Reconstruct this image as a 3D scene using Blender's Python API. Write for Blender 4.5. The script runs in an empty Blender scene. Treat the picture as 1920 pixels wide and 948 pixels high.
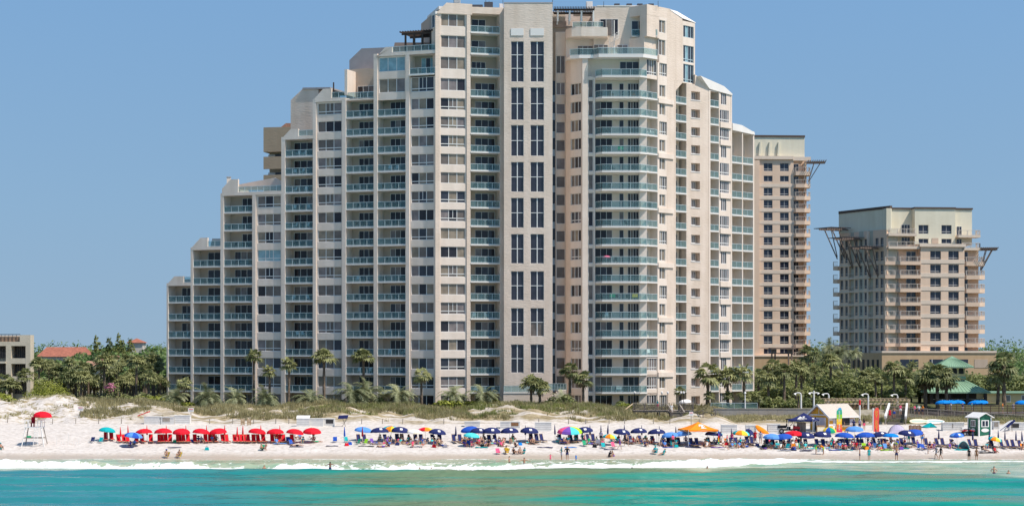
import bpy, bmesh, math, random
import numpy as np
from mathutils import Vector, Matrix
R = math.radians
SC = bpy.context.scene
COL = SC.collection
rng = random.Random(7)

# ------------------------------------------------------------------ camera
F = 3480.0; HZ = 655.0; CAMZ = 14.0            # focal length and horizon row in photo pixels, eye height
cam = bpy.data.cameras.new("camera"); camo = bpy.data.objects.new("camera", cam); COL.objects.link(camo)
camo.location = (0, 0, CAMZ); camo.rotation_euler = (R(90), 0, 0)
cam.sensor_width = 36.0; cam.lens = 36.0 * F / 1920.0
cam.shift_y = (HZ - 474.0) / 1920.0
cam.clip_start = 1.0; cam.clip_end = 20000.0
SC.camera = camo
# ------------------------------------------------------------------ light
SUN_AZ, SUN_EL = 62.0, 56.0
w = bpy.data.worlds.new("World"); SC.world = w; w.use_nodes = True
nt = w.node_tree; nt.nodes.clear()
sky = nt.nodes.new("ShaderNodeTexSky"); sky.sky_type = 'NISHITA'; sky.sun_disc = False
sky.sun_elevation = R(SUN_EL); sky.sun_rotation = R(180 - SUN_AZ)
sky.air_density = 1.0; sky.dust_density = 0.2; sky.ozone_density = 0.35; sky.altitude = 0
# the haze-free summer sky of the photo stays blue down to the skyline: look the sky up a little above the true elevation
tc = nt.nodes.new("ShaderNodeTexCoord"); vm = nt.nodes.new("ShaderNodeVectorMath"); vm.operation = 'MULTIPLY_ADD'
vm.inputs[1].default_value = (1, 1, 0.5); vm.inputs[2].default_value = (0, 0, 0.24)
nt.links.new(tc.outputs["Generated"], vm.inputs[0]); vn = nt.nodes.new("ShaderNodeVectorMath"); vn.operation = 'NORMALIZE'
nt.links.new(vm.outputs[0], vn.inputs[0]); nt.links.new(vn.outputs[0], sky.inputs[0])
hsv = nt.nodes.new("ShaderNodeHueSaturation"); hsv.inputs["Saturation"].default_value = 1.1
bg = nt.nodes.new("ShaderNodeBackground"); bg.inputs["Strength"].default_value = 0.138
out = nt.nodes.new("ShaderNodeOutputWorld")
sx = nt.nodes.new("ShaderNodeSeparateXYZ"); nt.links.new(tc.outputs["Generated"], sx.inputs[0])
er = nt.nodes.new("ShaderNodeValToRGB"); er.color_ramp.elements[0].position = 0.0; er.color_ramp.elements[0].color = (0.96, 0.84, 0.72, 1); er.color_ramp.elements[1].position = 0.20; er.color_ramp.elements[1].color = (0.89, 0.98, 0.97, 1)
e_ = er.color_ramp.elements.new(0.075); e_.color = (0.94, 0.92, 0.83, 1)      # greyer sea air low down
nt.links.new(sx.outputs[2], er.inputs[0]); ml = nt.nodes.new("ShaderNodeMix"); ml.data_type = 'RGBA'; ml.blend_type = 'MULTIPLY'; ml.inputs[0].default_value = 1.0
nt.links.new(sky.outputs[0], hsv.inputs["Color"]); nt.links.new(hsv.outputs[0], ml.inputs[6]); nt.links.new(er.outputs[0], ml.inputs[7]); nt.links.new(ml.outputs[2], bg.inputs[0]); nt.links.new(bg.outputs[0], out.inputs[0])
sl = bpy.data.lights.new("sun", 'SUN'); sl.energy = 4.5; sl.angle = R(0.53); sl.color = (1.0, 0.92, 0.81)
so = bpy.data.objects.new("sun", sl); COL.objects.link(so)
_d = Vector((math.sin(R(SUN_AZ)) * math.cos(R(SUN_EL)), -math.cos(R(SUN_AZ)) * math.cos(R(SUN_EL)), math.sin(R(SUN_EL))))
so.rotation_euler = _d.to_track_quat('Z', 'Y').to_euler()
SC.view_settings.view_transform = 'Standard'; SC.view_settings.look = 'None'
SC.view_settings.exposure = 0.22; SC.view_settings.gamma = 1.0
try: SC.view_settings.use_curve_mapping = False
except Exception: pass

# ------------------------------------------------------------------ materials
MATS = {}
def s2l(c):
    return tuple(((v / 255.0) / 12.92 if v <= 10 else (((v / 255.0) + 0.055) / 1.055) ** 2.4) for v in c)
def mat(name, col, rough=0.8, var=0.0, scale=3.0, bump=0.0, bscale=20.0, metal=0.0, alpha=1.0, spec=0.4, trans=0.0, bands=None):
    if name in MATS: return MATS[name]
    m = bpy.data.materials.new(name); m.use_nodes = True; n = m.node_tree.nodes; l = m.node_tree.links
    b = n["Principled BSDF"]
    b.inputs["Roughness"].default_value = rough; b.inputs["Metallic"].default_value = metal
    b.inputs["Alpha"].default_value = alpha; b.inputs["Specular IOR Level"].default_value = spec
    b.inputs["Base Color"].default_value = (*col, 1)
    if var > 0 or bump > 0:
        g = n.new("ShaderNodeNewGeometry")
    if var > 0:
        t = n.new("ShaderNodeTexNoise"); t.inputs["Scale"].default_value = scale; t.inputs["Detail"].default_value = 5
        l.new(g.outputs["Position"], t.inputs["Vector"])
        r = n.new("ShaderNodeValToRGB")
        r.color_ramp.elements[0].position = 0.3; r.color_ramp.elements[1].position = 0.7
        r.color_ramp.elements[0].color = (*[max(0, v * (1 - var)) for v in col], 1)
        r.color_ramp.elements[1].color = (*[min(1, v * (1 + var)) for v in col], 1)
        l.new(t.outputs["Fac"], r.inputs[0]); l.new(r.outputs[0], b.inputs["Base Color"])
    if bump > 0:
        t2 = n.new("ShaderNodeTexNoise"); t2.inputs["Scale"].default_value = bscale; t2.inputs["Detail"].default_value = 4
        l.new(g.outputs["Position"], t2.inputs["Vector"])
        bp = n.new("ShaderNodeBump"); bp.inputs["Strength"].default_value = bump; bp.inputs["Distance"].default_value = 0.2
        l.new(t2.outputs["Fac"], bp.inputs["Height"]); l.new(bp.outputs[0], b.inputs["Normal"])
    MATS[name] = m
    return m
def leafmat(name, c0, c1, tr=0.25, scale=0.6):
    """foliage: colour differs from leaf to leaf (random per island) and from clump to clump"""
    if name in MATS: return MATS[name]
    m = bpy.data.materials.new(name); m.use_nodes = True; n = m.node_tree.nodes; l = m.node_tree.links
    b = n["Principled BSDF"]; b.inputs["Roughness"].default_value = 0.55; b.inputs["Specular IOR Level"].default_value = 0.35
    g = n.new("ShaderNodeNewGeometry"); t = n.new("ShaderNodeTexNoise"); t.inputs["Scale"].default_value = scale
    l.new(g.outputs["Position"], t.inputs["Vector"])
    oi = n.new("ShaderNodeObjectInfo")
    a = n.new("ShaderNodeMath"); a.operation = 'ADD'; l.new(t.outputs["Fac"], a.inputs[0]); 
    a2 = n.new("ShaderNodeMath"); a2.operation = 'MULTIPLY_ADD'; a2.inputs[1].default_value = 0.5; a2.inputs[2].default_value = -0.25
    l.new(g.outputs["Random Per Island"], a2.inputs[0]); l.new(a2.outputs[0], a.inputs[1])
    a3 = n.new("ShaderNodeMath"); a3.operation = 'MULTIPLY_ADD'; a3.inputs[1].default_value = 0.3; 
    l.new(oi.outputs["Random"], a3.inputs[0]); l.new(a.outputs[0], a3.inputs[2])
    r = n.new("ShaderNodeValToRGB"); r.color_ramp.elements[0].position = 0.25; r.color_ramp.elements[1].position = 0.95
    r.color_ramp.elements[0].color = (*c0, 1); r.color_ramp.elements[1].color = (*c1, 1)
    l.new(a3.outputs[0], r.inputs[0]); l.new(r.outputs[0], b.inputs["Base Color"])
    tl = n.new("ShaderNodeBsdfTranslucent"); l.new(r.outputs[0], tl.inputs[0])
    mx = n.new("ShaderNodeMixShader"); mx.inputs[0].default_value = tr
    o = n["Material Output"]; l.new(b.outputs[0], mx.inputs[1]); l.new(tl.outputs[0], mx.inputs[2]); l.new(mx.outputs[0], o.inputs[0])
    MATS[name] = m
    return m

# ------------------------------------------------------------------ mesh helper
class MB:
    def __init__(s): s.v = []; s.f = []; s.mi = []; s.mats = []
    def m(s, mt):
        if mt not in s.mats: s.mats.append(mt)
        return s.mats.index(mt)
    def face(s, pts, mt):
        i = len(s.v); s.v += [tuple(p) for p in pts]; s.f.append(tuple(range(i, i + len(pts)))); s.mi.append(s.m(mt))
    def hexa(s, p, mt):
        i = len(s.v); s.v += [tuple(q) for q in p]; k = s.m(mt)
        for f in ((0,3,2,1),(4,5,6,7),(0,1,5,4),(1,2,6,5),(2,3,7,6),(3,0,4,7)):
            s.f.append(tuple(i + j for j in f)); s.mi.append(k)
    def box(s, x0, x1, y0, y1, z0, z1, mt):
        s.hexa([(x0,y0,z0),(x1,y0,z0),(x1,y1,z0),(x0,y1,z0),(x0,y0,z1),(x1,y0,z1),(x1,y1,z1),(x0,y1,z1)], mt)
    def prism(s, poly, off, mt):
        """polygon (list of 3D points) extruded by the vector off"""
        n = len(poly); i = len(s.v); k = s.m(mt); o = Vector(off)
        s.v += [tuple(p) for p in poly] + [tuple(Vector(p) + o) for p in poly]
        s.f.append(tuple(range(i, i + n))); s.mi.append(k)
        s.f.append(tuple(i + n + j for j in reversed(range(n)))); s.mi.append(k)
        for j in range(n):
            j2 = (j + 1) % n
            s.f.append((i + j, i + n + j, i + n + j2, i + j2)); s.mi.append(k)
    def tube(s, a, b, r0, r1, mt, seg=6, cap=True):
        a = Vector(a); b = Vector(b); d = (b - a)
        if d.length < 1e-6: return
        q = d.to_track_quat('Z', 'Y'); i = len(s.v); k = s.m(mt)
        for (c, r) in ((a, r0), (b, r1)):
            for j in range(seg):
                t = 2 * math.pi * j / seg
                s.v.append(tuple(c + q @ Vector((r * math.cos(t), r * math.sin(t), 0))))
        for j in range(seg):
            j2 = (j + 1) % seg
            s.f.append((i + j, i + j2, i + seg + j2, i + seg + j)); s.mi.append(k)
        if cap:
            s.f.append(tuple(i + j for j in reversed(range(seg)))); s.mi.append(k)
            s.f.append(tuple(i + seg + j for j in range(seg))); s.mi.append(k)
    def bar(s, a, b, w_, h_, mt, up=(0,0,1)):
        """square bar from a to b"""
        a = Vector(a); b = Vector(b); d = (b - a).normalized(); u = Vector(up)
        sd = d.cross(u)
        if sd.length < 1e-4: sd = d.cross(Vector((1,0,0)))
        sd.normalize(); u = sd.cross(d).normalized()
        p = []
        for c in (a, b):
            for (i, j) in ((-1,-1),(1,-1),(1,1),(-1,1)):
                p.append(c + sd * (i * w_ / 2) + u * (j * h_ / 2))
        s.hexa(p, mt)
    def add(s, o, M_=None):
        i = len(s.v); s.v += [tuple(M_ @ Vector(q)) for q in o.v] if M_ else list(o.v)
        mp = [s.m(x) for x in o.mats]
        s.f += [tuple(i + j for j in f) for f in o.f]; s.mi += [mp[j] for j in o.mi]
    def mesh(s, name):
        me = bpy.data.meshes.new(name); me.from_pydata(s.v, [], s.f)
        for mt in s.mats: me.materials.append(mt)
        if s.mi: me.polygons.foreach_set("material_index", s.mi)
        me.update()
        return me
    def build(s, name, parent=None, smooth=False, fix=True):
        me = s.mesh(name)
        if fix:
            bm = bmesh.new(); bm.from_mesh(me); bmesh.ops.recalc_face_normals(bm, faces=bm.faces); bm.to_mesh(me); bm.free()
        if smooth: me.polygons.foreach_set("use_smooth", [True] * len(me.polygons))
        return link(name, me, parent)
def link(name, me, parent=None):
    o = bpy.data.objects.new(name, me); COL.objects.link(o)
    if parent: o.parent = parent
    return o
THINGS = []
def tag(o, label, cat, group=None, kind=None):
    o["label"] = label; o["category"] = cat
    if group: o["group"] = group
    if kind: o["kind"] = kind
    THINGS.append(o)
    return o
def thing(name, label, cat, loc=(0,0,0), rz=0.0, group=None):
    o = bpy.data.objects.new(name, None); COL.objects.link(o); o.empty_display_size = 0.2
    o.location = loc; o.rotation_euler = (0, 0, rz)
    return tag(o, label, cat, group)
def struct(o): o["kind"] = "structure"; return o
KIDS = {}
def copy_tree(o, parent=None):
    c = o.copy(); COL.objects.link(c)
    if parent is not None: c.parent = parent
    for ch in o.children: copy_tree(ch, c)
    return c

# ------------------------------------------------------------------ picture <-> place
def X_at(px, Y): return (px - 960.0) / F * Y
def Z_at(py, Y): return CAMZ - (py - HZ) / F * Y
def P(px, py, Y): return Vector((X_at(px, Y), Y, Z_at(py, Y)))
def px_of(p): return 960.0 + F * p[0] / p[1]
def sstep(a, b, x):
    t = np.clip((x - a) / (b - a), 0, 1); return t * t * (3 - 2 * t)
PROF_Y = [-400, 100, 180, 215, 236, 242, 248, 256, 265, 270, 276, 282, 287, 292, 300, 400, 700, 6000]
PROF_L = [-6, -4.5, -2.6, -1.1, 0.0, 0.9, 1.6, 2.3, 2.95, 3.3, 4.2, 4.9, 5.25, 5.1, 4.6, 4.8, 5.5, 6]
PROF_YR = [-400, 100, 180, 215, 236, 242, 248, 256, 265, 270, 276, 282, 289.4, 290.4, 300, 400, 700, 6000]
PROF_R = [-6, -4.5, -2.6, -1.1, 0.0, 0.9, 1.6, 2.25, 2.85, 3.0, 3.1, 3.2, 3.45, 4.6, 4.65, 5.0, 6.0, 6]
def gz(x, y):
    x = np.asarray(x, float); y = np.asarray(y, float)
    r = sstep(31.0, 35.5, x * 290 / np.maximum(y, 1.0))
    h = np.interp(y, PROF_Y, PROF_L) * (1 - r) + np.interp(y, PROF_YR, PROF_R) * r
    wd = sstep(267, 275, y) * (1 - sstep(296, 303, y))
    h = h + wd * (1 - 0.85 * r) * (0.30 * np.sin(0.21 * x + 1.0) + 0.22 * np.sin(0.47 * x + 0.23 * y) + 0.15 * np.sin(1.07 * x - 0.4 * y + 2) + 0.08 * np.sin(2.3 * x + 0.9 * y))
    h = h + 1.75 * np.exp(-((x + 71) / 9.0) ** 2 - ((y - 286) / 7.0) ** 2) + 1.6 * np.exp(-((x + 90) / 9.0) ** 2 - ((y - 291) / 6.0) ** 2)
    cv = sstep(17.6, 19.5, x) * (1 - sstep(33, 36, x)) * sstep(275.5, 278, y) * (1 - sstep(290.5, 292.5, y)); h = h * (1 - cv) + np.minimum(h, 3.1) * cv
    c2 = sstep(60.5, 63, x * 290 / np.maximum(y, 1.0)) * (1 - sstep(311, 315, y)); h = h * (1 - c2) + np.minimum(h, 3.3) * c2
    bb = sstep(237, 243, y) * (1 - sstep(266, 272, y))
    h = h + bb * (0.05 * np.sin(0.35 * x + 0.5 * y) + 0.035 * np.sin(0.9 * x - 0.7 * y + 1) + 0.02 * np.sin(2.1 * x + 1.9 * y))
    return h
def g(x, y): return float(gz(x, y))
def on_ground(px, py, y0=200.0, y1=420.0):
    ys = np.arange(y0, y1, 0.05); xs = (px - 960.0) / F * ys
    zr = CAMZ - (py - HZ) / F * ys
    k = np.nonzero(gz(xs, ys) >= zr)[0]
    i = k[0] if len(k) else len(ys) - 1
    return Vector((xs[i], ys[i], float(gz(xs[i], ys[i]))))
# ------------------------------------------------------------------ ground: one sheet to the horizon
def grid_mesh(name, xs, ys, zf, mt, smooth=True):
    Xg, Yg = np.meshgrid(xs, ys); Zg = zf(Xg, Yg)
    nx, ny = len(xs), len(ys)
    co = np.stack([Xg, Yg, Zg], -1).reshape(-1, 3).astype(np.float32)
    idx = np.arange(nx * ny).reshape(ny, nx)
    q = np.stack([idx[:-1, :-1], idx[:-1, 1:], idx[1:, 1:], idx[1:, :-1]], -1).reshape(-1, 4).astype(np.int32)
    me = bpy.data.meshes.new(name); me.vertices.add(len(co)); me.vertices.foreach_set("co", co.ravel())
    me.loops.add(q.size); me.loops.foreach_set("vertex_index", q.ravel())
    me.polygons.add(len(q)); me.polygons.foreach_set("loop_start", np.arange(0, q.size, 4, dtype=np.int32))
    me.polygons.foreach_set("use_smooth", np.ones(len(q), bool))
    me.update(calc_edges=True); me.materials.append(mt)
    return link(name, me), co
def nodes(m):
    n = m.node_tree.nodes; l = m.node_tree.links
    def N(t, **kw):
        q = n.new(t)
        for k, v in kw.items():
            if k in q.inputs: q.inputs[k].default_value = v
            else: setattr(q, k, v)
        return q
    return n, l, N
gm = bpy.data.materials.new("sand"); gm.use_nodes = True
n, l, N = nodes(gm); b = n["Principled BSDF"]; b.inputs["Roughness"].default_value = 0.9; b.inputs["Specular IOR Level"].default_value = 0.15
geo = N("ShaderNodeNewGeometry"); sep = N("ShaderNodeSeparateXYZ"); l.new(geo.outputs["Position"], sep.inputs[0])
def ramp(inp, stops):
    r = N("ShaderNodeValToRGB"); e = r.color_ramp.elements
    e[0].position, e[0].color = stops[0][0], (*stops[0][1], 1); e[1].position, e[1].color = stops[-1][0], (*stops[-1][1], 1)
    for p, c in stops[1:-1]:
        x = e.new(p); x.color = (*c, 1)
    l.new(inp, r.inputs[0]); return r
def mix(f, a, c):
    m_ = N("ShaderNodeMix"); m_.data_type = 'RGBA'
    l.new(f, m_.inputs[0])
    for q, i in ((a, 6), (c, 7)):
        if isinstance(q, tuple): m_.inputs[i].default_value = (*q, 1)
        else: l.new(q, m_.inputs[i])
    return m_.outputs[2]
def noise(scale, detail=4, vec=None):
    t = N("ShaderNodeTexNoise"); t.inputs["Scale"].default_value = scale; t.inputs["Detail"].default_value = detail
    l.new(vec or geo.outputs["Position"], t.inputs["Vector"]); return t.outputs["Fac"]
def mrange(inp, a, b_, c=0.0, d=1.0):
    q = N("ShaderNodeMapRange"); q.inputs[1].default_value = a; q.inputs[2].default_value = b_; q.inputs[3].default_value = c; q.inputs[4].default_value = d
    l.new(inp, q.inputs[0]); return q.outputs[0]
def math_(op, a, c):
    q = N("ShaderNodeMath"); q.operation = op
    for i, v in enumerate((a, c)):
        if isinstance(v, (int, float)): q.inputs[i].default_value = v
        else: l.new(v, q.inputs[i])
    return q.outputs[0]
dry = ramp(noise(1.7, 6), [(0.28, (0.44, 0.39, 0.34)), (0.5, (0.61, 0.555, 0.51)), (0.7, (0.67, 0.62, 0.575))])
wetf = mrange(math_('ADD', sep.outputs[2], math_('MULTIPLY', noise(0.25, 3), 0.5)), 0.55, 1.0)
sandc = mix(wetf, (0.46, 0.385, 0.31), dry.outputs[0])
# dune: litter of dead grass between bare patches of sand, by place
dz = mrange(math_('ADD', sep.outputs[1], math_('MULTIPLY', noise(0.35, 3), 7.0)), 272.5, 276.0)
lit = ramp(noise(1.1, 6), [(0.3, (0.20, 0.155, 0.085)), (0.5, (0.31, 0.25, 0.15)), (0.7, (0.44, 0.36, 0.25))])
mp = N("ShaderNodeMapping"); mp.inputs["Scale"].default_value = (0.16, 0.5, 0.2); l.new(geo.outputs["Position"], mp.inputs[0])
bare = mrange(noise(1.0, 5, mp.outputs[0]), 0.50, 0.56)
bl = mrange(sep.outputs[0], -48.0, -60.0)        # the bare dune at the left end
bare2 = math_('MAXIMUM', math_('MULTIPLY', bare, 0.75), math_('MULTIPLY', bl, mrange(noise(0.9, 5), 0.43, 0.5)))
far = mrange(sep.outputs[1], 288.0, 294.0)
bare3 = math_('MULTIPLY', bare2, math_('SUBTRACT', 1.0, far))
duneg = mix(bare3, lit.outputs[0], dry.outputs[0])
inland = ramp(noise(0.4, 5), [(0.3, (0.06, 0.075, 0.03)), (0.7, (0.13, 0.12, 0.06))])
duneg2 = mix(far, duneg, inland.outputs[0])
colr = mix(dz, sandc, duneg2); l.new(colr, b.inputs["Base Color"])
bp = N("ShaderNodeBump"); bp.inputs["Strength"].default_value = 0.55; bp.inputs["Distance"].default_value = 0.25
l.new(math_('ADD', noise(1.6, 6), math_('MULTIPLY', noise(6.0, 3), 0.35)), bp.inputs["Height"])
l.new(bp.outputs[0], b.inputs["Normal"])
rw = mrange(wetf, 0.0, 1.0, 0.35, 0.92); l.new(rw, b.inputs["Roughness"])
xs = np.concatenate([[-6000, -2500, -1200, -600, -300, -200, -150], np.arange(-120, 120.1, 0.6), [150, 200, 300, 600, 1200, 2500, 6000]])
ys = np.concatenate([[-400, -100, 60, 140, 180, 200], np.arange(210, 305, 0.4), np.arange(306, 340, 2), [350, 380, 420, 500, 700, 1200, 2500, 6000]])
ground, _ = grid_mesh("ground", xs, ys, gz, gm); struct(ground)

# ------------------------------------------------------------------ sea
def Yw(py): return CAMZ * F / (py - HZ)
WPX = np.array([-400, 0, 300, 640, 1000, 1200, 1320, 1450, 1600, 1750, 1920, 2300])
DEEP = Yw(np.array([884, 884, 882, 880, 877, 878, 883, 877, 882, 887, 894, 900]))          # colour change, shallow to deep
FB0 = Yw(np.array([877, 877, 879, 880, 879, 876, 873, 871, 868.5, 868, 868.5, 869]))        # seaward edge of the surf
FB1 = Yw(np.array([866, 866, 866, 864, 865, 866, 864, 865, 866, 866, 866, 866]))            # landward edge of the surf
def wnoise(x, y, sx, sy, seed):
    r_ = np.random.RandomState(seed); o = 0
    for i in range(9):
        a = r_.uniform(-0.5, 0.5); k = 2 ** r_.uniform(0, 2.6)
        o = o + np.sin((x * math.cos(a) / sx + y * math.sin(a) / sx) * k + r_.uniform(0, 6.28) + np.sin(y / sy * k + r_.uniform(0, 6.28)) * 1.5) / k ** 0.7
    return o / 3.2
wys = np.concatenate([[-400, -100, 20, 80, 110], np.arange(120, 160, 0.8), np.arange(160, 206, 0.35), np.arange(206, 238.4, 0.16), [239]])
wxs = np.concatenate([[-3000, -1200, -500, -250, -150, -110], np.arange(-80, 80.1, 0.32), [110, 150, 250, 500, 1200, 3000]])
def wavez(x, y):
    px = 960 + F * x / np.maximum(y, 30)
    yd = np.interp(px, WPX, DEEP); f0 = np.interp(px, WPX, FB0); f1 = np.interp(px, WPX, FB1)
    amp = np.where(y < 100, 0.0, 0.21) * (1 - 0.5 * sstep(-6, 4, y - yd)) * (1 - sstep(229, 237, y))
    z = amp * (0.6 * np.sin(y * 0.33 + 0.03 * x + 1.1 * np.sin(x * 0.03 + 2)) + 0.9 * np.sin(y * 0.55 + 1.3 * np.sin(x * 0.045) + 0.02 * x) + 0.6 * np.sin(y * 1.3 + 0.09 * x + 1.7 * np.sin(x * 0.07 + 1)))
    z = z + amp * 0.40 * wnoise(x, y, 4.0, 3.0, 3) + amp * 0.25 * wnoise(x, y, 1.5, 1.1, 9)
    # shore break: a lumpy bore
    c = f0 + 0.30 * (f1 - f0); t = (y - c)
    big = np.interp(px, WPX, [0.65, 0.65, 0.5, 0.42, 0.42, 0.55, 0.65, 0.6, 0.10, 0.06, 0.10, 0.1])
    ridge = np.where(t < 0, np.exp(-(t / 1.3) ** 2), np.exp(-(t / 3.0) ** 2)) * big
    z = z + ridge * (0.75 + 0.45 * wnoise(x, y, 2.6, 4.0, 5) + 0.28 * wnoise(x, y, 0.8, 1.0, 6))
    return np.where(y > 236.5, z * 0.3, z) + 0.02 + np.where(y > 233, (y - 233) * 0.01 + 0.06*wnoise(x, y*0, 5, 5, 21), 0)
wm = bpy.data.materials.new("sea_water"); wm.use_nodes = True
n, l, N = nodes(wm); b = n["Principled BSDF"]
geo = N("ShaderNodeNewGeometry")
a_d = N("ShaderNodeAttribute"); a_d.attribute_name = "shallow"; a_f = N("ShaderNodeAttribute"); a_f.attribute_name = "foam"; a_l = N("ShaderNodeAttribute"); a_l.attribute_name = "leftness"
mp1 = N("ShaderNodeMapping"); mp1.inputs["Scale"].default_value = (0.022, 0.16, 0.1); l.new(geo.outputs["Position"], mp1.inputs[0])
mp2 = N("ShaderNodeMapping"); mp2.inputs["Scale"].default_value = (0.25, 0.9, 0.5); l.new(geo.outputs["Position"], mp2.inputs[0])
mp3 = N("ShaderNodeMapping"); mp3.inputs["Scale"].default_value = (0.5, 0.24, 0.6); l.new(geo.outputs["Position"], mp3.inputs[0])
a_m = N('ShaderNodeAttribute'); a_m.attribute_name = 'building_reflection'  # mid-sea mask: the building's reflection put into the water colour as grey-green
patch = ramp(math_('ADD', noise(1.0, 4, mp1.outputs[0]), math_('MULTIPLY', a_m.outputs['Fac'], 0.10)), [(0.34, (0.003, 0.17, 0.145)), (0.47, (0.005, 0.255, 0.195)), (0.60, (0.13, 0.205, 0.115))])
patchL = ramp(noise(1.0, 4, mp1.outputs[0]), [(0.35, (0.012, 0.165, 0.185)), (0.6, (0.025, 0.215, 0.215))])
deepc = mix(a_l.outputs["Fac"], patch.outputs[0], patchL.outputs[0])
shal = ramp(noise(1.0, 4, mp2.outputs[0]), [(0.35, (0.22, 0.35, 0.235)), (0.65, (0.43, 0.44, 0.31))])
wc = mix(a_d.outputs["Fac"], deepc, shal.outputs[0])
fo = math_('ADD', a_f.outputs["Fac"], math_('MULTIPLY', mrange(a_f.outputs["Fac"], 0.0, 0.12), math_('ADD', math_('MULTIPLY', math_('SUBTRACT', noise(1.6, 7, mp3.outputs[0]), 0.5), 1.7), math_('MULTIPLY', math_('SUBTRACT', noise(6.0, 5, mp3.outputs[0]), 0.5), 0.9))))
ff = mrange(fo, 0.42, 0.60)
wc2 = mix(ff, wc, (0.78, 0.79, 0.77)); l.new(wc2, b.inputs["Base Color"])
l.new(mrange(ff, 0, 1, 0.16, 0.9), b.inputs["Roughness"]); b.inputs["IOR"].default_value = 1.33
l.new(mrange(ff, 0, 1, 0.22, 0.1), b.inputs["Specular IOR Level"])
bp = N("ShaderNodeBump"); bp.inputs["Strength"].default_value = 0.7; bp.inputs["Distance"].default_value = 0.25
l.new(math_('ADD', noise(1.0, 5, mp2.outputs[0]), math_('MULTIPLY', noise(2.2, 4, mp3.outputs[0]), 0.5)), bp.inputs["Height"]); l.new(bp.outputs[0], b.inputs["Normal"])
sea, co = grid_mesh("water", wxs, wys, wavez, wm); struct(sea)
x, y = co[:, 0].astype(float), co[:, 1].astype(float); px = 960 + F * x / np.maximum(y, 30)
yd = np.interp(px, WPX, DEEP); f0 = np.interp(px, WPX, FB0); f1 = np.interp(px, WPX, FB1)
sh = sstep(-1.2, 1.0, y - yd + 0.8 * wnoise(x, y, 9, 6, 31))
wn = wnoise(x, y, 3.2, 3.0, 5); wl = wnoise(x, y * 0, 7.0, 9, 77)
e0 = f0 + 0.9 * wn + 0.5 * wl; e1 = f1 + 1.0 * wnoise(x, y, 5, 6, 15)
fm = sstep(-0.5, 0.6, y - e0) * (1 - sstep(-2.5, 2.2, y - e1))
band = 0.5 + 0.5 * np.sin((y - e0) * 0.8 + 0.7 * wl)
fm = sstep(-0.5, 0.5, y - e0) * np.clip(0.74 * np.exp(-((y - e0 - 1.2) / 1.7) ** 2) + (0.24 + 0.22 * band) * (1 - sstep(-3.0, 2.5, y - e1)), 0, 0.9)
fm = np.maximum(fm, 0.50 * np.exp(-((y - (f0 - 3.2 + 0.5 * wl)) / 0.5) ** 2) * (px < 700))        # thin trailing line
edge = 236.2 + 0.5 * wl
fm = np.maximum(fm, 0.46 * np.exp(-((y - edge) / 0.45) ** 2) + 0.12 * sstep(227, 232, y))
for nm, ar in (("shallow", sh), ("foam", fm), ("leftness", 1 - sstep(300, 750, px)), ("building_reflection", np.exp(-((px - 1000) / 330.0) ** 2))):
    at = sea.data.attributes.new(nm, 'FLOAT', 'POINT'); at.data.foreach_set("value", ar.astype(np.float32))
# ------------------------------------------------------------------ facades
class Face:
    """vertical plane; ang > 0: the wall turns to the right (its right end recedes)"""
    def __init__(s, x0, y0, ang):
        s.x0, s.y0, s.a = x0, y0, R(ang); s.ct, s.st = math.cos(s.a), math.sin(s.a)
    def u(s, px, d=0.0):
        k = (px - 960.0) / F; x0, y0 = s.x0 - d * s.st, s.y0 + d * s.ct
        return (k * y0 - x0) / (s.ct - k * s.st)
    def p(s, u, d, z): return (s.x0 + u * s.ct - d * s.st, s.y0 + u * s.st + d * s.ct, z)
    def z(s, px, py, d=0.0):
        q = s.p(s.u(px, d), d, 0); return CAMZ - (py - HZ) / F * q[1]
    def box(s, mb, u0, u1, d0, d1, z0, z1, mt):
        mb.hexa([s.p(u0,d0,z0), s.p(u1,d0,z0), s.p(u1,d1,z0), s.p(u0,d1,z0), s.p(u0,d0,z1), s.p(u1,d0,z1), s.p(u1,d1,z1), s.p(u0,d1,z1)], mt)
    def poly(s, mb, pts, d0, d1, mt):
        """prism from (u, z) outline between depths d0 and d1"""
        off = Vector(s.p(0, d1, 0)) - Vector(s.p(0, d0, 0))
        mb.prism([s.p(u, d0, z) for u, z in pts], off, mt)
    def pxpoly(s, mb, pts, d0, d1, mt):
        s.poly(mb, [(s.u(a, d0), s.z(a, b_, d0)) for a, b_ in pts], d0, d1, mt)
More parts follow.
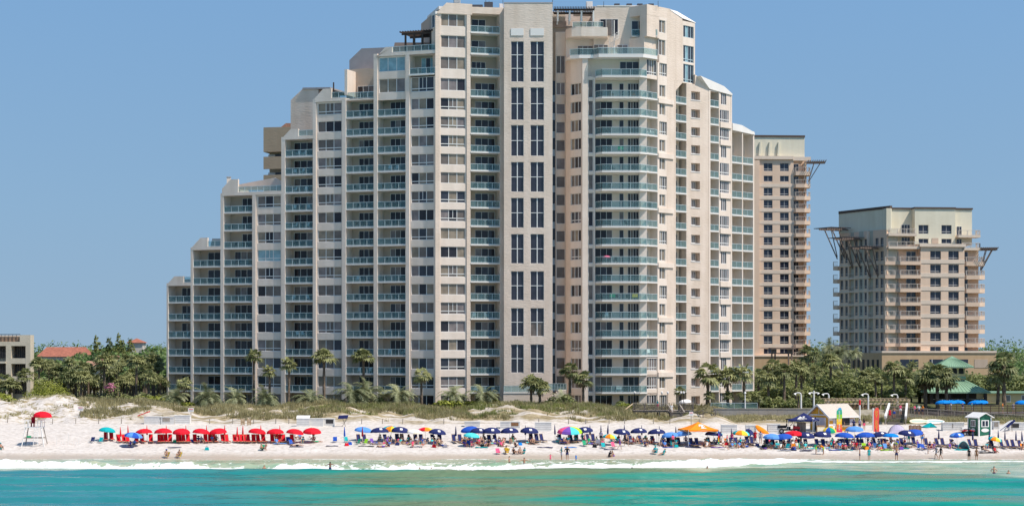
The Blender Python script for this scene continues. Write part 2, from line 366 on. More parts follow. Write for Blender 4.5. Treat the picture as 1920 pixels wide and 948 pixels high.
def brickmat(name, col, bump=0.5, var=0.07):
    """painted block: fine courses, blotchy weathering and vertical run-off streaks"""
    m = bpy.data.materials.new(name); m.use_nodes = True; n, l, N = nodes(m); b = n["Principled BSDF"]
    b.inputs["Roughness"].default_value = 0.85; b.inputs["Specular IOR Level"].default_value = 0.2
    geo = N("ShaderNodeNewGeometry")
    mp = N("ShaderNodeMapping"); mp.inputs["Scale"].default_value = (0.9, 0.9, 0.06); l.new(geo.outputs["Position"], mp.inputs[0])
    t = N("ShaderNodeTexNoise"); t.inputs["Scale"].default_value = 1.0; t.inputs["Detail"].default_value = 5; l.new(mp.outputs[0], t.inputs["Vector"])
    t2 = N("ShaderNodeTexNoise"); t2.inputs["Scale"].default_value = 0.35; t2.inputs["Detail"].default_value = 6; l.new(geo.outputs["Position"], t2.inputs["Vector"])
    ad = N("ShaderNodeMath"); l.new(t.outputs["Fac"], ad.inputs[0]); l.new(t2.outputs["Fac"], ad.inputs[1]); ad.operation = 'ADD'
    r = N("ShaderNodeValToRGB"); e = r.color_ramp.elements; e[0].position = 0.35; e[1].position = 0.65
    hf = N("ShaderNodeMath"); hf.operation = 'MULTIPLY'; hf.inputs[1].default_value = 0.5; l.new(ad.outputs[0], hf.inputs[0])
    e[0].color = (*[v * (1 - var * f) for v, f in zip(col, (1.2, 1.5, 1.9))], 1); e[1].color = (*[min(1, v * (1 + var * 0.6)) for v in col], 1)
    l.new(hf.outputs[0], r.inputs[0]); l.new(r.outputs[0], b.inputs["Base Color"])
    mp2 = N("ShaderNodeMapping"); mp2.inputs["Scale"].default_value = (1.6, 1.6, 7.5); l.new(geo.outputs["Position"], mp2.inputs[0])
    t3 = N("ShaderNodeTexNoise"); t3.inputs["Scale"].default_value = 1.0; t3.inputs["Detail"].default_value = 3; l.new(mp2.outputs[0], t3.inputs["Vector"])
    bp = N("ShaderNodeBump"); bp.inputs["Strength"].default_value = bump; bp.inputs["Distance"].default_value = 0.12
    l.new(t3.outputs["Fac"], bp.inputs["Height"]); l.new(bp.outputs[0], b.inputs["Normal"])
    MATS[name] = m; return m
STUCCO = brickmat("cream_painted_block", (0.70, 0.58, 0.49), 0.4, 0.10)
SMOOTH = brickmat("pale_stucco", (0.75, 0.64, 0.555), 0.2, 0.08)
BACKW = brickmat("shade_toned_recess_stucco", (0.52, 0.41, 0.325), 0.15, 0.05)  # shade of the recesses darkened into the wall colour
WARMW = brickmat("fill_toned_recess_stucco", (0.80, 0.65, 0.53), 0.15, 0.05)  # lighter recess copy, bounced fill light put into the colour
TRIM = mat("white_painted_trim", (0.74, 0.70, 0.66), 0.6)
FRAME = mat("white_window_frame", (0.70, 0.69, 0.67), 0.45)
ALU = mat("pale_aluminium_rail", (0.52, 0.60, 0.60), 0.4, metal=0.2)
ROOFW = mat("white_roof_membrane", (0.74, 0.70, 0.66), 0.8, 0.06, 0.6)
GREYROOF = mat("grey_metal_roof", (0.36, 0.33, 0.33), 0.7, 0.08, 0.8)
BROWN = mat("dark_stained_timber", (0.055, 0.038, 0.032), 0.7, 0.25, 4)
def glassmat(name, col, rough=0.06, spec=0.5):
    return mat(name, col, rough, 0.25, 0.9, spec=spec)
PANES = [glassmat("glass_dark", (0.026, 0.024, 0.030), 0.06, 0.3), glassmat("glass_navy", (0.038, 0.042, 0.056), 0.06, 0.35),
         glassmat("glass_blind_grey", (0.155, 0.13, 0.115), 0.06, 0.3), glassmat("glass_blind_tan", (0.25, 0.205, 0.155), 0.06, 0.3), glassmat("glass_curtain", (0.21, 0.18, 0.175), 0.06, 0.3)]
TINT = glassmat("glass_blue_tint", (0.24, 0.38, 0.42))
BLACKW = glassmat("glass_black", (0.032, 0.032, 0.045), 0.1)
def railglass():
    m = bpy.data.materials.new("teal_balcony_glass"); m.use_nodes = True; n, l, N = nodes(m); b = n["Principled BSDF"]
    b.inputs["Base Color"].default_value = (0.36, 0.55, 0.57, 1); b.inputs["Roughness"].default_value = 0.08; b.inputs["Specular IOR Level"].default_value = 0.6
    tr = N("ShaderNodeBsdfTransparent"); tr.inputs[0].default_value = (0.72, 0.84, 0.86, 1)
    mx = N("ShaderNodeMixShader"); mx.inputs[0].default_value = 0.13; l.new(tr.outputs[0], mx.inputs[1]); l.new(b.outputs[0], mx.inputs[2])
    l.new(mx.outputs[0], n["Material Output"].inputs[0]); return m
RGLASS = railglass()
def pane_pick(kind='w'):
    r_ = rng.random()
    if kind == 'd': return PANES[0] if r_ < 0.62 else PANES[1] if r_ < 0.8 else PANES[2] if r_ < 0.88 else PANES[4]
    return PANES[0] if r_ < 0.16 else PANES[1] if r_ < 0.30 else PANES[2] if r_ < 0.62 else PANES[3] if r_ < 0.84 else PANES[4]

class Parts:
    """windows, doors and balconies of one building; the biggest 100 of each become parts, the rest one part"""
    def __init__(s): s.L = {}
    def add(s, name, size, mb, sub=None, spot=None):
        s.L.setdefault(name, []).append((size, mb, sub, spot))
    def emit(s, root, limit=100):
        for name, L in s.L.items():
            order = sorted(range(len(L)), key=lambda i: -L[i][0])
            rest = MB()
            for j, i in enumerate(order):
                size, mb, sub, spot = L[i]
                if j < limit:
                    o = mb.build(name, root)
                    if sub:
                        for sn, smb in sub: smb.build(sn, o)
                else:
                    rest.add(mb)
                    for sn, smb in (sub or ()): rest.add(smb)
            if rest.v:
                o = rest.build(name, root); o["kind"] = "stuff"
def window(fc, parts, u0, u1, z0, z1, d, n_=3, style=0, panes=None, fm=None, fw=0.07, name="window"):
    """framed window standing in an opening: frame bars and recessed panes"""
    fm = fm or FRAME; mb = MB(); pm = MB()
    fc.box(mb, u0, u0 + fw, d - 0.05, d + 0.06, z0, z1, fm); fc.box(mb, u1 - fw, u1, d - 0.05, d + 0.06, z0, z1, fm)
    fc.box(mb, u0 + fw, u1 - fw, d - 0.05, d + 0.06, z1 - fw, z1, fm); fc.box(mb, u0 + fw, u1 - fw, d - 0.08, d + 0.06, z0, z0 + fw * 1.2, fm)
    zl = z0 + 0.50 if style else z0
    if style: fc.box(mb, u0 + fw, u1 - fw, d - 0.045, d + 0.05, zl - 0.06, zl + 0.06, fm)
    w_ = (u1 - u0) / n_
    for i in range(n_):
        a = u0 + i * w_
        if i: fc.box(mb, a - fw * 0.7, a + fw * 0.7, d - 0.04, d + 0.055, z0 + fw * 1.2 + 0.002, z1 - fw - 0.002, fm)
        pn = panes[i % len(panes)] if panes else pane_pick('w')
        fc.box(pm, a + 0.01, a + w_ - 0.01, d + 0.02, d + 0.04, z0 + 0.02, z1 - 0.02, pn)
        if style == 2 and i == n_ // 2:
            fc.box(mb, a + w_ / 2 - 0.04, a + w_ / 2 + 0.04, d - 0.035, d + 0.05, zl + 0.062, z1 - fw - 0.003, fm)
    parts.add(name, (u1 - u0) * (z1 - z0), mb, [("pane", pm)])
def slider(fc, parts, u0, u1, z0, z1, d, n_=3, panes=None):
    mb = MB(); pm = MB(); fw = 0.055
    fc.box(mb, u0, u0 + fw, d - 0.10, d - 0.005, z0, z1, FRAME); fc.box(mb, u1 - fw, u1, d - 0.10, d - 0.005, z0, z1, FRAME)
    fc.box(mb, u0 + fw, u1 - fw, d - 0.10, d - 0.005, z1 - fw, z1, FRAME)
    w_ = (u1 - u0) / n_
    for i in range(n_):
        a = u0 + i * w_
        if i: fc.box(mb, a - fw * 0.6, a + fw * 0.6, d - 0.09, d - 0.006, z0, z1 - fw - 0.002, FRAME)
        fc.box(pm, a + 0.01, a + w_ - 0.01, d - 0.05, d - 0.02, z0 + 0.01, z1 - 0.02, panes[i % len(panes)] if panes else pane_pick('d'))
    parts.add("sliding_door", (u1 - u0) * (z1 - z0), mb, [("pane", pm)])
def rail_run(pts, z, mb, gb, h=1.02, step=1.25, metal=None):
    """glass railing along a polyline of (x, y) points at floor z"""
    metal = metal or ALU
    for (a, b_) in zip(pts[:-1], pts[1:]):
        a3 = Vector((a[0], a[1], z)); b3 = Vector((b_[0], b_[1], z)); L_ = (b3 - a3).length; k = max(1, round(L_ / step))
        up = Vector((0, 0, 1)); dr = (b3 - a3).normalized()
        mb.bar(a3 + up * h, b3 + up * h, 0.09, 0.07, metal); mb.bar(a3 + up * 0.09, b3 + up * 0.09, 0.05, 0.06, metal)
        for i in range(k + 1):
            q = a3.lerp(b3, i / k); mb.bar(q + up * 0.0, q + up * (h - 0.03), 0.06, 0.06, metal)
        s_ = dr.cross(up) * 0.008
        gb.prism([a3 + up * 0.13 - s_, b3 + up * 0.13 - s_, b3 + up * (h - 0.05) - s_, a3 + up * (h - 0.05) - s_], s_ * 2, RGLASS)
def balcony(fc, parts, u0, u1, z, depth, slab=0.20, proj=0.06, rail_d=0.04, name="balcony", size=None):
    mb = MB(); gb = MB()
    fc.box(mb, u0, u1, -proj, depth, z - slab, z, TRIM if proj > 0.02 else SMOOTH)
    rail_run([fc.p(u0 + 0.03, rail_d, 0)[:2], fc.p(u1 - 0.03, rail_d, 0)[:2]], z, mb, gb)
    parts.add(name, size or (u1 - u0), mb, [("glass_panel", gb)], (fc, u0, u1, z))
def colwall(fc, mb, u0, u1, wu0, wu1, z0, z1, opens, d0, d1, mt, sm=None):
    """wall with one column of openings: two jambs and the spandrels between"""
    if wu0 > u0 + 0.01: fc.box(mb, u0, wu0, d0, d1, z0, z1, mt)
    if u1 > wu1 + 0.01: fc.box(mb, wu1, u1, d0, d1, z0, z1, mt)
    zz = z0
    for a, b_ in sorted(opens):
        if a > zz: fc.box(mb, wu0, wu1, d0 + 0.003, d1 - 0.003, zz, a, sm or mt)
        zz = b_
    if z1 > zz: fc.box(mb, wu0, wu1, d0 + 0.003, d1 - 0.003, zz, z1, sm or mt)
def Z(k):
    if k <= 17: return 7.1 + 2.985 * (k - 1)
    return [58.30, 61.74, 65.18, 69.5][k - 18]

CHAIRSPOTS = []
condo = thing("condominium_tower", "tall cream stepped beachfront condominium with teal glass balconies and a tall windowed centre shaft", "building", (0, 302, 4.5))
condo.location = (0, 0, 0)
W = MB(); TP = Parts(); RF_ = MB()
G0 = 3.2                                            # foot of the walls, below the dune
# ---- left wing: turned 20 degrees to the left
hx = X_at(818, 298.0); LWF = Face(hx, 298.0, -20.0)
DEP = 2.3
LW = [("B", 316, 358, 7), ("B", 362.5, 414, 9), ("B", 420, 473.5, 12), ("W", 480, 528, 12), ("B", 535, 587, 15),
      ("W", 593, 642, 17), ("B", 649, 701, 17), ("G", 708, 761, 19), ("H", 768, 815, 19)]
PIL = [(313, 316, 7), (358, 362.5, 9), (414, 420, 12), (473.5, 480, 12), (528, 535, 15), (587, 593, 17), (642, 649, 17), (701, 708, 19), (761, 768, 19)]
PAR = {7: 1.2, 9: 1.5, 12: 1.9, 15: 1.2, 17: 1.2, 19: 0.5}
for a, b_, k in PIL:
    LWF.box(W, LWF.u(a), LWF.u(b_), -0.12, DEP + 0.2, G0, Z(k) + 0.25, SMOOTH)
for bi, (t, a, b_, kr) in enumerate(LW):
    u0, u1 = LWF.u(a), LWF.u(b_); zt = Z(kr)
    kinds = {}
    for k in range(0, kr):
        if t == "B": kinds[k] = "B"
        elif t == "W": kinds[k] = "W"
        elif t == "G": kinds[k] = "B" if k <= 16 else "W"
        else: kinds[k] = "B" if k == 18 else "W"
    # rear wall of the recesses and the mass of the building behind
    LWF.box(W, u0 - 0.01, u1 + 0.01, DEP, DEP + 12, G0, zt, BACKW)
    LWF.box(W, u0, u1, -0.02, DEP, zt - 0.22, zt + 0.02, SMOOTH)
    for k in range(0, kr):
        z0, z1 = Z(k), Z(k + 1)
        if kinds[k] == "B":
            if k > 0:
                balcony(LWF, TP, u0, u1, z0, DEP - 0.003, proj=0.35 if (t == "H") else 0.05)
                CHAIRSPOTS.append((LWF, u0, u1, z0, k, "left wing"))
            wd = u1 - u0
            s0 = 0.30 if (t == "B" and bi in (0, 1)) else 0.10 if bi == 4 else 0.26 if bi != 2 else 0.16
            s1 = 0.98 if bi in (0, 1) else 0.80
            if bi == 2 and k >= 9: s0, s1 = 0.42, 0.95
            slider(LWF, TP, u0 + wd * s0, u0 + wd * s1, z0 + 0.03, z1 - 0.52, DEP, 3, [TINT, PANES[1], TINT] if (t == "H") else None)
        else:
            zs, ze = z0 + (0.78 if k else 0.3), z1 - 0.42
            st = rng.choice([0, 0, 0, 1, 2, 2, 1]) if (k <= 17) else 0
            if st: zs -= 0.12
            LWF.box(W, u0, u1, 0.10, 0.55, z0 - 0.42 if k else G0, zs, SMOOTH)
            if k == kr - 1: LWF.box(W, u0, u1, 0.10, 0.55, ze, zt - 0.22, SMOOTH)
            LWF.box(W, u0, u0 + 0.22, 0.10, 0.55, zs, ze, SMOOTH); LWF.box(W, u1 - 0.22, u1, 0.10, 0.55, zs, ze, SMOOTH)
            pn = None
            if (bi == 3 and k == 8) or (t == "G" and k == 18): pn = [TINT]
            window(LWF, TP, u0 + 0.22, u1 - 0.22, zs, ze, 0.30, 3, st, pn)
# stepped roof ends with chamfered parapets, terraces with glass rails
def parapet(px0, px1, k, top, mid, ch=1.7):
    a, b_, m_ = LWF.u(px0), LWF.u(px1), LWF.u(mid); z0 = Z(k)
    LWF.poly(W, [(a, z0 - 0.22), (m_, z0 - 0.22), (m_, top), (a + ch, top), (a, top - ch * 0.95)], -0.14, 0.25, SMOOTH)
    if mid < px1:
        LWF.poly(W, [(m_, z0 - 0.22), (b_, z0 - 0.22), (b_, z0 + 0.30), (m_, z0 + 0.30)], -0.13, 0.22, SMOOTH)
        mb = MB(); gb = MB(); rail_run([LWF.p(m_, 0.05, 0)[:2], LWF.p(b_, 0.05, 0)[:2]], z0 + 0.3, mb, gb, 0.95)
        o = mb.build("terrace_railing", condo); gb.build("glass_panel", o)
    # chamfered return wall running back from the corner and the sloped white roof cap
    LWF.poly(W, [(a, z0 - 0.3), (a + 0.35, z0 - 0.3), (a + 0.35, top - ch * 0.7), (a, top - ch * 0.95)], 0.26, 9.0, SMOOTH)
for px0, px1, k, py, mid, ch in ((313, 358, 7, 518, 345, 1.5), (360, 415, 9, 446, 390, 1.7), (417, 530, 12, 337, 447, 1.6), (531, 590, 15, 243, 560, 1.4), (590, 647, 17, 168, 622, 1.6), (703, 817, 19, 90, 736, 1.9)):
    parapet(px0, px1, k, LWF.z(px0, py), mid, ch)
# low cream walls and furniture level of the terraces
LWF.pxpoly(W, [(447, 356), (530, 356), (530, 341), (515, 333), (447, 346)], 5.0, 5.4, SMOOTH)
LWF.pxpoly(W, [(392, 470), (415, 470), (415, 447), (398, 447)], 4.0, 4.4, SMOOTH)
LWF.pxpoly(W, [(338, 538), (358, 538), (358, 523), (342, 523)], 4.0, 4.4, SMOOTH)
# penthouse blocks set back behind the terraces
LWF.pxpoly(W, [(545, 262), (597, 262), (597, 168), (567, 167), (545, 188)], 7.5, 16.0, STUCCO)
LWF.pxpoly(W, [(566.5, 167.8), (619, 166.5), (619, 163.6), (567.5, 164.4)], 7.3, 16.2, GREYROOF)
LWF.pxpoly(W, [(655, 186), (740, 186), (740, 88.5), (678, 91), (655, 113)], 7.5, 16.0, GREYROOF)
LWF.pxpoly(W, [(649, 186), (705, 186), (705, 130), (690, 128), (649, 131)], 3.2, 7.4, BACKW)        # room behind the terrace of the balcony column
slider(LWF, TP, LWF.u(671, 3.2), LWF.u(702, 3.2), Z(17) + 0.02, Z(17) + 2.5, 3.2, 3)
mb = MB(); gb = MB(); rail_run([LWF.p(LWF.u(649), 0.05, 0)[:2], LWF.p(LWF.u(702), 0.05, 0)[:2]], Z(17) + 0.05, mb, gb, 1.0)
o = mb.build("terrace_railing", condo); gb.build("glass_panel", o)
mb = MB(); gb = MB(); rail_run([LWF.p(LWF.u(657, 3.3), 3.3, 0)[:2], LWF.p(LWF.u(702, 3.3), 3.3, 0)[:2]], LWF.z(660, 143, 3.3), mb, gb, 1.0)
o = mb.build("terrace_railing", condo); gb.build("glass_panel", o)
LWF.pxpoly(W, [(646, 178), (651, 178), (651, 130), (646, 130)], -0.1, 7.0, SMOOTH)
# pergola on the top terrace of the left wing
pb = MB(); zt = LWF.z(790, 64, 3.0); zb = Z(19) + 0.02
ua, ub = LWF.u(757, 2.0), LWF.u(816, 2.0)
for d in (1.2, 4.6):
    for q in (0.12, 0.40, 0.66, 0.92):
        u_ = ua + (ub - ua) * q; LWF.box(pb, u_ - 0.13, u_ + 0.13, d - 0.13, d + 0.13, zb, zt - 0.35, BROWN)
    LWF.box(pb, ua, ub, d - 0.09, d + 0.09, zt - 0.35, zt - 0.05, BROWN)
for q in range(13):
    u_ = ua + (ub - ua) * q / 12; LWF.box(pb, u_ - 0.06, u_ + 0.06, 0.4, 5.6, zt - 0.04, zt + 0.2, BROWN)
pb.build("pergola", condo)
LWF.pxpoly(W, [(736, 102), (817, 102), (817, 80), (740, 80)], 6.0, 6.5, mat("tan_terrace_wall", (0.42, 0.30, 0.24), 0.8, 0.1))
# chimney and pipes
ch = MB(); q = P(428.5, 339, 311); ch.box(q.x - 0.3, q.x + 0.3, q.y, q.y + 0.6, q.z - 1.2, q.z + 0.55, SMOOTH); ch.box(q.x - 0.36, q.x + 0.36, q.y - 0.06, q.y + 0.66, q.z + 0.553, q.z + 0.7, GREYROOF)
ch.build("chimney", condo)
ch = MB(); q = P(625.5, 168, 312); ch.tube(q - Vector((0, 0, 1.5)), q + Vector((0, 0, 1.2)), 0.12, 0.12, BROWN); ch.build("vent_pipe", condo)
# rear walkway tower in tan stucco
TANW = brickmat("tan_stucco", (0.40, 0.315, 0.225), 0.3)
rt = MB(); RTF = Face(0, 326.0, -12)
def rtb(a, b_, y0, y1, d0, d1, m_): RTF.box(rt, RTF.u(a), RTF.u(b_), d0, d1, RTF.z(a, y1), RTF.z(a, y0), m_)
rtb(494, 560, 239, 285, 0, 9, TANW); rtb(494, 560, 294, 317, 0, 0.3, TANW); rtb(494, 560, 328, 420, 0, 9, TANW)
rtb(499, 560, 285, 328, 1.8, 9, TANW); rtb(494, 500, 286, 328, 8.5, 9, TANW)
RTF.pxpoly(rt, [(525, 239.5), (545, 239.5), (545, 231), (536, 231)], 1.0, 6.0, mat("terracotta_roof", (0.42, 0.22, 0.15), 0.8, 0.2, 3))
for yy in (287, 321):
    RTF.box(rt, RTF.u(503, 1.79), RTF.u(516, 1.79), 1.74, 1.795, RTF.z(500, yy + 8), RTF.z(500, yy + 1), TRIM)
    RTF.box(rt, RTF.u(517, 1.79), RTF.u(530, 1.79), 1.74, 1.795, RTF.z(500, yy + 8), RTF.z(500, yy + 1), PANES[1])
rt.build("rear_stair_tower", condo)
# ---- middle: two bays turned 15 degrees to the right
MF = Face(hx, 298.0, 14.0); ZR = Z(21)
MF.box(W, MF.u(816), MF.u(824), -0.14, 2.0, G0, LWF.z(816, 32), STUCCO)
MF.box(W, MF.u(875), MF.u(882), -0.10, DEP + 0.2, G0, ZR - 0.3, STUCCO)
MF.box(W, MF.u(937), MF.u(947), -0.06, DEP + 0.2, G0, ZR - 0.6, STUCCO)
ui0, ui1, uj0, uj1 = MF.u(824), MF.u(875), MF.u(882), MF.u(937)
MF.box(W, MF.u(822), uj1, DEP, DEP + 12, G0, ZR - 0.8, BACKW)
for k in range(0, 21):
    z0, z1 = Z(k), Z(k + 1) if k < 20 else ZR
    zs, ze = z0 + (0.78 if k else 0.2), (z1 - 0.42 if k < 17 else z0 + 2.75); st = rng.choice([0, 0, 1, 2, 2]) if k < 18 else 0
    if st: zs -= 0.12
    MF.box(W, ui0, ui1, 0.08, 0.5, (z0 - 0.42 if k <= 17 else Z(k - 1) + 2.75) if k else G0, zs, SMOOTH)
    MF.box(W, ui0, ui0 + 0.2, 0.08, 0.5, zs, ze, SMOOTH); MF.box(W, ui1 - 0.2, ui1, 0.08, 0.5, zs, ze, SMOOTH)
    window(MF, TP, ui0 + 0.2, ui1 - 0.2, zs, ze, 0.28, 3, st)
    if k: balcony(MF, TP, uj0, uj1, z0, DEP - 0.003, proj=0.18); CHAIRSPOTS.append((MF, uj0, uj1, z0, k, "middle bay"))
    wd = uj1 - uj0
    slider(MF, TP, uj0 + wd * (0.26 if k < 18 else 0.14), uj0 + wd * (0.94 if k < 18 else 0.62), z0 + 0.03, z0 + 2.45, DEP, 3 if k < 19 else 2)
# roof heads over the middle bays
MF.poly(W, [(ui0, Z(20) + 2.75), (ui1 + 0.9, Z(20) + 2.75), (ui1 + 0.9, MF.z(880, 8)), (MF.u(837), MF.z(837, 5.5)), (MF.u(819), MF.z(819, 24)), (MF.u(819), Z(20) + 2.75)], -0.12, 0.55, STUCCO)
MF.poly(W, [(ui1 + 0.9, Z(20) + 3.0), (MF.u(946), Z(20) + 3.0), (MF.u(946), MF.z(946, 15)), (ui1 + 0.9, MF.z(880, 13))], -0.10, DEP, STUCCO)
MF.box(W, ui0, uj1, 0.5, 10, ZR - 0.8, ZR - 0.3, ROOFW)
# narrow left-facing return of the top storeys above the left wing terrace
RET = Face(*MF.p(MF.u(817), 0, 0)[:2], -62.0)
RET.box(W, RET.u(809), 0, 0.0, 1.0, Z(19), LWF.z(812, 27), STUCCO)
window(RET, TP, RET.u(810.5), RET.u(816), Z(20) + 0.5, Z(20) + 2.6, -0.04, 1, 0, [PANES[1]])
RET.poly(W, [(RET.u(808.5), LWF.z(812, 27)), (0.1, LWF.z(812, 27)), (0.1, LWF.z(812, 22)), (RET.u(812), LWF.z(812, 24))], -0.1, 1.0, TRIM)
# ---- centre shaft with tall paired windows
CF = Face(0, 298.6, 0)
cu = [CF.u(v) for v in (945, 958, 982, 994.5, 1020, 1036)]
rows = [(77.6, 153.5), (163.7, 225), (234.4, 292.5), (303.5, 359.7), (370.6, 426.9), (438.4, 494), (508, 562.6), (577, 630), (645, 698.5)]
op = [(CF.z(970, b_), CF.z(970, a)) for a, b_ in rows]
ztop = CF.z(970, 6.5)
colwall(CF, W, cu[0], (cu[2] + cu[3]) / 2, cu[1], cu[2], G0, ztop, op, 0, 0.6, STUCCO)
colwall(CF, W, (cu[2] + cu[3]) / 2, cu[5], cu[3], cu[4], G0, ztop, op, 0, 0.6, STUCCO)
CF.box(W, cu[0], cu[5], 0.6, 9, G0, ztop - 0.3, STUCCO)
CF.box(W, cu[0] - 0.05, cu[5] + 0.05, -0.05, 0.62, ztop + 0.002, ztop + 0.16, GREYROOF)
for j, (a, b_) in enumerate(op):
    for (p0, p1) in ((cu[1], cu[2]), (cu[3], cu[4])):
        mb = MB(); pm = MB(); fw = 0.06
        ns = 3 if j == 0 else 2
        CF.box(mb, p0, p0 + fw, 0.16, 0.3, a, b_, FRAME); CF.box(mb, p1 - fw, p1, 0.16, 0.3, a, b_, FRAME)
        CF.box(mb, p0 + fw, p1 - fw, 0.16, 0.3, a, a + fw, FRAME); CF.box(mb, p0 + fw, p1 - fw, 0.16, 0.3, b_ - fw, b_, FRAME)
        mid = (p0 + p1) / 2; CF.box(mb, mid - 0.075, mid + 0.075, 0.15, 0.3, a + fw, b_ - fw, FRAME)
        for q in range(1, ns):
            zq = a + (b_ - a) * q / ns
            CF.box(mb, p0 + fw, mid - 0.077, 0.155, 0.29, zq - 0.05, zq + 0.05, FRAME); CF.box(mb, mid + 0.077, p1 - fw, 0.155, 0.29, zq - 0.05, zq + 0.05, FRAME)
        for q in range(ns):
            za, zb_ = a + (b_ - a) * q / ns, a + (b_ - a) * (q + 1) / ns
            pn = PANES[2] if (j == 7 and p0 == cu[3] and q == 0) else BLACKW
            CF.box(pm, p0 + 0.02, p1 - 0.02, 0.24, 0.27, za + 0.003, zb_ - 0.003, pn)
        TP.add("tall_window", 99, mb, [("pane", pm)])
for (p0, p1) in ((cu[1], cu[2]), (cu[3], cu[4])):
    CF.box(W, p0, p1, -0.10, -0.002, CF.z(970, 67), CF.z(970, 53.5), TRIM)
# entrance level at the foot of the shaft: glazed terrace wall and steps
tw = MB(); tg = MB(); EF = Face(0, 294.5, 0)
EF.box(tw, EF.u(944), EF.u(1012), 0, 0.4, G0, EF.z(970, 737), SMOOTH); EF.box(tw, EF.u(944) , EF.u(1012), -0.08, 0.5, EF.z(970, 737) + 0.002, EF.z(970, 735), TRIM)
rail_run([EF.p(EF.u(945), 0.1, 0)[:2], EF.p(EF.u(1012), 0.1, 0)[:2]], EF.z(970, 735), tw, tg, 1.05)
for i in range(9):
    a = EF.u(1013) + i * 0.32; EF.box(tw, a, a + 0.33, 0.0, 3.0, G0, EF.z(970, 758 - i * 2.9), SMOOTH)
EF.box(tw, EF.u(1013) + 2.9, EF.u(1062), 0.0, 5.0, G0, EF.z(970, 731), SMOOTH)
rail_run([EF.p(EF.u(1013), 0.1, 0)[:2], EF.p(EF.u(1062), 0.1, 0)[:2]], EF.z(970, 731), tw, tg, 1.05, 0.45)
o = tw.build("entrance_terrace", condo); tg.build("glass_panel", o)
# ---- recess to the right of the shaft
NF = Face(0, 306.0, 0); n0, n1 = NF.u(1041.5), NF.u(1062)
wu0, wu1 = NF.u(1043), NF.u(1059.5)
opn = []; zs = NF.z(1050, 186)
for k in range(1, 16): opn.append((Z(k) + 0.75, Z(k) + 2.6))
opn += [(Z(17) + 0.1 + 1.0, Z(17) + 3.1), (Z(18) + 1.2, Z(18) + 3.9 + 0.2), (Z(16) + 0.9, Z(16) + 2.6)]
opn = sorted(opn)
colwall(NF, W, n0, n1, wu0, wu1, G0, NF.z(1050, 60), opn, 0, 0.5, SMOOTH)
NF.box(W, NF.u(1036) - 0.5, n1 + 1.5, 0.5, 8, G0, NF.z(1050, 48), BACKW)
for a, b_ in opn:
    window(NF, TP, wu0, wu1, a, b_, 0.2, 1 if b_ - a < 2 else 2, 0, [PANES[2]] if rng.random() < 0.75 else [PANES[4]])
for k in range(1, 18):                               # glimpses of the walkway rails in the slot
    NF.box(W, NF.u(1036), NF.u(1041.3), 0.42, 0.48, Z(k), Z(k) + 1.1, mat("pale_blue_panel", (0.42, 0.50, 0.56), 0.5))
    NF.box(W, NF.u(1036), NF.u(1041.3), 0.44, 0.49, Z(k) + 1.1, Z(k + 1), PANES[1])
NF.box(W, NF.u(1036), NF.u(1062), 0.2, 0.45, NF.z(1050, 51), NF.z(1050, 40), mat("tan_terrace_wall", (0.42, 0.30, 0.24)))
pb = MB(); zt = NF.z(1050, 24)                       # second pergola, over the recess
for q in range(4):
    u_ = NF.u(1045 + q * 22); NF.box(pb, u_ - 0.13, u_ + 0.13, -3.6, -3.3, NF.z(1050, 47), zt - 0.3, TRIM); NF.box(pb, u_ - 0.13, u_ + 0.13, -0.3, 0, NF.z(1050, 47), zt - 0.3, TRIM)
for d in (-3.4, -0.2): NF.box(pb, NF.u(1038), NF.u(1113), d - 0.1, d + 0.1, zt - 0.3, zt, BROWN)
for q in range(26): u_ = NF.u(1038) + (NF.u(1113) - NF.u(1038)) * q / 25; NF.box(pb, u_ - 0.05, u_ + 0.05, -4.4, 0.8, zt + 0.003, zt + 0.22, BROWN)
pb.build("pergola", condo)
# ---- right tower: left-facing bevel
x1 = X_at(1092, 301.5); LF = Face(x1, 301.5, -50)
ul = LF.u(1061); wu0, wu1 = LF.u(1070), LF.u(1089.5)
opl = [(Z(k) + 0.62, Z(k) + 2.5) for k in range(0, 18)]
colwall(LF, W, ul, 0, wu0, wu1, G0, Z(19) - 0.1, opl, 0, 0.5, STUCCO, SMOOTH)
for a, b_ in opl: window(LF, TP, wu0, wu1, a, b_, 0.2, 3, rng.choice([0, 0, 1]))
LF.box(W, ul, -0.02, 0.5, 4.0, G0, Z(19) - 0.1, STUCCO)
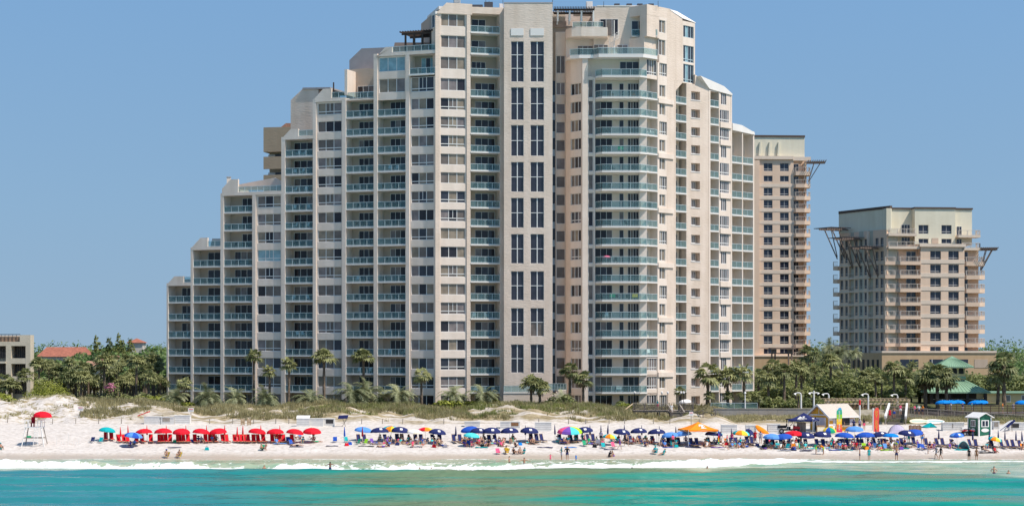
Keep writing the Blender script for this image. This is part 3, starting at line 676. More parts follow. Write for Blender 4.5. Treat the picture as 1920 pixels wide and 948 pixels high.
# ---- right tower: front with wide projecting balconies
RFc = Face(0, 301.5, 0); fu = lambda px, d=0.0: RFc.u(px, d)
RD = 1.3                                             # back wall of the balconies
RFc.box(W, fu(1092) , fu(1102.5), 0, RD + 0.2, G0, Z(19) - 0.12, SMOOTH)
RFc.box(W, fu(1112.5), fu(1116), 0, RD + 0.2, G0, Z(18) - 0.12, SMOOTH)
RFc.box(W, fu(1198.5), fu(1213), 0, RD + 0.2, G0, Z(19) - 0.12, SMOOTH)
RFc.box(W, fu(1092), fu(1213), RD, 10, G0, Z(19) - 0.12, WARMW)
for k in range(0, 19):
    z0, z1 = Z(k), Z(k + 1)
    RFc.box(W, fu(1102.5), fu(1112.5), 0.05, 0.5, z1 - 0.48, z1 + 0.02 if k < 18 else Z(19) - 0.5, SMOOTH)
    if k < 18: window(RFc, TP, fu(1103), fu(1112), z0 + 0.03, z1 - 0.48, 0.25, 1, 0, [PANES[2] if rng.random() < 0.85 else PANES[0]])
    RFc.box(W, fu(1116), fu(1198.5), 0.25, RD, z1 - 0.5, z1 - 0.2, SMOOTH) if k < 18 else None
    if k < 18:
        slider(RFc, TP, fu(1115, RD), fu(1148, RD), z0 + 0.03, z0 + 2.5, RD, 3)
        if k in (1, 2): slider(RFc, TP, fu(1168, RD), fu(1199, RD), z0 + 0.03, z0 + 2.5, RD, 3)
        else:
            slider(RFc, TP, fu(1161, RD), fu(1169.5, RD), z0 + 0.03, z0 + 2.5, RD, 1)
            slider(RFc, TP, fu(1177, RD), fu(1197.5, RD), z0 + 0.03, z0 + 2.5, RD, 4, [PANES[0], PANES[2], PANES[0], PANES[0]])
    else:
        slider(RFc, TP, fu(1162, RD), fu(1198, RD), z0 + 0.03, z0 + 2.6, RD, 3, [PANES[1]])
    if k >= 1:
        mb = MB(); gb = MB()
        a, b_ = fu(1116.5), fu(1211); fr = -1.15
        pts = [(a, 0.55), (a, 0.0), (a + 1.0, fr), (b_ - 1.0, fr), (b_ + 0.2, -0.1)]
        W3 = [RFc.p(u_, d, z0 - 0.24) for u_, d in pts + [(b_ + 0.2, RD), (a, RD)]]
        mb.prism(W3, (0, 0, 0.24), TRIM)
        rl = [RFc.p(u_, d + 0.08, 0)[:2] for u_, d in [(a + 0.05, 0.2), (a + 0.98, fr), (b_ - 1.0, fr), (b_ + 0.12, -0.15)]]
        rail_run(rl, z0, mb, gb, 1.05, 1.6)
        TP.add("balcony", 9.0, mb, [("glass_panel", gb)]); CHAIRSPOTS.append((RFc, a + 0.8, b_ - 0.8, z0, k, "right tower front"))
# ---- right tower: first right-facing bevel
RX = Face(X_at(1213, 301.5), 301.5, 46); rx = lambda px, d=0.0: RX.u(px, d)
BD = 1.5
RX.box(W, rx(1232.5), rx(1236), -0.05, 1.7, G0, Z(18) + 2.6, SMOOTH)
RX.box(W, 0.02, rx(1232.5), BD, 9, G0, Z(19) - 0.12, WARMW)
oph = []
for k in range(0, 20):
    z0 = Z(k)
    if 3 <= k <= 17:
        balcony(RX, TP, 0.0, rx(1232.5), z0, BD - 0.003, proj=0.06); slider(RX, TP, 0.35, 0.35 + 1.5, z0 + 0.03, z0 + 2.25, BD, 2, [PANES[0]])
        if k % 2: CHAIRSPOTS.append((RX, 0.5, rx(1231), z0, k, "right tower corner"))
    elif k < 17 or k == 18:
        lo, hi = (0.5, 2.5) if k < 17 else (0.35, 2.9)
        zlo = z0 - 0.45 if k else G0
        RX.box(W, 0.0, rx(1232.5), 0.05, 0.5, zlo if k != 18 else z0 - 0.25, z0 + lo, SMOOTH); RX.box(W, 0.0, rx(1232.5), 0.05, 0.5, z0 + hi, Z(k + 1) - 0.1, SMOOTH)
        window(RX, TP, 0.12, rx(1232), z0 + lo, z0 + hi, 0.2, 4, 1)
wu0, wu1 = rx(1236), rx(1250.5)
opx = []
for k in range(0, 18): opx.append((Z(k) + (0.55 if k % 3 else 0.3), Z(k) + 2.45))
opx += [(Z(18) + 0.5, Z(18) + 2.6), (Z(19) + 0.45, Z(19) + 3.0), (Z(20) + 0.7, Z(20) + 2.75)]
zt3 = RX.z(1240, 12.5)
colwall(RX, W, rx(1236), rx(1266), wu0, wu1, G0, Z(20) + 3.2, opx, 0, 0.6, STUCCO, SMOOTH)
for j, (a, b_) in enumerate(opx):
    window(RX, TP, wu0, wu1 if b_ - a > 1.9 and j % 3 == 0 else wu0 + (wu1 - wu0) * 0.8, a, b_, 0.2, 4 if j % 3 == 0 else 2, 1 if j % 3 == 0 else 0, [PANES[2], PANES[3], PANES[0]])
    if j % 3 != 0: RX.box(W, wu0 + (wu1 - wu0) * 0.8, wu1, 0.02, 0.59, a, b_, SMOOTH)
for k in (2, 5, 8, 11, 14, 17): RX.box(W, rx(1233), rx(1262), -0.22, -0.004, Z(k) - 0.55, Z(k) + 0.22, SMOOTH)     # projecting planter bands
RX.box(W, rx(1236), rx(1266), 0.6, 9, G0, Z(20) + 3.2, STUCCO)
# upper block: blank shoulder and corner bay that overhangs the balconies below
ub0, ub1 = rx(1251), rx(1303); zo = RX.z(1290, 157)
zc = RX.z(1302, 43.5); zb2 = RX.z(1279.5, 35); za2 = RX.z(1257, 20)
RX.poly(W, [(rx(1257), Z(20) + 3.2), (rx(1266), Z(20) + 3.2), (rx(1266), zo + 0.2), (rx(1279.5), zo + 0.2), (rx(1279.5), zb2), (rx(1257), za2)], -0.01, 8, STUCCO)
opu = [(RX.z(1290, b_), RX.z(1290, a)) for a, b_ in ((49, 71), (86, 117), (121, 155))]
colwall(RX, W, rx(1279.5), ub1, rx(1281), rx(1300.5), zo, zc, opu, -0.02, 0.6, SMOOTH)
for a, b_ in opu: window(RX, TP, rx(1281), rx(1300.5), a, b_, 0.15, 4, 1 if b_ - a > 2.5 else 0, [PANES[1], TINT, PANES[1], PANES[1]], mat("blue_grey_frame", (0.42, 0.52, 0.56), 0.4))
RX.box(W, rx(1279.5), ub1, 0.6, 8, zo, zc, STUCCO)
RX.poly(W, [(rx(1266), zo - 1.6), (rx(1279.5), zo), (rx(1279.5), zo + 0.3), (rx(1266), zo + 0.3)], 0.0, 7.9, STUCCO)
# sloping white roof end of the upper block
A_, B_, C_ = Vector(RX.p(rx(1256), -0.05, za2 + 0.05)), Vector(RX.p(rx(1279.5), -0.08, zb2)), Vector(RX.p(ub1 + 0.12, -0.08, zc))
E_ = Vector(RX.p(rx(1289), 2.2, RX.z(1289, 27, 2.2))); G_ = Vector(RX.p(ub1 + 0.12, 4.5, zc)); H_ = Vector(RX.p(rx(1256), 7.0, za2 + 0.2))
RF1 = MB()
for tri in ((A_, B_, E_), (B_, C_, E_), (C_, G_, E_), (A_, E_, H_)): RF1.prism(tri, (0, 0, 0.12), ROOFW)
RF1.build('sloping_roof', condo)
RX.box(W, 0.0, rx(1257), 0.0, 8, Z(20) + 3.2, zt3 - 0.1, STUCCO)
RX.box(W, 0.0, rx(1236), 0.02, 1.5, Z(20) - 0.3, Z(20) + 3.2, STUCCO)
RX.box(W, 0.0, rx(1236), 0.6, 6, Z(19) - 0.12, Z(20) - 0.3, STUCCO)
# upper storeys of the front: setback walls, terraces, spiral stair
US = 2.6
RFc.box(W, fu(1113, US), fu(1233, US) , US, 12, Z(19), RFc.z(1150, 12, US), STUCCO)
RFc.box(W, fu(1119, US) , fu(1233, US), US - 0.06, US + 0.4, RFc.z(1150, 12.2, US), RFc.z(1150, 10.5, US), TRIM)
slider(RFc, TP, fu(1083, 3.5), fu(1112, 3.5), Z(19) + 0.03, Z(19) + 2.1, 3.5, 3, [PANES[2]])
RFc.box(W, fu(1061, 3.5), fu(1114, 3.5), 3.5, 12, Z(19), Z(20), SMOOTH)
for a, b_, n_ in ((1113, 1140, 3), (1157, 1177, 2), (1184, 1222, 3)): slider(RFc, TP, fu(a, US), fu(b_, US), Z(19) + 0.03, Z(19) + 2.15, US, n_, [PANES[2], PANES[4]])
slider(RFc, TP, fu(1125, US), fu(1159, US), Z(20) + 0.2, Z(20) + 2.9, US, 3, [PANES[0], PANES[2]])
slider(RFc, TP, fu(1184, US), fu(1222, US), Z(20) + 0.1, Z(20) + 2.6, US, 3, [PANES[1], PANES[2]])
mb = MB(); gb = MB()
tp = [(fu(1062), 3.0), (fu(1069), 0.3), (fu(1086), -0.3), (fu(1112), -0.2), (fu(1122), -1.3), (fu(1205), -1.3), (fu(1233.5), 1.0), (fu(1233.5), US)]
mb.prism([RFc.p(u_, d, Z(19) - 0.5) for u_, d in tp], (0, 0, 0.5), TRIM)
rail_run([RFc.p(u_, d + 0.12, 0)[:2] for u_, d in tp[1:-1]], Z(19), mb, gb, 1.05, 1.7)
o = mb.build("terrace", condo); gb.build("glass_panel", o)
mb = MB(); gb = MB()
mb.prism([RFc.p(u_, d, Z(20) - 0.3) for u_, d in [(fu(1062), 4), (fu(1062), 2.2), (fu(1072), 0.6), (fu(1090), 0.2), (fu(1139), 0.2), (fu(1141), US), (fu(1141), 4)]], (0, 0, 0.3 + 1.15), SMOOTH)
rail_run([RFc.p(fu(1074), 0.5, 0)[:2], RFc.p(fu(1090), 0.3, 0)[:2], RFc.p(fu(1131), 0.3, 0)[:2], RFc.p(fu(1132), 1.6, 0)[:2]], Z(20) + 1.15, mb, gb, 0.9, 1.0, TRIM)
o = mb.build("roof_terrace", condo); gb.build("glass_panel", o)
balcony(RFc, TP, fu(1184, US), fu(1232, US), Z(20), US, 0.2, -1.6, 1.64, size=5)
sp = MB(); c0 = RFc.p(fu(1152), 0.9, 0); z0 = Z(19) + 0.02
sp.tube((c0[0], c0[1], z0), (c0[0], c0[1], Z(20) + 2.4), 0.08, 0.08, TRIM)
for i in range(17):
    t = i * 0.42; z_ = z0 + 0.25 + i * 0.2
    d_ = Vector((math.cos(t), math.sin(t), 0)); e_ = Vector((math.cos(t + 0.5), math.sin(t + 0.5), 0)); c_ = Vector((c0[0], c0[1], z_))
    sp.prism([c_ + d_ * 0.09, c_ + d_ * 0.85, c_ + e_ * 0.85, c_ + e_ * 0.09], (0, 0, 0.05), TRIM)
    sp.bar(c_ + d_ * 0.83, c_ + d_ * 0.83 + Vector((0, 0, 0.95)), 0.03, 0.03, TRIM)
    if i: sp.bar(pv, c_ + d_ * 0.83 + Vector((0, 0, 0.95)), 0.04, 0.04, TRIM)
    pv = c_ + d_ * 0.83 + Vector((0, 0, 0.95))
sp.build("spiral_stair", condo)
# ---- right wing: recessed balconies, blank wall, end bays
R2 = Face(*RX.p(rx(1266), 0, 0)[:2], 46); r2 = lambda px, d=0.0: R2.u(px, d)
R2.box(W, r2(1265), r2(1267), -0.02, 1.8, G0, zo + 0.2, STUCCO)
R2.box(W, r2(1267), r2(1287.5), 1.6, 9, G0, zo + 1, WARMW)
zlim = zo - 0.4
for k in range(1, 18):
    if Z(k) + 0.9 < zlim: balcony(R2, TP, r2(1267), r2(1287.0), Z(k), 1.6 - 0.003, proj=0.05)
    slider(R2, TP, r2(1267) + 0.6, r2(1267) + 2.2, Z(k) + 0.03, Z(k) + 2.2, 1.6, 2, [PANES[2]])
R3 = Face(*R2.p(r2(1287), 0, 0)[:2], 30); r3 = lambda px, d=0.0: R3.u(px, d)
ops = [(Z(k) + 0.75, Z(k) + 2.15) for k in range(0, 18)]
zr3 = R3.z(1303, 141)
colwall(R3, W, 0.0, r3(1329), r3(1296), r3(1312.5), G0, Z(17) + 2.17, ops, 0, 1.1, STUCCO)
R3.box(W, 0.0, r3(1329), 1.1, 9, G0, Z(17) + 2.17, STUCCO)
for a, b_ in ops:
    window(R3, TP, r3(1297.5), r3(1308), a + 0.05, b_ - 0.05, 0.75, 3, 0, [PANES[0], PANES[4]])
    R3.box(W, r3(1308), r3(1312.4), 0.95, 1.09, a, b_, BACKW)
    R3.box(W, r3(1295.5), r3(1313), -0.06, -0.002, a - 0.14, a - 0.002, TRIM)
R3.poly(W, [(0.0, Z(17) + 2.17), (r3(1329), Z(17) + 2.17), (r3(1329), R3.z(1329, 158)), (r3(1303), R3.z(1304, 140)), (r3(1303.4), R3.z(1303, 158)), (0.0, R3.z(1303, 158))], 0.0, 9, STUCCO)
R4 = Face(*R3.p(r3(1329), 0, 0)[:2], 46); r4 = lambda px, d=0.0: R4.u(px, d)
RF2 = MB(); R4.poly(RF2, [(r4(1312), R4.z(1303, 141)), (r4(1329), R4.z(1329, 150)), (r4(1356), R4.z(1356, 162)), (r4(1371.5), R4.z(1371, 176)), (r4(1371.5), R4.z(1371, 179)), (r4(1329), R4.z(1329, 167))], -0.2, 9, ROOFW); RF2.build('sloping_roof', condo)
RF3 = MB(); R4.poly(RF3, [(r4(1372), R4.z(1372, 231)), (r4(1390), R4.z(1390, 235)), (r4(1413.5), R4.z(1413, 249)), (r4(1413.5), R4.z(1413, 253)), (r4(1372), R4.z(1372, 244))], -0.2, 9, ROOFW); RF3.build('sloping_roof', condo)
zA, zB = R4.z(1340, 170), R4.z(1385, 243)
fins = [(1329, 1331.5, zA), (1347.5, 1349, zA), (1370, 1372, zA), (1391, 1392.5, zB), (1411.5, 1413.8, zB)]
for a, b_, zt in fins:
    R4.box(W, r4(a), r4(b_), -0.06, 1.75, G0, zt, SMOOTH)
R4.box(W, r4(1329), r4(1371), 1.75, 9, G0, zA, WARMW); R4.box(W, r4(1371), r4(1413.6), 1.75, 9, G0, zB, WARMW)
for k in range(0, 18):
    z0 = Z(k)
    if z0 + 2.6 < zA:
        if k: balcony(R4, TP, r4(1331.5), r4(1347.5), z0, 1.747, proj=0.05); 
        if k % 2: CHAIRSPOTS.append((R4, r4(1332), r4(1347), z0, k, "right wing"))
        slider(R4, TP, r4(1331.5) + 0.3, r4(1331.5) + 2.0, z0 + 0.03, z0 + 2.2, 1.75, 2, [PANES[2]])
        wide = (k % 3 != 2)
        lo, hi = 0.5, 2.6
        R4.box(W, r4(1349), r4(1370), -0.25 if wide else 0.0, 0.4, (z0 - 0.385) if k else G0, z0 + lo, SMOOTH)
        a, b_ = (r4(1349) + 0.1, r4(1367)) if wide else (r4(1352), r4(1362))
        window(R4, TP, a, b_, z0 + lo, z0 + hi, 0.1, 5 if wide else 3, 1 if wide else 0, [PANES[1], PANES[4], PANES[0]])
        R4.box(W, b_, r4(1370), 0.0, 0.4, z0 + lo, z0 + hi, SMOOTH); R4.box(W, r4(1349), a, 0.0, 0.4, z0 + lo, z0 + hi, SMOOTH)
    if z0 + 2.8 < zB:
        for (a, b_) in ((1372, 1391), (1392.5, 1411.5)):
            if k: balcony(R4, TP, r4(a), r4(b_), z0, 1.747, proj=0.12 if (k % 2) else 0.03)
            slider(R4, TP, r4(a) + 0.4, r4(a) + 2.0, z0 + 0.03, z0 + 2.2, 1.75, 2, [PANES[2]])
R4.box(W, r4(1331.5), r4(1371), -0.05, 1.75, zA - 0.2, zA + 0.02, SMOOTH); R4.box(W, r4(1371), r4(1413.6), -0.05, 1.75, zB - 0.2, zB + 0.02, SMOOTH)
R4.box(W, r4(1413.6) - 0.02, r4(1413.6) + 0.25, 0.3, 9.2, G0, zB - 0.3, SMOOTH)
# ---- roof line: plant, aerials, vents
GREYM = mat("galvanised_plant", (0.42, 0.43, 0.43), 0.5, 0.15, 2); DARKM = mat("dark_plant", (0.07, 0.07, 0.08), 0.6)
def rbox(nm, a, b_, y0, y1, Y, d, m_):
    rp = MB(); q0 = P(a, y1, Y); q1 = P(b_, y0, Y); rp.box(q0.x, q1.x, Y, Y + d, q0.z, q1.z, m_)
    rp.box(q0.x + 0.08, q1.x - 0.08, Y - 0.05, Y - 0.003, q0.z + 0.1, q1.z - 0.08, m_); rp.build(nm, condo)
rbox("air_handler", 851, 863, -4, 6, 302, 2, GREYM); rbox("air_handler", 884, 905, 9, 14, 304, 2, DARKM); rbox("air_handler", 908, 924, 4, 15, 304, 1.5, DARKM); rbox("vent_stack", 936, 944, 7, 16, 303, 1, TRIM)
rbox("air_handler", 1076, 1112, 17, 25, 309, 3, GREYM); rbox("vent_stack", 1099, 1111, 3, 17, 309, 1.4, TRIM)
for a in (1152, 1175, 1195, 1216): rbox("roof_vent", a, a + 10, 7, 11.5, 306, 1.2, DARKM)
for a, t in ((851, -6), (911, 0), (943, -8), (1036, -2), (1132, 3), (1234, 2), (917, 2)):
    rp = MB(); q = P(a, 14, 303); rp.tube(q, P(a, t, 303), 0.05, 0.04, DARKM, 5); rp.build("aerial", condo)
for a, b_, y0, Y in ((1036, 1060, 22, 307), (1040, 1118, 24, 313)): RFc.box(W, X_at(a, Y), X_at(b_, Y), Y - 301.5, Y - 301.5 + 4, Z(19), Z_at(y0, Y), STUCCO)
# wall lights beside balcony doors
W.build("wall", condo)
TP.emit(condo)
# ------------------------------------------------------------------ two peach towers to the right
PEACH = brickmat("peach_stucco", (0.75, 0.56, 0.425), 0.15, 0.06)
PEACHL = brickmat("pale_peach_band", (0.74, 0.61, 0.50), 0.15, 0.05)
CREAMC = brickmat("cream_crown_stucco", (0.73, 0.68, 0.545), 0.2, 0.06)
SAGE = brickmat("shade_toned_stucco", (0.47, 0.47, 0.40), 0.15, 0.05)  # shade of the broad tower's left side put into the wall colour
TANP = brickmat("tan_podium_stucco", (0.55, 0.39, 0.24), 0.15, 0.08)
CORN = mat("dark_cornice", (0.10, 0.065, 0.05), 0.7)
NAVYG = glassmat("glass_deep_navy", (0.022, 0.026, 0.045), 0.08)
PALEF = mat("pale_mullion", (0.50, 0.48, 0.46), 0.5)
RAILW = mat("pale_lattice_rail", (0.60, 0.52, 0.45), 0.6)
TRELW = mat("weathered_brown_timber", (0.20, 0.15, 0.13), 0.8, 0.2, 3)
def crosswin(fc, tp, u0, u1, z0, z1, d=0.22):
    window(fc, tp, u0, u1, z0, z1, d, 2, 1 if z1 - z0 > 1.6 else 0, [NAVYG], PALEF, 0.06)
def latticerail(fc, mb, pts, z, h=1.05):
    for (a, b_) in zip(pts[:-1], pts[1:]):
        A = Vector(fc.p(a[0], a[1], z)); B = Vector(fc.p(b_[0], b_[1], z)); up = Vector((0, 0, 1)); L_ = (B - A).length
        mb.bar(A + up * h, B + up * h, 0.1, 0.09, RAILW); mb.bar(A + up * 0.15, B + up * 0.15, 0.06, 0.06, RAILW)
        k = max(2, int(L_ / 0.32))
        for i in range(k + 1):
            q = A.lerp(B, i / k); w_ = 0.16 if i % 6 == 0 else 0.035
            mb.bar(q, q + up * (h - 0.05), w_, w_, RAILW)
def trellis(root, o, dr, n_, L_, name="timber_bracket_trellis", drop=6.0):
    """dark timber canopy carried on raking brackets; o: wall point at canopy height, dr: outward direction"""
    mb = MB(); o = Vector(o); dr = Vector(dr).normalized(); sd = Vector((-dr.y, dr.x, 0)); up = Vector((0, 0, 1))
    for i in range(n_):
        c = o + sd * (i - (n_ - 1) / 2) * 2.6
        mb.bar(c - dr * 1.0, c + dr * L_, 0.19, 0.34, TRELW); mb.bar(c - up * drop + dr * 0.1, c + dr * (L_ * 0.72), 0.17, 0.2, TRELW)
        mb.bar(c - up * drop * 0.93 + dr * 0.12, c + dr * (L_ * 0.35), 0.14, 0.17, TRELW)
    for j in range(9):
        q = o + dr * (L_ * j / 8) + up * 0.3
        mb.bar(q - sd * (n_ * 1.3 + 0.6), q + sd * (n_ * 1.3 + 0.6), 0.14, 0.17, TRELW)
    mb.build(name, root)
# ---- slim tower just behind the right wing
pt = thing("apartment_tower", "slim peach apartment tower with curved balconies down its right edge", "building", (0, 0, 0))
TW = MB(); T2 = Parts()
Y2 = 452.0; F2 = Face(0, Y2, 4.0); q2 = lambda px, d=0.0: F2.u(px, d); z2 = lambda py: F2.z(1465, py)
pit = (z2(470) - z2(654)) / 8.0                       # 23.05 px rows
SB = MB()
left, mid, right = q2(1400), q2(1488), q2(1519)
winrows = [(R_, R_ + 15.0) for R_ in [352.2 + 23.09 * i for i in range(13)]]
op = [(z2(b_), z2(a)) for a, b_ in winrows] + [(z2(340.5), z2(329.5)), (z2(321), z2(306)), (z2(663), z2(653))]
u_a, u_b, u_c, u_d = q2(1432), q2(1448.5), q2(1462.5), q2(1479)
um = (u_b + u_c) / 2
for (a, b_, wa, wb) in ((left, um, u_a, u_b), (um, mid, u_c, u_d)):
    colwall(F2, TW, a, b_, wa, wb, 3.0, z2(297), op, 0, 0.7, PEACH)
    for z0, z1 in op: crosswin(F2, T2, wa, wb, z0, z1)
F2.box(TW, left, mid, 0.7, 16, 3.0, z2(297), PEACH)
F2.box(TW, left, mid, -0.12, -0.004, z2(666) - 0.3, z2(666) + 0.3, PEACHL)
F2.box(TW, q2(1413), q2(1423.5), -0.5, 0.65, 3, z2(301), PEACH)
for i in range(15):                                   # pale storey bands
    zz = z2(347 + 23.09 * i - 0.5); F2.box(TW, left - 0.02, mid + 0.02, -0.06, -0.003, zz - 0.55, zz + 0.25, PEACHL)
F2.box(TW, left, q2(1487), -0.5, 0.6, z2(299), z2(293), PEACHL)
F2.box(TW, q2(1486), q2(1520), -0.2, 0.6, z2(301), z2(294), PEACHL)
F2.box(TW, left, q2(1510), 0.8, 14, z2(297), z2(256.5), CREAMC); F2.box(TW, left, q2(1510.6), 0.6, 14.2, z2(256.5), z2(253), CORN)
for px in (1423, 1441, 1458): F2.poly(TW, [(q2(px), z2(292)), (q2(px + 4), z2(292)), (q2(px + 4), z2(266)), (q2(px + 2), z2(266))], 0.3, 0.9, CREAMC)
F2.box(TW, left, q2(1530), -1.2, 12, 2.0, z2(668), TANP); F2.box(TW, left, q2(1530), -1.4, 12.1, z2(668), z2(665.5), PEACHL)
F2.box(TW, mid, right - 0.6, 1.3, 15, 3.0, z2(299), PEACH)
for i in range(17):
    zf = z2(322 + 23.05 * i); wd = right - mid
    mb = MB(); top = i < 2
    pts = [(mid, 0.0), (mid + 0.4, -0.7), (right - 1.6, -0.9), (right + 0.0, -0.3), (right + 0.25, 2.6), (right - 0.6, 3.2), (mid, 3.2)]
    mb.prism([F2.p(u_, d, zf - 0.9) for u_, d in pts], (0, 0, 0.9), PEACH)
    latticerail(F2, mb, [(mid + 0.05, 0.02), (mid + 0.42, -0.6), (right - 1.6, -0.8), (right - 0.1, -0.25), (right + 0.15, 2.4)], zf)
    T2.add("balcony", 5, mb)
    slider(F2, T2, mid + 0.25, mid + 1.5, zf + 0.05, zf + 2.05, 1.3, 2, [NAVYG]); 
    F2.box(TW, mid + wd * 0.62, mid + wd * 0.7, 0.0, 1.3, zf, zf + 2.15, PEACH)
trellis(pt, F2.p(q2(1517), 1.0, z2(304)), (1, -0.1, 0), 2, 4.2, drop=4.7)
g2 = MB()                                             # dark timber portico at its foot
for px in (1441, 1447, 1470, 1476): F2.box(g2, q2(px) - 0.16, q2(px) + 0.16, -5.2 + (px % 2) * 1.2, -4.9 + (px % 2) * 1.2, 3.5, z2(654), TRELW)
F2.box(g2, q2(1436), q2(1483), -5.8, -3.2, z2(654), z2(651.5), TRELW); F2.box(g2, q2(1440), q2(1477), -5.2, -4.9, z2(663), z2(661), TRELW)
for px in (1443, 1473): F2.box(g2, q2(px) - 0.6, q2(px) + 0.6, -5.25, -4.85, z2(663), z2(654), TRELW)
g2.build("portico", pt)
TW.build("wall", pt); T2.emit(pt)
# ---- broad tower at the right
pw = thing("apartment_block", "broad peach apartment block with cream crown and timber trellises, right of the slim tower", "building", (0, 0, 0))
BW = MB(); T3 = Parts()
Yc = 410.0
FF = Face(X_at(1662.5, Yc), Yc, 6.0)                  # front, seen nearly square on
LFc = Face(X_at(1662.5, Yc), Yc, -64.0)               # long left side, in shade
f3 = lambda px, d=0.0: FF.u(px, d); l3 = lambda px, d=0.0: LFc.u(px, d); z3 = lambda py: FF.z(1760, py)
P3 = 25.38
rows = [470.5 + P3 * i for i in range(8)]             # window tops of the front
pod = z3(661)
# front: balcony bay, two window columns, corner balconies
cA, cB, cC, cD = f3(1662), f3(1724), f3(1806), f3(1843)
op = [(z3(a + 17), z3(a)) for a in rows[:7]] + [(z3(660), z3(649))]
op = sorted(op)
w1, w2, w3, w4 = f3(1742), f3(1762), f3(1776), f3(1795.5); um = (w2 + w3) / 2
for (a, b_, wa, wb) in ((cB, um, w1, w2), (um, cC, w3, w4)):
    colwall(FF, BW, a, b_, wa, wb, 3.0, z3(462), op, -0.8, 0.2, PEACH)
    for z0, z1 in op: crosswin(FF, T3, wa, wb, z0, z1, -0.5)
FF.box(BW, cB, cC, 0.2, 14, 3, z3(462), PEACH)
FF.box(BW, cB - 0.3, cC + 0.2, -1.2, 0.3, z3(463), z3(457.5), PEACHL)
for i in range(8): zz = z3(491.0 + P3 * i); FF.box(BW, cB - 0.03, cC + 0.03, -0.88, -0.803, zz - 0.35, zz + 0.55, PEACHL)
FF.box(BW, cA, cB, 1.3, 14, 3, z3(458), PEACH); FF.box(BW, cC, f3(1838), 1.1, 14, 3, z3(466), PEACH)
for i in range(9):
    zf = z3(490.5 + P3 * (i - 0)) if i < 8 else None
    if zf is None: continue
    mb = MB(); a, b_ = f3(1659), cB - 0.02
    mb.prism([FF.p(u_, d, zf - 0.75) for u_, d in [(a, 2.0), (a, -0.3), (a + 2.3, -0.4), (a + 3.2, -1.0), (b_, -1.0), (b_, 2.0)]], (0, 0, 0.75), PEACH)
    latticerail(FF, mb, [(a + 0.05, -0.25), (a + 2.3, -0.32), (a + 3.2, -0.92), (b_ - 0.05, -0.92)], zf); T3.add("balcony", 8, mb)
    slider(FF, T3, f3(1699, 1.3), f3(1717, 1.3), zf + 0.05, zf + 2.3, 1.3, 2, [NAVYG]); slider(FF, T3, f3(1678, 1.3), f3(1684.5, 1.3), zf + 0.05, zf + 2.2, 1.3, 1, [NAVYG])
    mb = MB(); a, b_ = cC + 0.02, f3(1846)
    mb.prism([FF.p(u_, d, zf - 0.9) for u_, d in [(a, 1.8), (a, -0.3), (a + 0.4, -0.9), (b_ - 1.5, -1.0), (b_, -0.2), (b_ + 0.2, 3.0), (a + 2, 3.0)]], (0, 0, 0.9), PEACH)
    latticerail(FF, mb, [(a + 0.05, -0.3), (a + 0.4, -0.82), (b_ - 1.5, -0.92), (b_ - 0.1, -0.15), (b_ + 0.1, 2.8)], zf); T3.add("balcony", 5, mb)
    slider(FF, T3, f3(1807.5, 1.1), f3(1814.5, 1.1), zf + 0.05, zf + 2.3, 1.1, 1, [NAVYG])
# cream crown: two set-back storeys and a blind parapet with a dark cornice
opc = [(z3(438), z3(421.5)), (z3(456), z3(447))]
for (a, b_, wa, wb, mm) in ((1717, 1755, 1724, 1742.5, CREAMC), (1755, 1793, 1767, 1786, CREAMC)):
    colwall(FF, BW, f3(a), f3(b_), f3(wa), f3(wb), z3(458), z3(391), opc, 0.6, 1.2, mm)
    for z0, z1 in opc: crosswin(FF, T3, f3(wa), f3(wb), z0, z1, 0.85)
FF.box(BW, f3(1717), f3(1793), 1.2, 14, z3(458), z3(391), CREAMC); FF.box(BW, cA, f3(1717), 2.6, 14, z3(458), z3(391), CREAMC); FF.box(BW, f3(1793), f3(1829), 2.2, 14, z3(458), z3(391.5), CREAMC)
FF.poly(BW, [(cA, z3(391)), (f3(1663.5, 2.6), z3(391)), (f3(1663.5, 2.6), z3(432)), (cA, z3(432))], 0.0, 2.7, CREAMC)
for a, b_, d in ((1717, 1793, 0.4), (1662, 1717, 2.4), (1793, 1829.5, 2.0)): FF.box(BW, f3(a) - 0.1, f3(b_) + 0.1, d, 14.2, z3(391), z3(388), CORN)
for yf, a, b_ in ((438.5, 1664, 1717), (462.5, 1664, 1722)):
    mb = MB(); FF.box(mb, f3(a), f3(b_), -0.8, 2.6, z3(yf + 4.5), z3(yf), PEACHL); latticerail(FF, mb, [(f3(a) + 0.1, -0.7), (f3(b_) - 0.1, -0.7)], z3(yf)); T3.add("balcony", 8, mb)
    slider(FF, T3, f3(1690, 2.6), f3(1706, 2.6), z3(yf) + 0.05, z3(yf) + 2.2, 2.6, 3, [NAVYG])
for yf, a, b_ in ((440.5, 1795, 1836), (464.5, 1801, 1836)):
    mb = MB(); FF.box(mb, f3(a), f3(b_), -0.8, 2.2, z3(yf + 4.5), z3(yf), PEACHL); latticerail(FF, mb, [(f3(a) + 0.1, -0.7), (f3(b_) - 0.1, -0.7), (f3(b_) - 0.1, 2.0)], z3(yf)); T3.add("balcony", 6, mb)
    slider(FF, T3, f3(1793.5, 2.2), f3(1803, 2.2), z3(yf) + 0.05, z3(yf) + 2.1, 2.2, 2, [NAVYG])
FF.box(BW, f3(1749), f3(1761), 0.5, 0.59, z3(456), z3(446), BACKW)
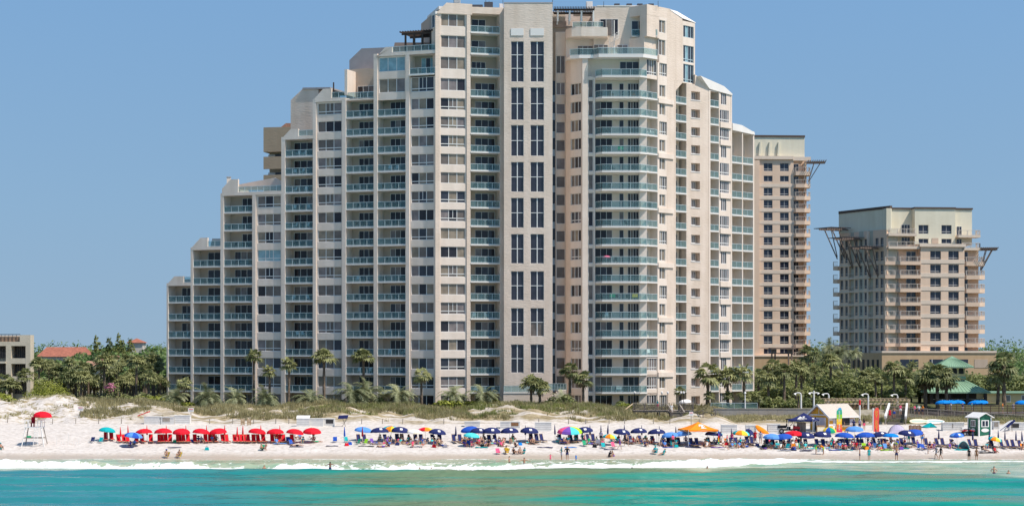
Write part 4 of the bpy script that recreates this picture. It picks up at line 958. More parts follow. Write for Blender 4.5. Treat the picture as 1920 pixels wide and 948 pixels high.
# podium
FF.box(BW, f3(1648), f3(1861), -2.2, 14, 2.0, pod, TANP); FF.box(BW, f3(1647.5), f3(1861.5), -2.4, 14.1, pod, pod + 0.45, PEACHL)
for a, b_ in ((1688, 1722), (1743, 1790), (1794, 1815), (1827, 1852)): FF.box(BW, f3(a, -2.2), f3(b_, -2.2), -2.26, -2.203, z3(689), z3(673), NAVYG if a != 1827 else BACKW)
for a in (1745, 1766): FF.box(BW, f3(a, -2.2) + 0.2, f3(a, -2.2) + 0.4, -2.3, -2.262, z3(689), z3(673), PALEF)
# left side in shade: piers of paired windows between recessed strips, their shade toned in as grey-green
lw0, lw1 = l3(1574), 0.0
zc_ = z3(391)
cols = [(1575.5, 1582), (1583.5, 1590), (1604, 1609.5), (1613, 1618), (1620.5, 1626), (1643, 1649), (1651.5, 1657)]
strips = [(1574, 1591.5, 1574.8, 1582, PEACHL), ]
segs = [(1574, 1583, 1575.6, 1581, PEACH), (1583, 1592, 1584.4, 1589.5, PEACH), (1601, 1610.5, 1602.8, 1608, PEACH), (1610.5, 1619, 1612.2, 1616.5, SAGE), (1619, 1628, 1620.4, 1625.4, PEACHL), (1637, 1650, 1641, 1647, PEACH), (1650, 1662.4, 1650.5, 1656.5, PEACH)]
lrows = [z3(470.5 + P3 * i) for i in range(-2, 9)]
opL = [(t - 2.1, t) for t in lrows if t < z3(424)]
for a, b_, wa, wb, m_ in segs:
    colwall(LFc, BW, l3(a), l3(b_), l3(wa), l3(wb), 3.0, z3(430), opL, 0, 0.5, m_, SAGE if m_ is SAGE else PEACH)
    for z0, z1 in opL: crosswin(LFc, T3, l3(wa), l3(wb), z0, z1, 0.2)
LFc.box(BW, lw0, lw1, 0.5, 3.0, 3, z3(430), SAGE)
LFc.box(BW, l3(1566), lw1 - 0.02, 1.0, 1.4, z3(430), zc_, CREAMC); LFc.box(BW, l3(1566), lw1, 0.9, 1.5, zc_, zc_ + 0.6, CORN)
for (a, b_) in ((1592, 1601), (1628, 1637)):
    for t in lrows[2:]:
        mb = MB(); LFc.box(mb, l3(a), l3(b_), -0.15, 0.5, t - 2.9, t - 2.7, PEACHL); latticerail(LFc, mb, [(l3(a) + 0.05, -0.1), (l3(b_) - 0.05, -0.1)], t - 2.7); T3.add("balcony", 3, mb)
for t in lrows[2:]:
    mb = MB(); LFc.box(mb, l3(1566), l3(1574), -0.6, 2.0, t - 3.6, t - 2.7, PEACH); latticerail(LFc, mb, [(l3(1566), -0.5), (l3(1574) - 0.05, -0.5)], t - 2.7); T3.add("balcony", 2, mb)
for z0, z1 in opL: LFc.box(BW, lw0, lw1, -0.08, -0.004, z0 - 0.75, z0 - 0.3, PEACHL) if z0 < z3(480) else None
LFc.box(BW, l3(1570), -0.02, -1.6, 0.0, 2, pod, TANP)
for px in range(1590, 1660, 9): LFc.box(BW, l3(px, -1.6), l3(px + 4, -1.6), -1.66, -1.603, pod - 4.2, pod - 1.5, NAVYG)
wd_ = Vector((-math.cos(R(26)), -math.sin(R(26)), 0))
for px, py, n_ in ((1577, 431, 2), (1606, 449, 2), (1640, 466, 2)):
    u_ = l3(px); q = Vector(LFc.p(u_, 0.1, 0)); trellis(pw, (q.x, q.y, CAMZ - (py - HZ) / F * q.y), (-0.86, -0.5, 0), n_, 5.4, drop=6.6)
trellis(pw, FF.p(f3(1841), 1.0, z3(467)), (1, -0.15, 0), 2, 3.6, drop=4.6)
BW.build("wall", pw); T3.emit(pw)
# ------------------------------------------------------------------ low building at the left edge
lb = thing("low_apartment_building", "low sand coloured apartment building with deep balconies at the left edge", "building", (0, 0, 0))
LBW = MB(); T4 = Parts(); YB = 322.0; FB = Face(0, YB, 0); b4 = lambda px, d=0.0: FB.u(px, d); zb_ = lambda py: FB.z(20, py)
LSTUC = brickmat("sand_stucco", (0.62, 0.545, 0.43), 0.25, 0.08)
CHAR = mat("dark_recess_screen", (0.035, 0.032, 0.034), 0.5, 0.2, 3)
FB.box(LBW, b4(-140), b4(47), 2.4, 6, 3, zb_(628), LSTUC)
FB.box(LBW, b4(-140), b4(57), 0.0, 2.4, zb_(648), zb_(640), LSTUC); FB.box(LBW, b4(37), b4(57), 0.002, 2.4, zb_(640), zb_(627.5), LSTUC)
FB.box(LBW, b4(-140), b4(37), 0.4, 2.4, zb_(640), zb_(631), brickmat("brown_parapet", (0.30, 0.20, 0.14), 0.2)); 
for a, b_ in ((48, 57), (11, 21), (-40, -30), (-90, -80)): FB.box(LBW, b4(a), b4(b_), 0.003, 2.4, 3, zb_(648), LSTUC)
for y0, y1 in ((671, 681.5), (705, 714.5)):
    FB.box(LBW, b4(21), b4(48), 0.02, 0.5, zb_(y1), zb_(y0), LSTUC); FB.box(LBW, b4(-140), b4(11), -0.3, 2.4, zb_(y1 - 1), zb_(y0 + 6), LSTUC)
    FB.box(LBW, b4(21), b4(48), 0.5, 2.4, zb_(y1), zb_(y1 - 2.5), LSTUC)
for y0, y1 in ((649.5, 671), (682, 705), (715, 738)):
    mb = MB(); FB.box(mb, b4(22), b4(47.6), 2.2, 2.39, zb_(y1), zb_(y0), CHAR)
    for i in range(7): u_ = b4(22) + (b4(47.6) - b4(22)) * i / 6; FB.box(mb, u_ - 0.04, u_ + 0.04, 2.12, 2.198, zb_(y1), zb_(y0), TRELW)
    T4.add("window", 5, mb)
    mb = MB(); FB.box(mb, b4(-20), b4(10.5), 2.2, 2.39, zb_(y1), zb_(y0), CHAR)
    for i in range(9): u_ = b4(-20) + (b4(10.5) - b4(-20)) * i / 8; FB.box(mb, u_ - 0.04, u_ + 0.04, 2.12, 2.198, zb_(y1), zb_(y0), TRELW)
    T4.add("window", 5, mb)
    mb = MB(); A_, B_ = Vector(FB.p(b4(-20), 0.1, zb_(y1))), Vector(FB.p(b4(11), 0.1, zb_(y1)))
    for i in range(24): q = A_.lerp(B_, i / 23); mb.bar(q, q + Vector((0, 0, 1.0)), 0.03, 0.03, CHAR)
    mb.bar(A_ + Vector((0, 0, 1)), B_ + Vector((0, 0, 1)), 0.06, 0.06, CHAR); T4.add("balcony_railing", 3, mb)
mb = MB(); A_, B_ = Vector(FB.p(b4(-20), 0.3, zb_(640))), Vector(FB.p(b4(37), 0.3, zb_(640)))
for i in range(9): q = A_.lerp(B_, i / 8); mb.bar(q, q + Vector((0, 0, 1.25)), 0.06, 0.06, CHAR)
mb.bar(A_ + Vector((0, 0, 1.25)), B_ + Vector((0, 0, 1.25)), 0.1, 0.1, CHAR); mb.build("roof_railing", lb)
LBW.build("wall", lb); T4.emit(lb)
# ------------------------------------------------------------------ red-roofed houses among the woods at the left
TILE = mat("red_tile_roof", (0.34, 0.12, 0.075), 0.8, 0.25, 1.2); TILE2 = mat("faded_tile_roof", (0.40, 0.22, 0.15), 0.8, 0.2, 1.2); HW = mat("house_wall", (0.55, 0.50, 0.44), 0.8, 0.06, 1)
def house(px0, px1, pye, pyr, Y, depth, hip, roofm, label, ridge=None):
    """house by eave and ridge rows; hip in photo pixels"""
    h = thing("tiled_roof_house", label, "house", (0, 0, 0), group="tiled roof houses in the woods")
    x0, x1 = X_at(px0, Y), X_at(px1, Y); ze, zr = Z_at(pye, Y), Z_at(pyr, Y); hp = hip / F * Y
    m = MB(); m.box(x0 + 0.5, x1 - 0.5, Y + 0.5, Y + depth - 0.5, 4, ze, HW); m.build("wall", h)
    m = MB(); a = [(x0, Y, ze), (x1, Y, ze), (x1, Y + depth, ze), (x0, Y + depth, ze)]; r0, r1 = (x0 + hp, Y + depth / 2, zr), (x1 - hp, Y + depth / 2, zr)
    m.face([a[0], a[1], r1, r0], roofm); m.face([a[1], a[2], r1], roofm); m.face([a[2], a[3], r0, r1], roofm); m.face([a[3], a[0], r0], roofm); m.face(a, roofm)
    m.build("roof", h)
    return h
h1 = house(68, 158, 668, 650, 520, 14, 8, TILE, "long house with a bright red tiled roof above the left woods")
h2 = house(150, 196, 690, 676.5, 400, 10, 4, TILE2, "house with a faded orange tiled roof amid palms, nearest the beach")
h2b = MB(); h2b.box(X_at(190, 403), X_at(206, 403), 402, 412, 4, Z_at(672, 403), HW); h2b.prism([(X_at(189, 403), 401.5, Z_at(680, 403)), (X_at(207, 403), 401.5, Z_at(680, 403)), (X_at(207, 403), 401.5, Z_at(666.5, 403)), (X_at(194, 403), 401.5, Z_at(666.5, 403))], (0, 11, 0), TILE2); h2b.build("wing", h2)
h3 = house(236, 270, 642, 633.5, 560, 6, 17, TILE, "small tower house with an orange pyramid roof above the trees")
# ------------------------------------------------------------------ plants
PALMG = leafmat("palm_leaf", (0.055, 0.080, 0.022), (0.40, 0.40, 0.175), 0.32, 0.5)
PALMD = leafmat("dead_palm_leaf", (0.16, 0.11, 0.06), (0.36, 0.28, 0.17), 0.15, 0.5)
DATEG = leafmat("feather_palm_leaf", (0.075, 0.105, 0.045), (0.48, 0.49, 0.28), 0.36, 0.5)
OAKG = leafmat("oak_leaf", (0.045, 0.08, 0.02), (0.38, 0.40, 0.15), 0.38, 0.25)
WOODG = leafmat("wood_leaf", (0.055, 0.12, 0.035), (0.27, 0.37, 0.12), 0.38, 0.15)
PINEG = leafmat("yellow_green_leaf", (0.06, 0.085, 0.015), (0.24, 0.25, 0.07), 0.22, 0.3)
SHRUBG = leafmat("bright_shrub_leaf", (0.11, 0.14, 0.018), (0.40, 0.42, 0.07), 0.32, 0.6)
DARKSH = leafmat("dark_shrub_leaf", (0.012, 0.022, 0.016), (0.06, 0.07, 0.05), 0.2, 0.6)
PINKF = leafmat("pink_blossom", (0.45, 0.10, 0.20), (0.60, 0.24, 0.36), 0.2, 1.0)
BARK = mat("palm_trunk", (0.165, 0.12, 0.085), 0.9, 0.35, 3.0, 0.5, 6.0)
BARKG = mat("grey_bark", (0.14, 0.115, 0.09), 0.9, 0.3, 2.0)
pr = random.Random(11)
def rdir(lo, hi):
    e = math.asin(pr.uniform(math.sin(R(lo)), math.sin(R(hi)))); a = pr.uniform(0, 2 * math.pi)
    return Vector((math.cos(e) * math.cos(a), math.cos(e) * math.sin(a), math.sin(e)))
def fan_leaf(mb, base, d, L_, mt, nb=8):
    """one fan: stalk and a half circle of pointed blades that droop at the tips"""
    side = d.cross(Vector((0, 0, 1)));
    if side.length < 0.05: side = Vector((1, 0, 0))
    side.normalize(); up = side.cross(d).normalized(); hub = base + d * L_ * 0.5
    mb.face([base - side * 0.02, base + side * 0.02, hub + side * 0.015, hub - side * 0.015], mt)
    for i in range(nb):
        t = R(-82 + 164 * i / (nb - 1)); l2 = L_ * (0.55 + 0.12 * math.cos(t)) * pr.uniform(0.85, 1.1)
        bd = (d * math.cos(t) + side * math.sin(t)).normalized(); wv = (side * math.cos(t) - d * math.sin(t)) * l2 * 0.13
        m1 = hub + bd * l2 * 0.55 + up * 0.05 * l2; tip = hub + bd * l2 - Vector((0, 0, 1)) * l2 * pr.uniform(0.18, 0.5)
        mb.face([hub, m1 - wv, tip, m1 + wv], mt)
def fan_crown(n_, rad, droop, dead=0):
    mb = MB()
    for i in range(n_):
        d = rdir(-droop, 88); mb_b = Vector((0, 0, 0)) + d * 0.12
        fan_leaf(mb, mb_b, d, rad * pr.uniform(0.8, 1.1), PALMG)
    for i in range(dead):
        d = rdir(-75, -30); fan_leaf(mb, Vector((0, 0, -0.2)), d, rad * pr.uniform(0.6, 0.85), PALMD, 6)
    return mb.mesh("crown")
def feather_crown(n_, L_, lo=-5):
    mb = MB()
    for i in range(n_):
        d = rdir(lo, 86); a = Vector((d.x, d.y, 0)); a = a.normalized() if a.length > 0.01 else Vector((1, 0, 0)); sd = Vector((-a.y, a.x, 0)); l2 = L_ * pr.uniform(0.75, 1.1)
        p_ = Vector((0, 0, 0.1)); v_ = d.copy(); N_ = 9; pts = [p_.copy()]
        for k in range(N_): v_ = (v_ + Vector((0, 0, -0.13 - 0.02 * k))).normalized(); p_ = p_ + v_ * l2 / N_; pts.append(p_.copy())
        for k in range(N_):
            q0, q1 = pts[k], pts[k + 1]; dv = (q1 - q0).normalized(); mb.face([q0 - sd * 0.03, q0 + sd * 0.03, q1 + sd * 0.025, q1 - sd * 0.025], DATEG)
            ll = l2 * 0.26 * math.sin(math.pi * min(1, (k + 1.2) / (N_ + 0.8))) + 0.1
            for s_ in (-1, 1):
                for f_ in (0.1, 0.6):
                    b_ = q0.lerp(q1, f_); t_ = b_ + (sd * s_ * 0.85 + dv * 0.55 + Vector((0, 0, -0.25 + pr.uniform(-0.15, 0.2)))).normalized() * ll
                    mb.face([b_, b_ + dv * l2 * 0.045, t_], DATEG)
    return mb.mesh("crown")
def trunk_mesh(r0, r1, bulge=True):
    mb = MB(); pv = None; k = 8; seg = 7; pts = []
    for i in range(k + 1):
        t = i / k; r_ = r0 + (r1 - r0) * t + (0.10 if i == k and bulge else 0.04 * (i % 2)) ; c = Vector((0.06 * math.sin(t * 3), 0.05 * math.sin(t * 2 + 1), t))
        pts.append([(c.x + r_ * math.cos(2 * math.pi * j / seg), c.y + r_ * math.sin(2 * math.pi * j / seg), c.z) for j in range(seg)])
    for i in range(k):
        for j in range(seg): j2 = (j + 1) % seg; mb.face([pts[i][j], pts[i][j2], pts[i + 1][j2], pts[i + 1][j]], BARK)
    return mb.mesh("trunk")
def leaf_cloud(mb, lobes, n_, size, mt, rnd):
    """leaf clumps spread through the shells of several lobes, denser outside, with holes"""
    tot = sum(l_[3] ** 2 for l_ in lobes)
    for (cx, cy, cz, r_, sq) in lobes:
        for i in range(int(n_ * r_ ** 2 / tot)):
            d = Vector((rnd.gauss(0, 1), rnd.gauss(0, 1), rnd.gauss(0, 1))).normalized()
            if d.z < -0.45 and rnd.random() < 0.7: continue
            lump = 1 + 0.20 * math.sin(d.x * 5 + cx * 3) * math.sin(d.y * 6 + cy) + 0.14 * math.sin(d.z * 9 + cx)
            q = Vector((cx, cy, cz)) + Vector((d.x, d.y, d.z * sq)) * r_ * lump * (rnd.random() ** 0.35 * 0.35 + 0.68)
            nrm = (d + Vector((rnd.gauss(0, 0.7), rnd.gauss(0, 0.7), rnd.gauss(0, 0.7) + 0.5))).normalized()
            t = nrm.orthogonal().normalized(); t = (Matrix.Rotation(rnd.uniform(0, 6.28), 3, nrm) @ t); b_ = nrm.cross(t); s_ = size * rnd.uniform(0.55, 1.35)
            mb.face([q - t * s_ * 0.5 - b_ * s_ * 0.15, q - b_ * s_ * 0.5 + nrm * s_ * 0.1, q + t * s_ * 0.5, q + b_ * s_ * 0.45 - nrm * s_ * 0.12], mt)
def crown_mesh(seed, w_, h_, n_, size, mt, nl=9, shape="round"):
    rnd = random.Random(seed); lobes = []
    for i in range(nl):
        if shape == "cone": t = i / (nl - 1); r_ = w_ * 0.5 * (1 - t * 0.85) * 0.75; a = rnd.uniform(0, 6.28); lobes.append((math.cos(a) * r_ * 0.5, math.sin(a) * r_ * 0.5, h_ * (0.1 + 0.85 * t), r_ + 0.25, 1.1))
        else:
            a = rnd.uniform(0, 6.28); d = w_ * 0.33 * math.sqrt(rnd.random()); z_ = h_ * rnd.uniform(0.28, 0.78) * (1 - 0.35 * d / (w_ * 0.33)) ; lobes.append((math.cos(a) * d, math.sin(a) * d, z_, w_ * rnd.uniform(0.17, 0.27), h_ / w_ * rnd.uniform(0.8, 1.15)))
    mb = MB(); leaf_cloud(mb, lobes, n_, size, mt, rnd); me = mb.mesh("crown")
    return me
def limb_mesh(seed, w_, h_, th):
    rnd = random.Random(seed); mb = MB(); top = Vector((rnd.uniform(-.3, .3), rnd.uniform(-.3, .3), th)); mb.tube((0, 0, -0.3), top, 0.26, 0.17, BARKG, 7)
    for i in range(6):
        a = rnd.uniform(0, 6.28); e = top + Vector((math.cos(a) * w_ * 0.3, math.sin(a) * w_ * 0.3, h_ * rnd.uniform(0.3, 0.6))); m_ = top.lerp(e, 0.5) + Vector((0, 0, h_ * 0.08)); mb.tube(top, m_, 0.13, 0.09, BARKG, 5); mb.tube(m_, e, 0.09, 0.03, BARKG, 5)
    return mb.mesh("trunk")
FANS = [fan_crown(46, 1.75, 28), fan_crown(40, 1.7, 40, 10), fan_crown(54, 1.8, 18, 6), fan_crown(36, 1.55, 30)]
FEATH = [feather_crown(44, 2.9, -15), feather_crown(40, 2.6, -8), feather_crown(46, 3.1, -20)]
TRK = [trunk_mesh(0.26, 0.17), trunk_mesh(0.22, 0.15)]
OAKS = [(crown_mesh(20 + i, 7, 5.5, 2600, 0.42, OAKG, 10), limb_mesh(i, 7, 5.5, 2.0)) for i in range(4)]
WOODS = [(crown_mesh(40 + i, 9, 8, 2400, 0.62, WOODG, 11), limb_mesh(9 + i, 9, 8, 3.5)) for i in range(4)]
CONES = [(crown_mesh(60 + i, 5.5, 9, 1500, 0.55, PINEG, 8, "cone"), limb_mesh(20 + i, 4, 8, 2.5)) for i in range(2)]
SHR = [crown_mesh(70 + i, 2.4, 1.5, 650, 0.24, m_, 7) for i, m_ in enumerate((SHRUBG, OAKG, DARKSH))]
def fan_palm(x, y, z, top, sc=1.0, label="", group=None, name="fan_palm", kind=None, lean=0.0, v=None, cat="palm tree"):
    h = max(0.3, top - z); t = thing(name, label, cat, (x, y, z - 0.15), pr.uniform(0, 6.28), group)
    t.rotation_euler = (pr.uniform(-1, 1) * 0.03, lean, pr.uniform(0, 6.28))
    tr = link("trunk", pr.choice(TRK), t); tr.scale = (sc, sc, h + 0.15)
    me = (FEATH if kind == "feather" else FANS)[v if v is not None else pr.randrange(3 if kind == "feather" else 4)]
    c = link("crown", me, t); c.location = (0.06 * math.sin(3), 0.05 * math.sin(3), h + 0.15); c.scale = (sc, sc, sc * pr.uniform(0.88, 1.0)); c.rotation_euler = (0, 0, pr.uniform(0, 6.28))
    return t
def tree(x, y, z, sc, zs, protos, label, group, name="tree", cat="tree"):
    t = thing(name, label, cat, (x, y, z), pr.uniform(0, 6.28), group)
    cm, tm = pr.choice(protos); tr = link("trunk", tm, t); tr.scale = (sc, sc, zs); c = link("crown", cm, t); c.scale = (sc, sc, zs)
    c.location = (0, 0, zs * 1.2)
    return t
def shrub(x, y, z, sc, zs, v, label, group, name="shrub"):
    o = link(name, SHR[v], None); o.location = (x, y, z - 0.15); o.scale = (sc, sc, zs); o.rotation_euler = (0, 0, pr.uniform(0, 6.28))
    return tag(o, label, "shrub", group)
def behind(px, Y): x = X_at(px, Y); return x, Y, g(x, Y)
# palms in front of the condominium: (px, crown row, distance, scale)
for px, py, Y, s_ in ((345, 720, 294, .8), (476.7, 668, 293.5, .95), (505.7, 696, 293, .85), (541, 683, 292.5, .95), (608.5, 670, 293, 1.1), (681, 669, 294, 1.05), (791, 704, 292.5, .85),
                      (996, 722, 290, 1.0), (1013, 728, 289.5, .9), (1070, 695, 291, .95), (1094, 711, 290, .95)):
    x, y, z = behind(px, Y); fan_palm(x, y, z, Z_at(py, Y), s_, "tall fan palm on the dune edge before the condominium", "fan palms along the condominium front")
for px, py, Y, s_ in ((1327, 702, 294, 1.25), (1365, 709, 294.5, 1.1), (1394, 701, 294, 1.25)):
    x, y, z = behind(px, Y); fan_palm(x, y, z, Z_at(py, Y), s_, "tall full-crowned fan palm before the right wing of the condominium", "fan palms along the condominium front")
for px, py, Y in ((1275, 733, 296), (1329, 742, 293.2), (1365, 742, 293.5), (1397, 744, 293.2), (1422, 746, 293.3), (1497, 735, 297)):
    x, y, z = behind(px, Y); fan_palm(x, y, z, Z_at(py, Y), 0.62, "short slender young palm on the pool terrace edge", "young palms by the pool terrace", v=3)
for px, py, Y, s_ in ((388, 746, 292, .95), (440, 750, 291, .9), (497, 748, 291, .9), (583, 752, 290, 1.05), (662, 741, 291, 1.15), (690, 736, 293, 1.05), (748, 742, 291, 1.05), (850, 744, 290, .9), (906, 744, 290, 1.0), (328, 746, 291, .85), (1054, 754, 289, .7)):
    x, y, z = behind(px, Y); fan_palm(x, y, z, Z_at(py - 1, Y), s_ * 1.2, "low arching feather palm clump at the foot of the condominium", "feather palms at the foot of the condominium", "feather_palm", "feather")
for px, Y, s_, v in ((100, 290, 1, 0), (840, 288, 1.5, 0), (862, 288.5, 1.3, 0), (815, 289, 1, 0), (880, 290, 1.1, 0), (925, 290, .9, 0), (965, 290, 1.0, 1), (1035, 289, 1.2, 1), (1065, 288, 1.3, 1), (1160, 289, 1.3, 1), (1172, 287, 1.1, 0), (1200, 285, .9, 0), (1205, 281, .9, 0), (1232, 282, .8, 0), (1250, 281.5, .8, 1), (320, 291, .9, 0), (352, 290, .8, 0), (285, 291, 1.2, 0), (265, 291, 1.1, 0), (540, 292, .8, 1), (715, 292, .9, 1), (775, 291, .9, 1), (640, 292, .8, 1)):
    if px == 100: continue
    x, y, z = behind(px, Y); shrub(x, y, z, s_ * 1.15, s_ * 0.9, v, "rounded green shrub in the dune planting", "shrubs in the dune planting")
# the big round yellow-green bush beside the low building
bb = MB(); rnd = random.Random(5); leaf_cloud(bb, [(0, 0, -0.4, 3.2, 0.78), (-1.2, 0, -0.4, 2.3, .75), (1.2, 0, -0.4, 2.3, .75)], 9000, 0.16, SHRUBG, rnd)
o = bb.build("domed_bush", fix=False); x, y, z = behind(90, 299); o.location = (x, y, Z_at(740, 299)); tag(o, "big domed yellow-green bush beside the low building", "bush")
# palms and undergrowth in front of the left woods
lp = random.Random(21)
for i in range(46):
    px = 60 + 250 * (i + lp.random()) / 46; Y = lp.uniform(304, 338); x, y, z = behind(px, Y)
    top = Z_at(lp.uniform(676, 722) + (8 if 60 < px < 110 else 0), Y)
    fan_palm(x, y, z, max(z + 2.5, top), lp.uniform(0.75, 1.1), "fan palm in the thicket left of the condominium", "fan palms in the left thicket")
for px, py, Y in ((8, 716, 306), (47, 704, 308), (20, 725, 304), (134, 680, 322), (128, 705, 304), (152, 708, 304)):
    x, y, z = behind(px, Y); fan_palm(x, y, z, Z_at(py, Y), 0.95, "fan palm in the thicket left of the condominium", "fan palms in the left thicket")
for i in range(34):
    px = 118 + 195 * (i + lp.random()) / 34; Y = lp.uniform(296, 312); x, y, z = behind(px, Y)
    if lp.random() < 0.5: fan_palm(x, y, z, z + lp.uniform(0.2, 1.0), lp.uniform(0.7, 1.0), "low palmetto clump under the left palms", "palmettos under the left palms", "palmetto", cat="palmetto")
    else: shrub(x, y, z, lp.uniform(0.9, 1.7), lp.uniform(0.9, 1.6), lp.choice([1, 1, 2]), "dark green shrub under the left palms", "shrubs under the left palms")
for px, Y, s_ in ((185, 303, 1.7), (195, 302, 1.5), (176, 304, 1.4)): x, y, z = behind(px, Y); shrub(x, y, z, s_, s_ * 1.3, 2, "dark purple-green shrub beside the blossom under the left palms", "dark shrubs beside the blossom")
bb = MB(); x, y, z = behind(207, 301); o = thing("oleander", "pink flowering oleander among the left palms", "shrub", (x, y, Z_at(727, 301)))
leaf_cloud(bb, [(0, 0, 0, 0.9, 0.8)], 420, 0.22, PINKF, rnd); bb.build("blossom", o, fix=False); bb = MB(); leaf_cloud(bb, [(0, 0.2, -0.5, 1.3, 1.0)], 400, 0.24, OAKG, rnd); bb.build("foliage", o, fix=False)
for px, Y, s_ in ((0, 296, 1.5), (14, 297, 1.3), (-12, 297, 1.6), (272, 294, 1.2), (296, 294, 1.0)): x, y, z = behind(px, Y); shrub(x, y, z + 0.3, s_, s_, 0, "bright green shrub at the left edge of the dune", "bright shrubs on the left dune")
# broadleaf woods behind them
WL = ["broadleaf tree in the woods behind the left palms", "yellow-green conical tree rising above the left woods"]
tops = lambda px: np.interp(px, [0, 60, 100, 150, 180, 205, 235, 260, 300, 340], [648, 648, 655, 655, 645, 640, 646, 650, 642, 640])
for row, (Y0, Y1, nn, dpy) in enumerate(((352, 392, 17, 34), (400, 440, 17, 22), (455, 510, 17, 10), (535, 620, 19, 2))):
    for i in range(nn):
        px = 40 + 300 * (i + lp.random()) / nn; Y = lp.uniform(Y0, Y1); x, y, z = behind(px, Y)
        if row == 2 and 66 < px < 160 and Y < 522: Y = 540; x, y, z = behind(px, Y)
        if row <= 1 and 145 < px < 210 and Y < 420: continue
        top = Z_at(tops(px) + dpy * lp.uniform(0.6, 1.3) + lp.uniform(-1, 5), Y); hh = max(5.0, top - z)
        tree(x, y, z, lp.uniform(0.85, 1.15) * (1 + 0.12 * row), hh / 8.3, WOODS, WL[0], "broadleaf trees in the left woods", "broadleaf_tree")
for px, py, Y in ((72, 664, 500), (90, 668, 492), (108, 664, 505), (126, 662, 498), (146, 658, 505), (160, 656, 510)):
    x, y, z = behind(px, Y); tree(x, y, z, .9, (Z_at(py, Y) - z) / 8.3, WOODS, WL[0], "broadleaf trees in the left woods", "broadleaf_tree")
for px, py, Y, s_ in ((181, 631, 470, .9), (205, 632, 480, .95), (223, 627, 465, .85), (245, 634, 520, .9), (230, 640, 450, .8)):
    x, y, z = behind(px, Y); tree(x, y, z, s_, (Z_at(py, Y) - z) / 10.0, CONES, WL[1], "conical trees in the left woods", "conical_tree")
# woods between the right wing and the pavilion, up to the right edge
rtop = lambda px: np.interp(px, [1410, 1430, 1455, 1500, 1522, 1545, 1600, 1650, 1700, 1760, 1800, 1850, 1930], [700, 690, 684, 672, 660, 666, 675, 681, 677, 683, 700, 697, 688])
for row, (Y0, Y1, nn, dpy) in enumerate(((306, 318, 20, 34), (322, 336, 22, 20), (340, 358, 22, 8), (362, 385, 20, 1))):
    for i in range(nn):
        px = 1408 + 540 * (i + lp.random()) / nn; Y = lp.uniform(Y0, Y1)
        if row < 2 and (px > 1712): continue
        if row == 2 and px > 1712 and Y < 352: Y = 358
        x, y, z = behind(px, Y); top = Z_at(rtop(px) + dpy * lp.uniform(0.7, 1.3) + lp.uniform(-2, 6), Y); hh = max(3.0, top - z)
        tree(x, y, z, lp.uniform(0.7, 1.0), hh / 6.7, OAKS, "scrub oak in the thicket right of the condominium", "scrub oaks in the right thicket", "scrub_oak")
for i in range(30):
    px = 1415 + 500 * (i + lp.random()) / 30; Y = lp.uniform(303, 340); x, y, z = behind(px, Y)
    if px > 1700 and Y < 346: Y = 350; x, y, z = behind(px, Y)
    fan_palm(x, y, z, max(z + 1.5, Z_at(rtop(px) + lp.uniform(6, 42), Y)), lp.uniform(0.8, 1.15), "fan palm among the scrub oaks of the right thicket", "fan palms in the right thicket")
for px, py, Y, s_ in ((1518, 664, 345, 1.3), (1758, 702, 311, 1.45), (1736, 710, 312, 1.35), (1776, 714, 310.5, 1.25), (1450, 690, 330, 1.1)):
    x, y, z = behind(px, Y); fan_palm(x, y, z, Z_at(py, Y), s_, "broad shaggy palm rising out of the right thicket", "shaggy palms in the right thicket", v=1)
for px, py, Y, s_ in ((1884, 684, 315, 1.5), (1871, 706, 316, 1.15)):
    x, y, z = behind(px, Y); fan_palm(x, y, z, Z_at(py, Y), s_, "tall shaggy palm beside the yellow building at the right edge", "shaggy palms at the right edge", v=1)
for px, py, Y, s_ in ((1555, 656, 372, 1.15), (1578, 658, 370, .95), (1604, 661, 374, .8)):
    x, y, z = behind(px, Y); fan_palm(x, y, z, Z_at(py, Y), s_, "tall feathery palm against the sky between the peach towers", "feathery palms between the peach towers", "feather_palm", "feather", v=2)
for i in range(26):
    px = 1415 + 300 * (i + lp.random()) / 26; Y = lp.uniform(299, 306); x, y, z = behind(px, Y); shrub(x, y, z, lp.uniform(0.9, 1.6), lp.uniform(0.9, 1.7), lp.choice([1, 1, 2, 0]) if lp.random() < 0.5 else 1, "leafy shrub behind the grey garden wall", "shrubs behind the garden wall")
for i in range(16):
    px = 1795 + 150 * (i + lp.random()) / 16; Y = lp.uniform(337, 352); x, y, z = behind(px, Y)
    tree(x, y, z, lp.uniform(0.75, 1.05), (Z_at(lp.uniform(688, 703), Y) - z) / 6.7, OAKS, "scrub oak in the thicket right of the condominium", "scrub oaks in the right thicket", "scrub_oak")
# far tree line to the horizon, one mass
fb = MB(); rnd = random.Random(8)
for i in range(150):
    px = -500 + 2900 * i / 150; Y = rnd.uniform(700, 900); x = X_at(px, Y); z = 6.0
    leaf_cloud(fb, [(x, Y, z + rnd.uniform(2, 5), rnd.uniform(6, 10), 0.8)], 620, 0.8, WOODG, rnd)
for i in range(150):
    px = -200 + 2400 * i / 150; Y = rnd.uniform(470, 690); leaf_cloud(fb, [(X_at(px, Y), Y, 6.5, rnd.uniform(4, 5.5), 0.8)], 200, 0.9, WOODG, rnd)
o = fb.build("distant_woods", fix=False); tag(o, "distant dark green woods along the skyline behind everything", "woods", kind="stuff")
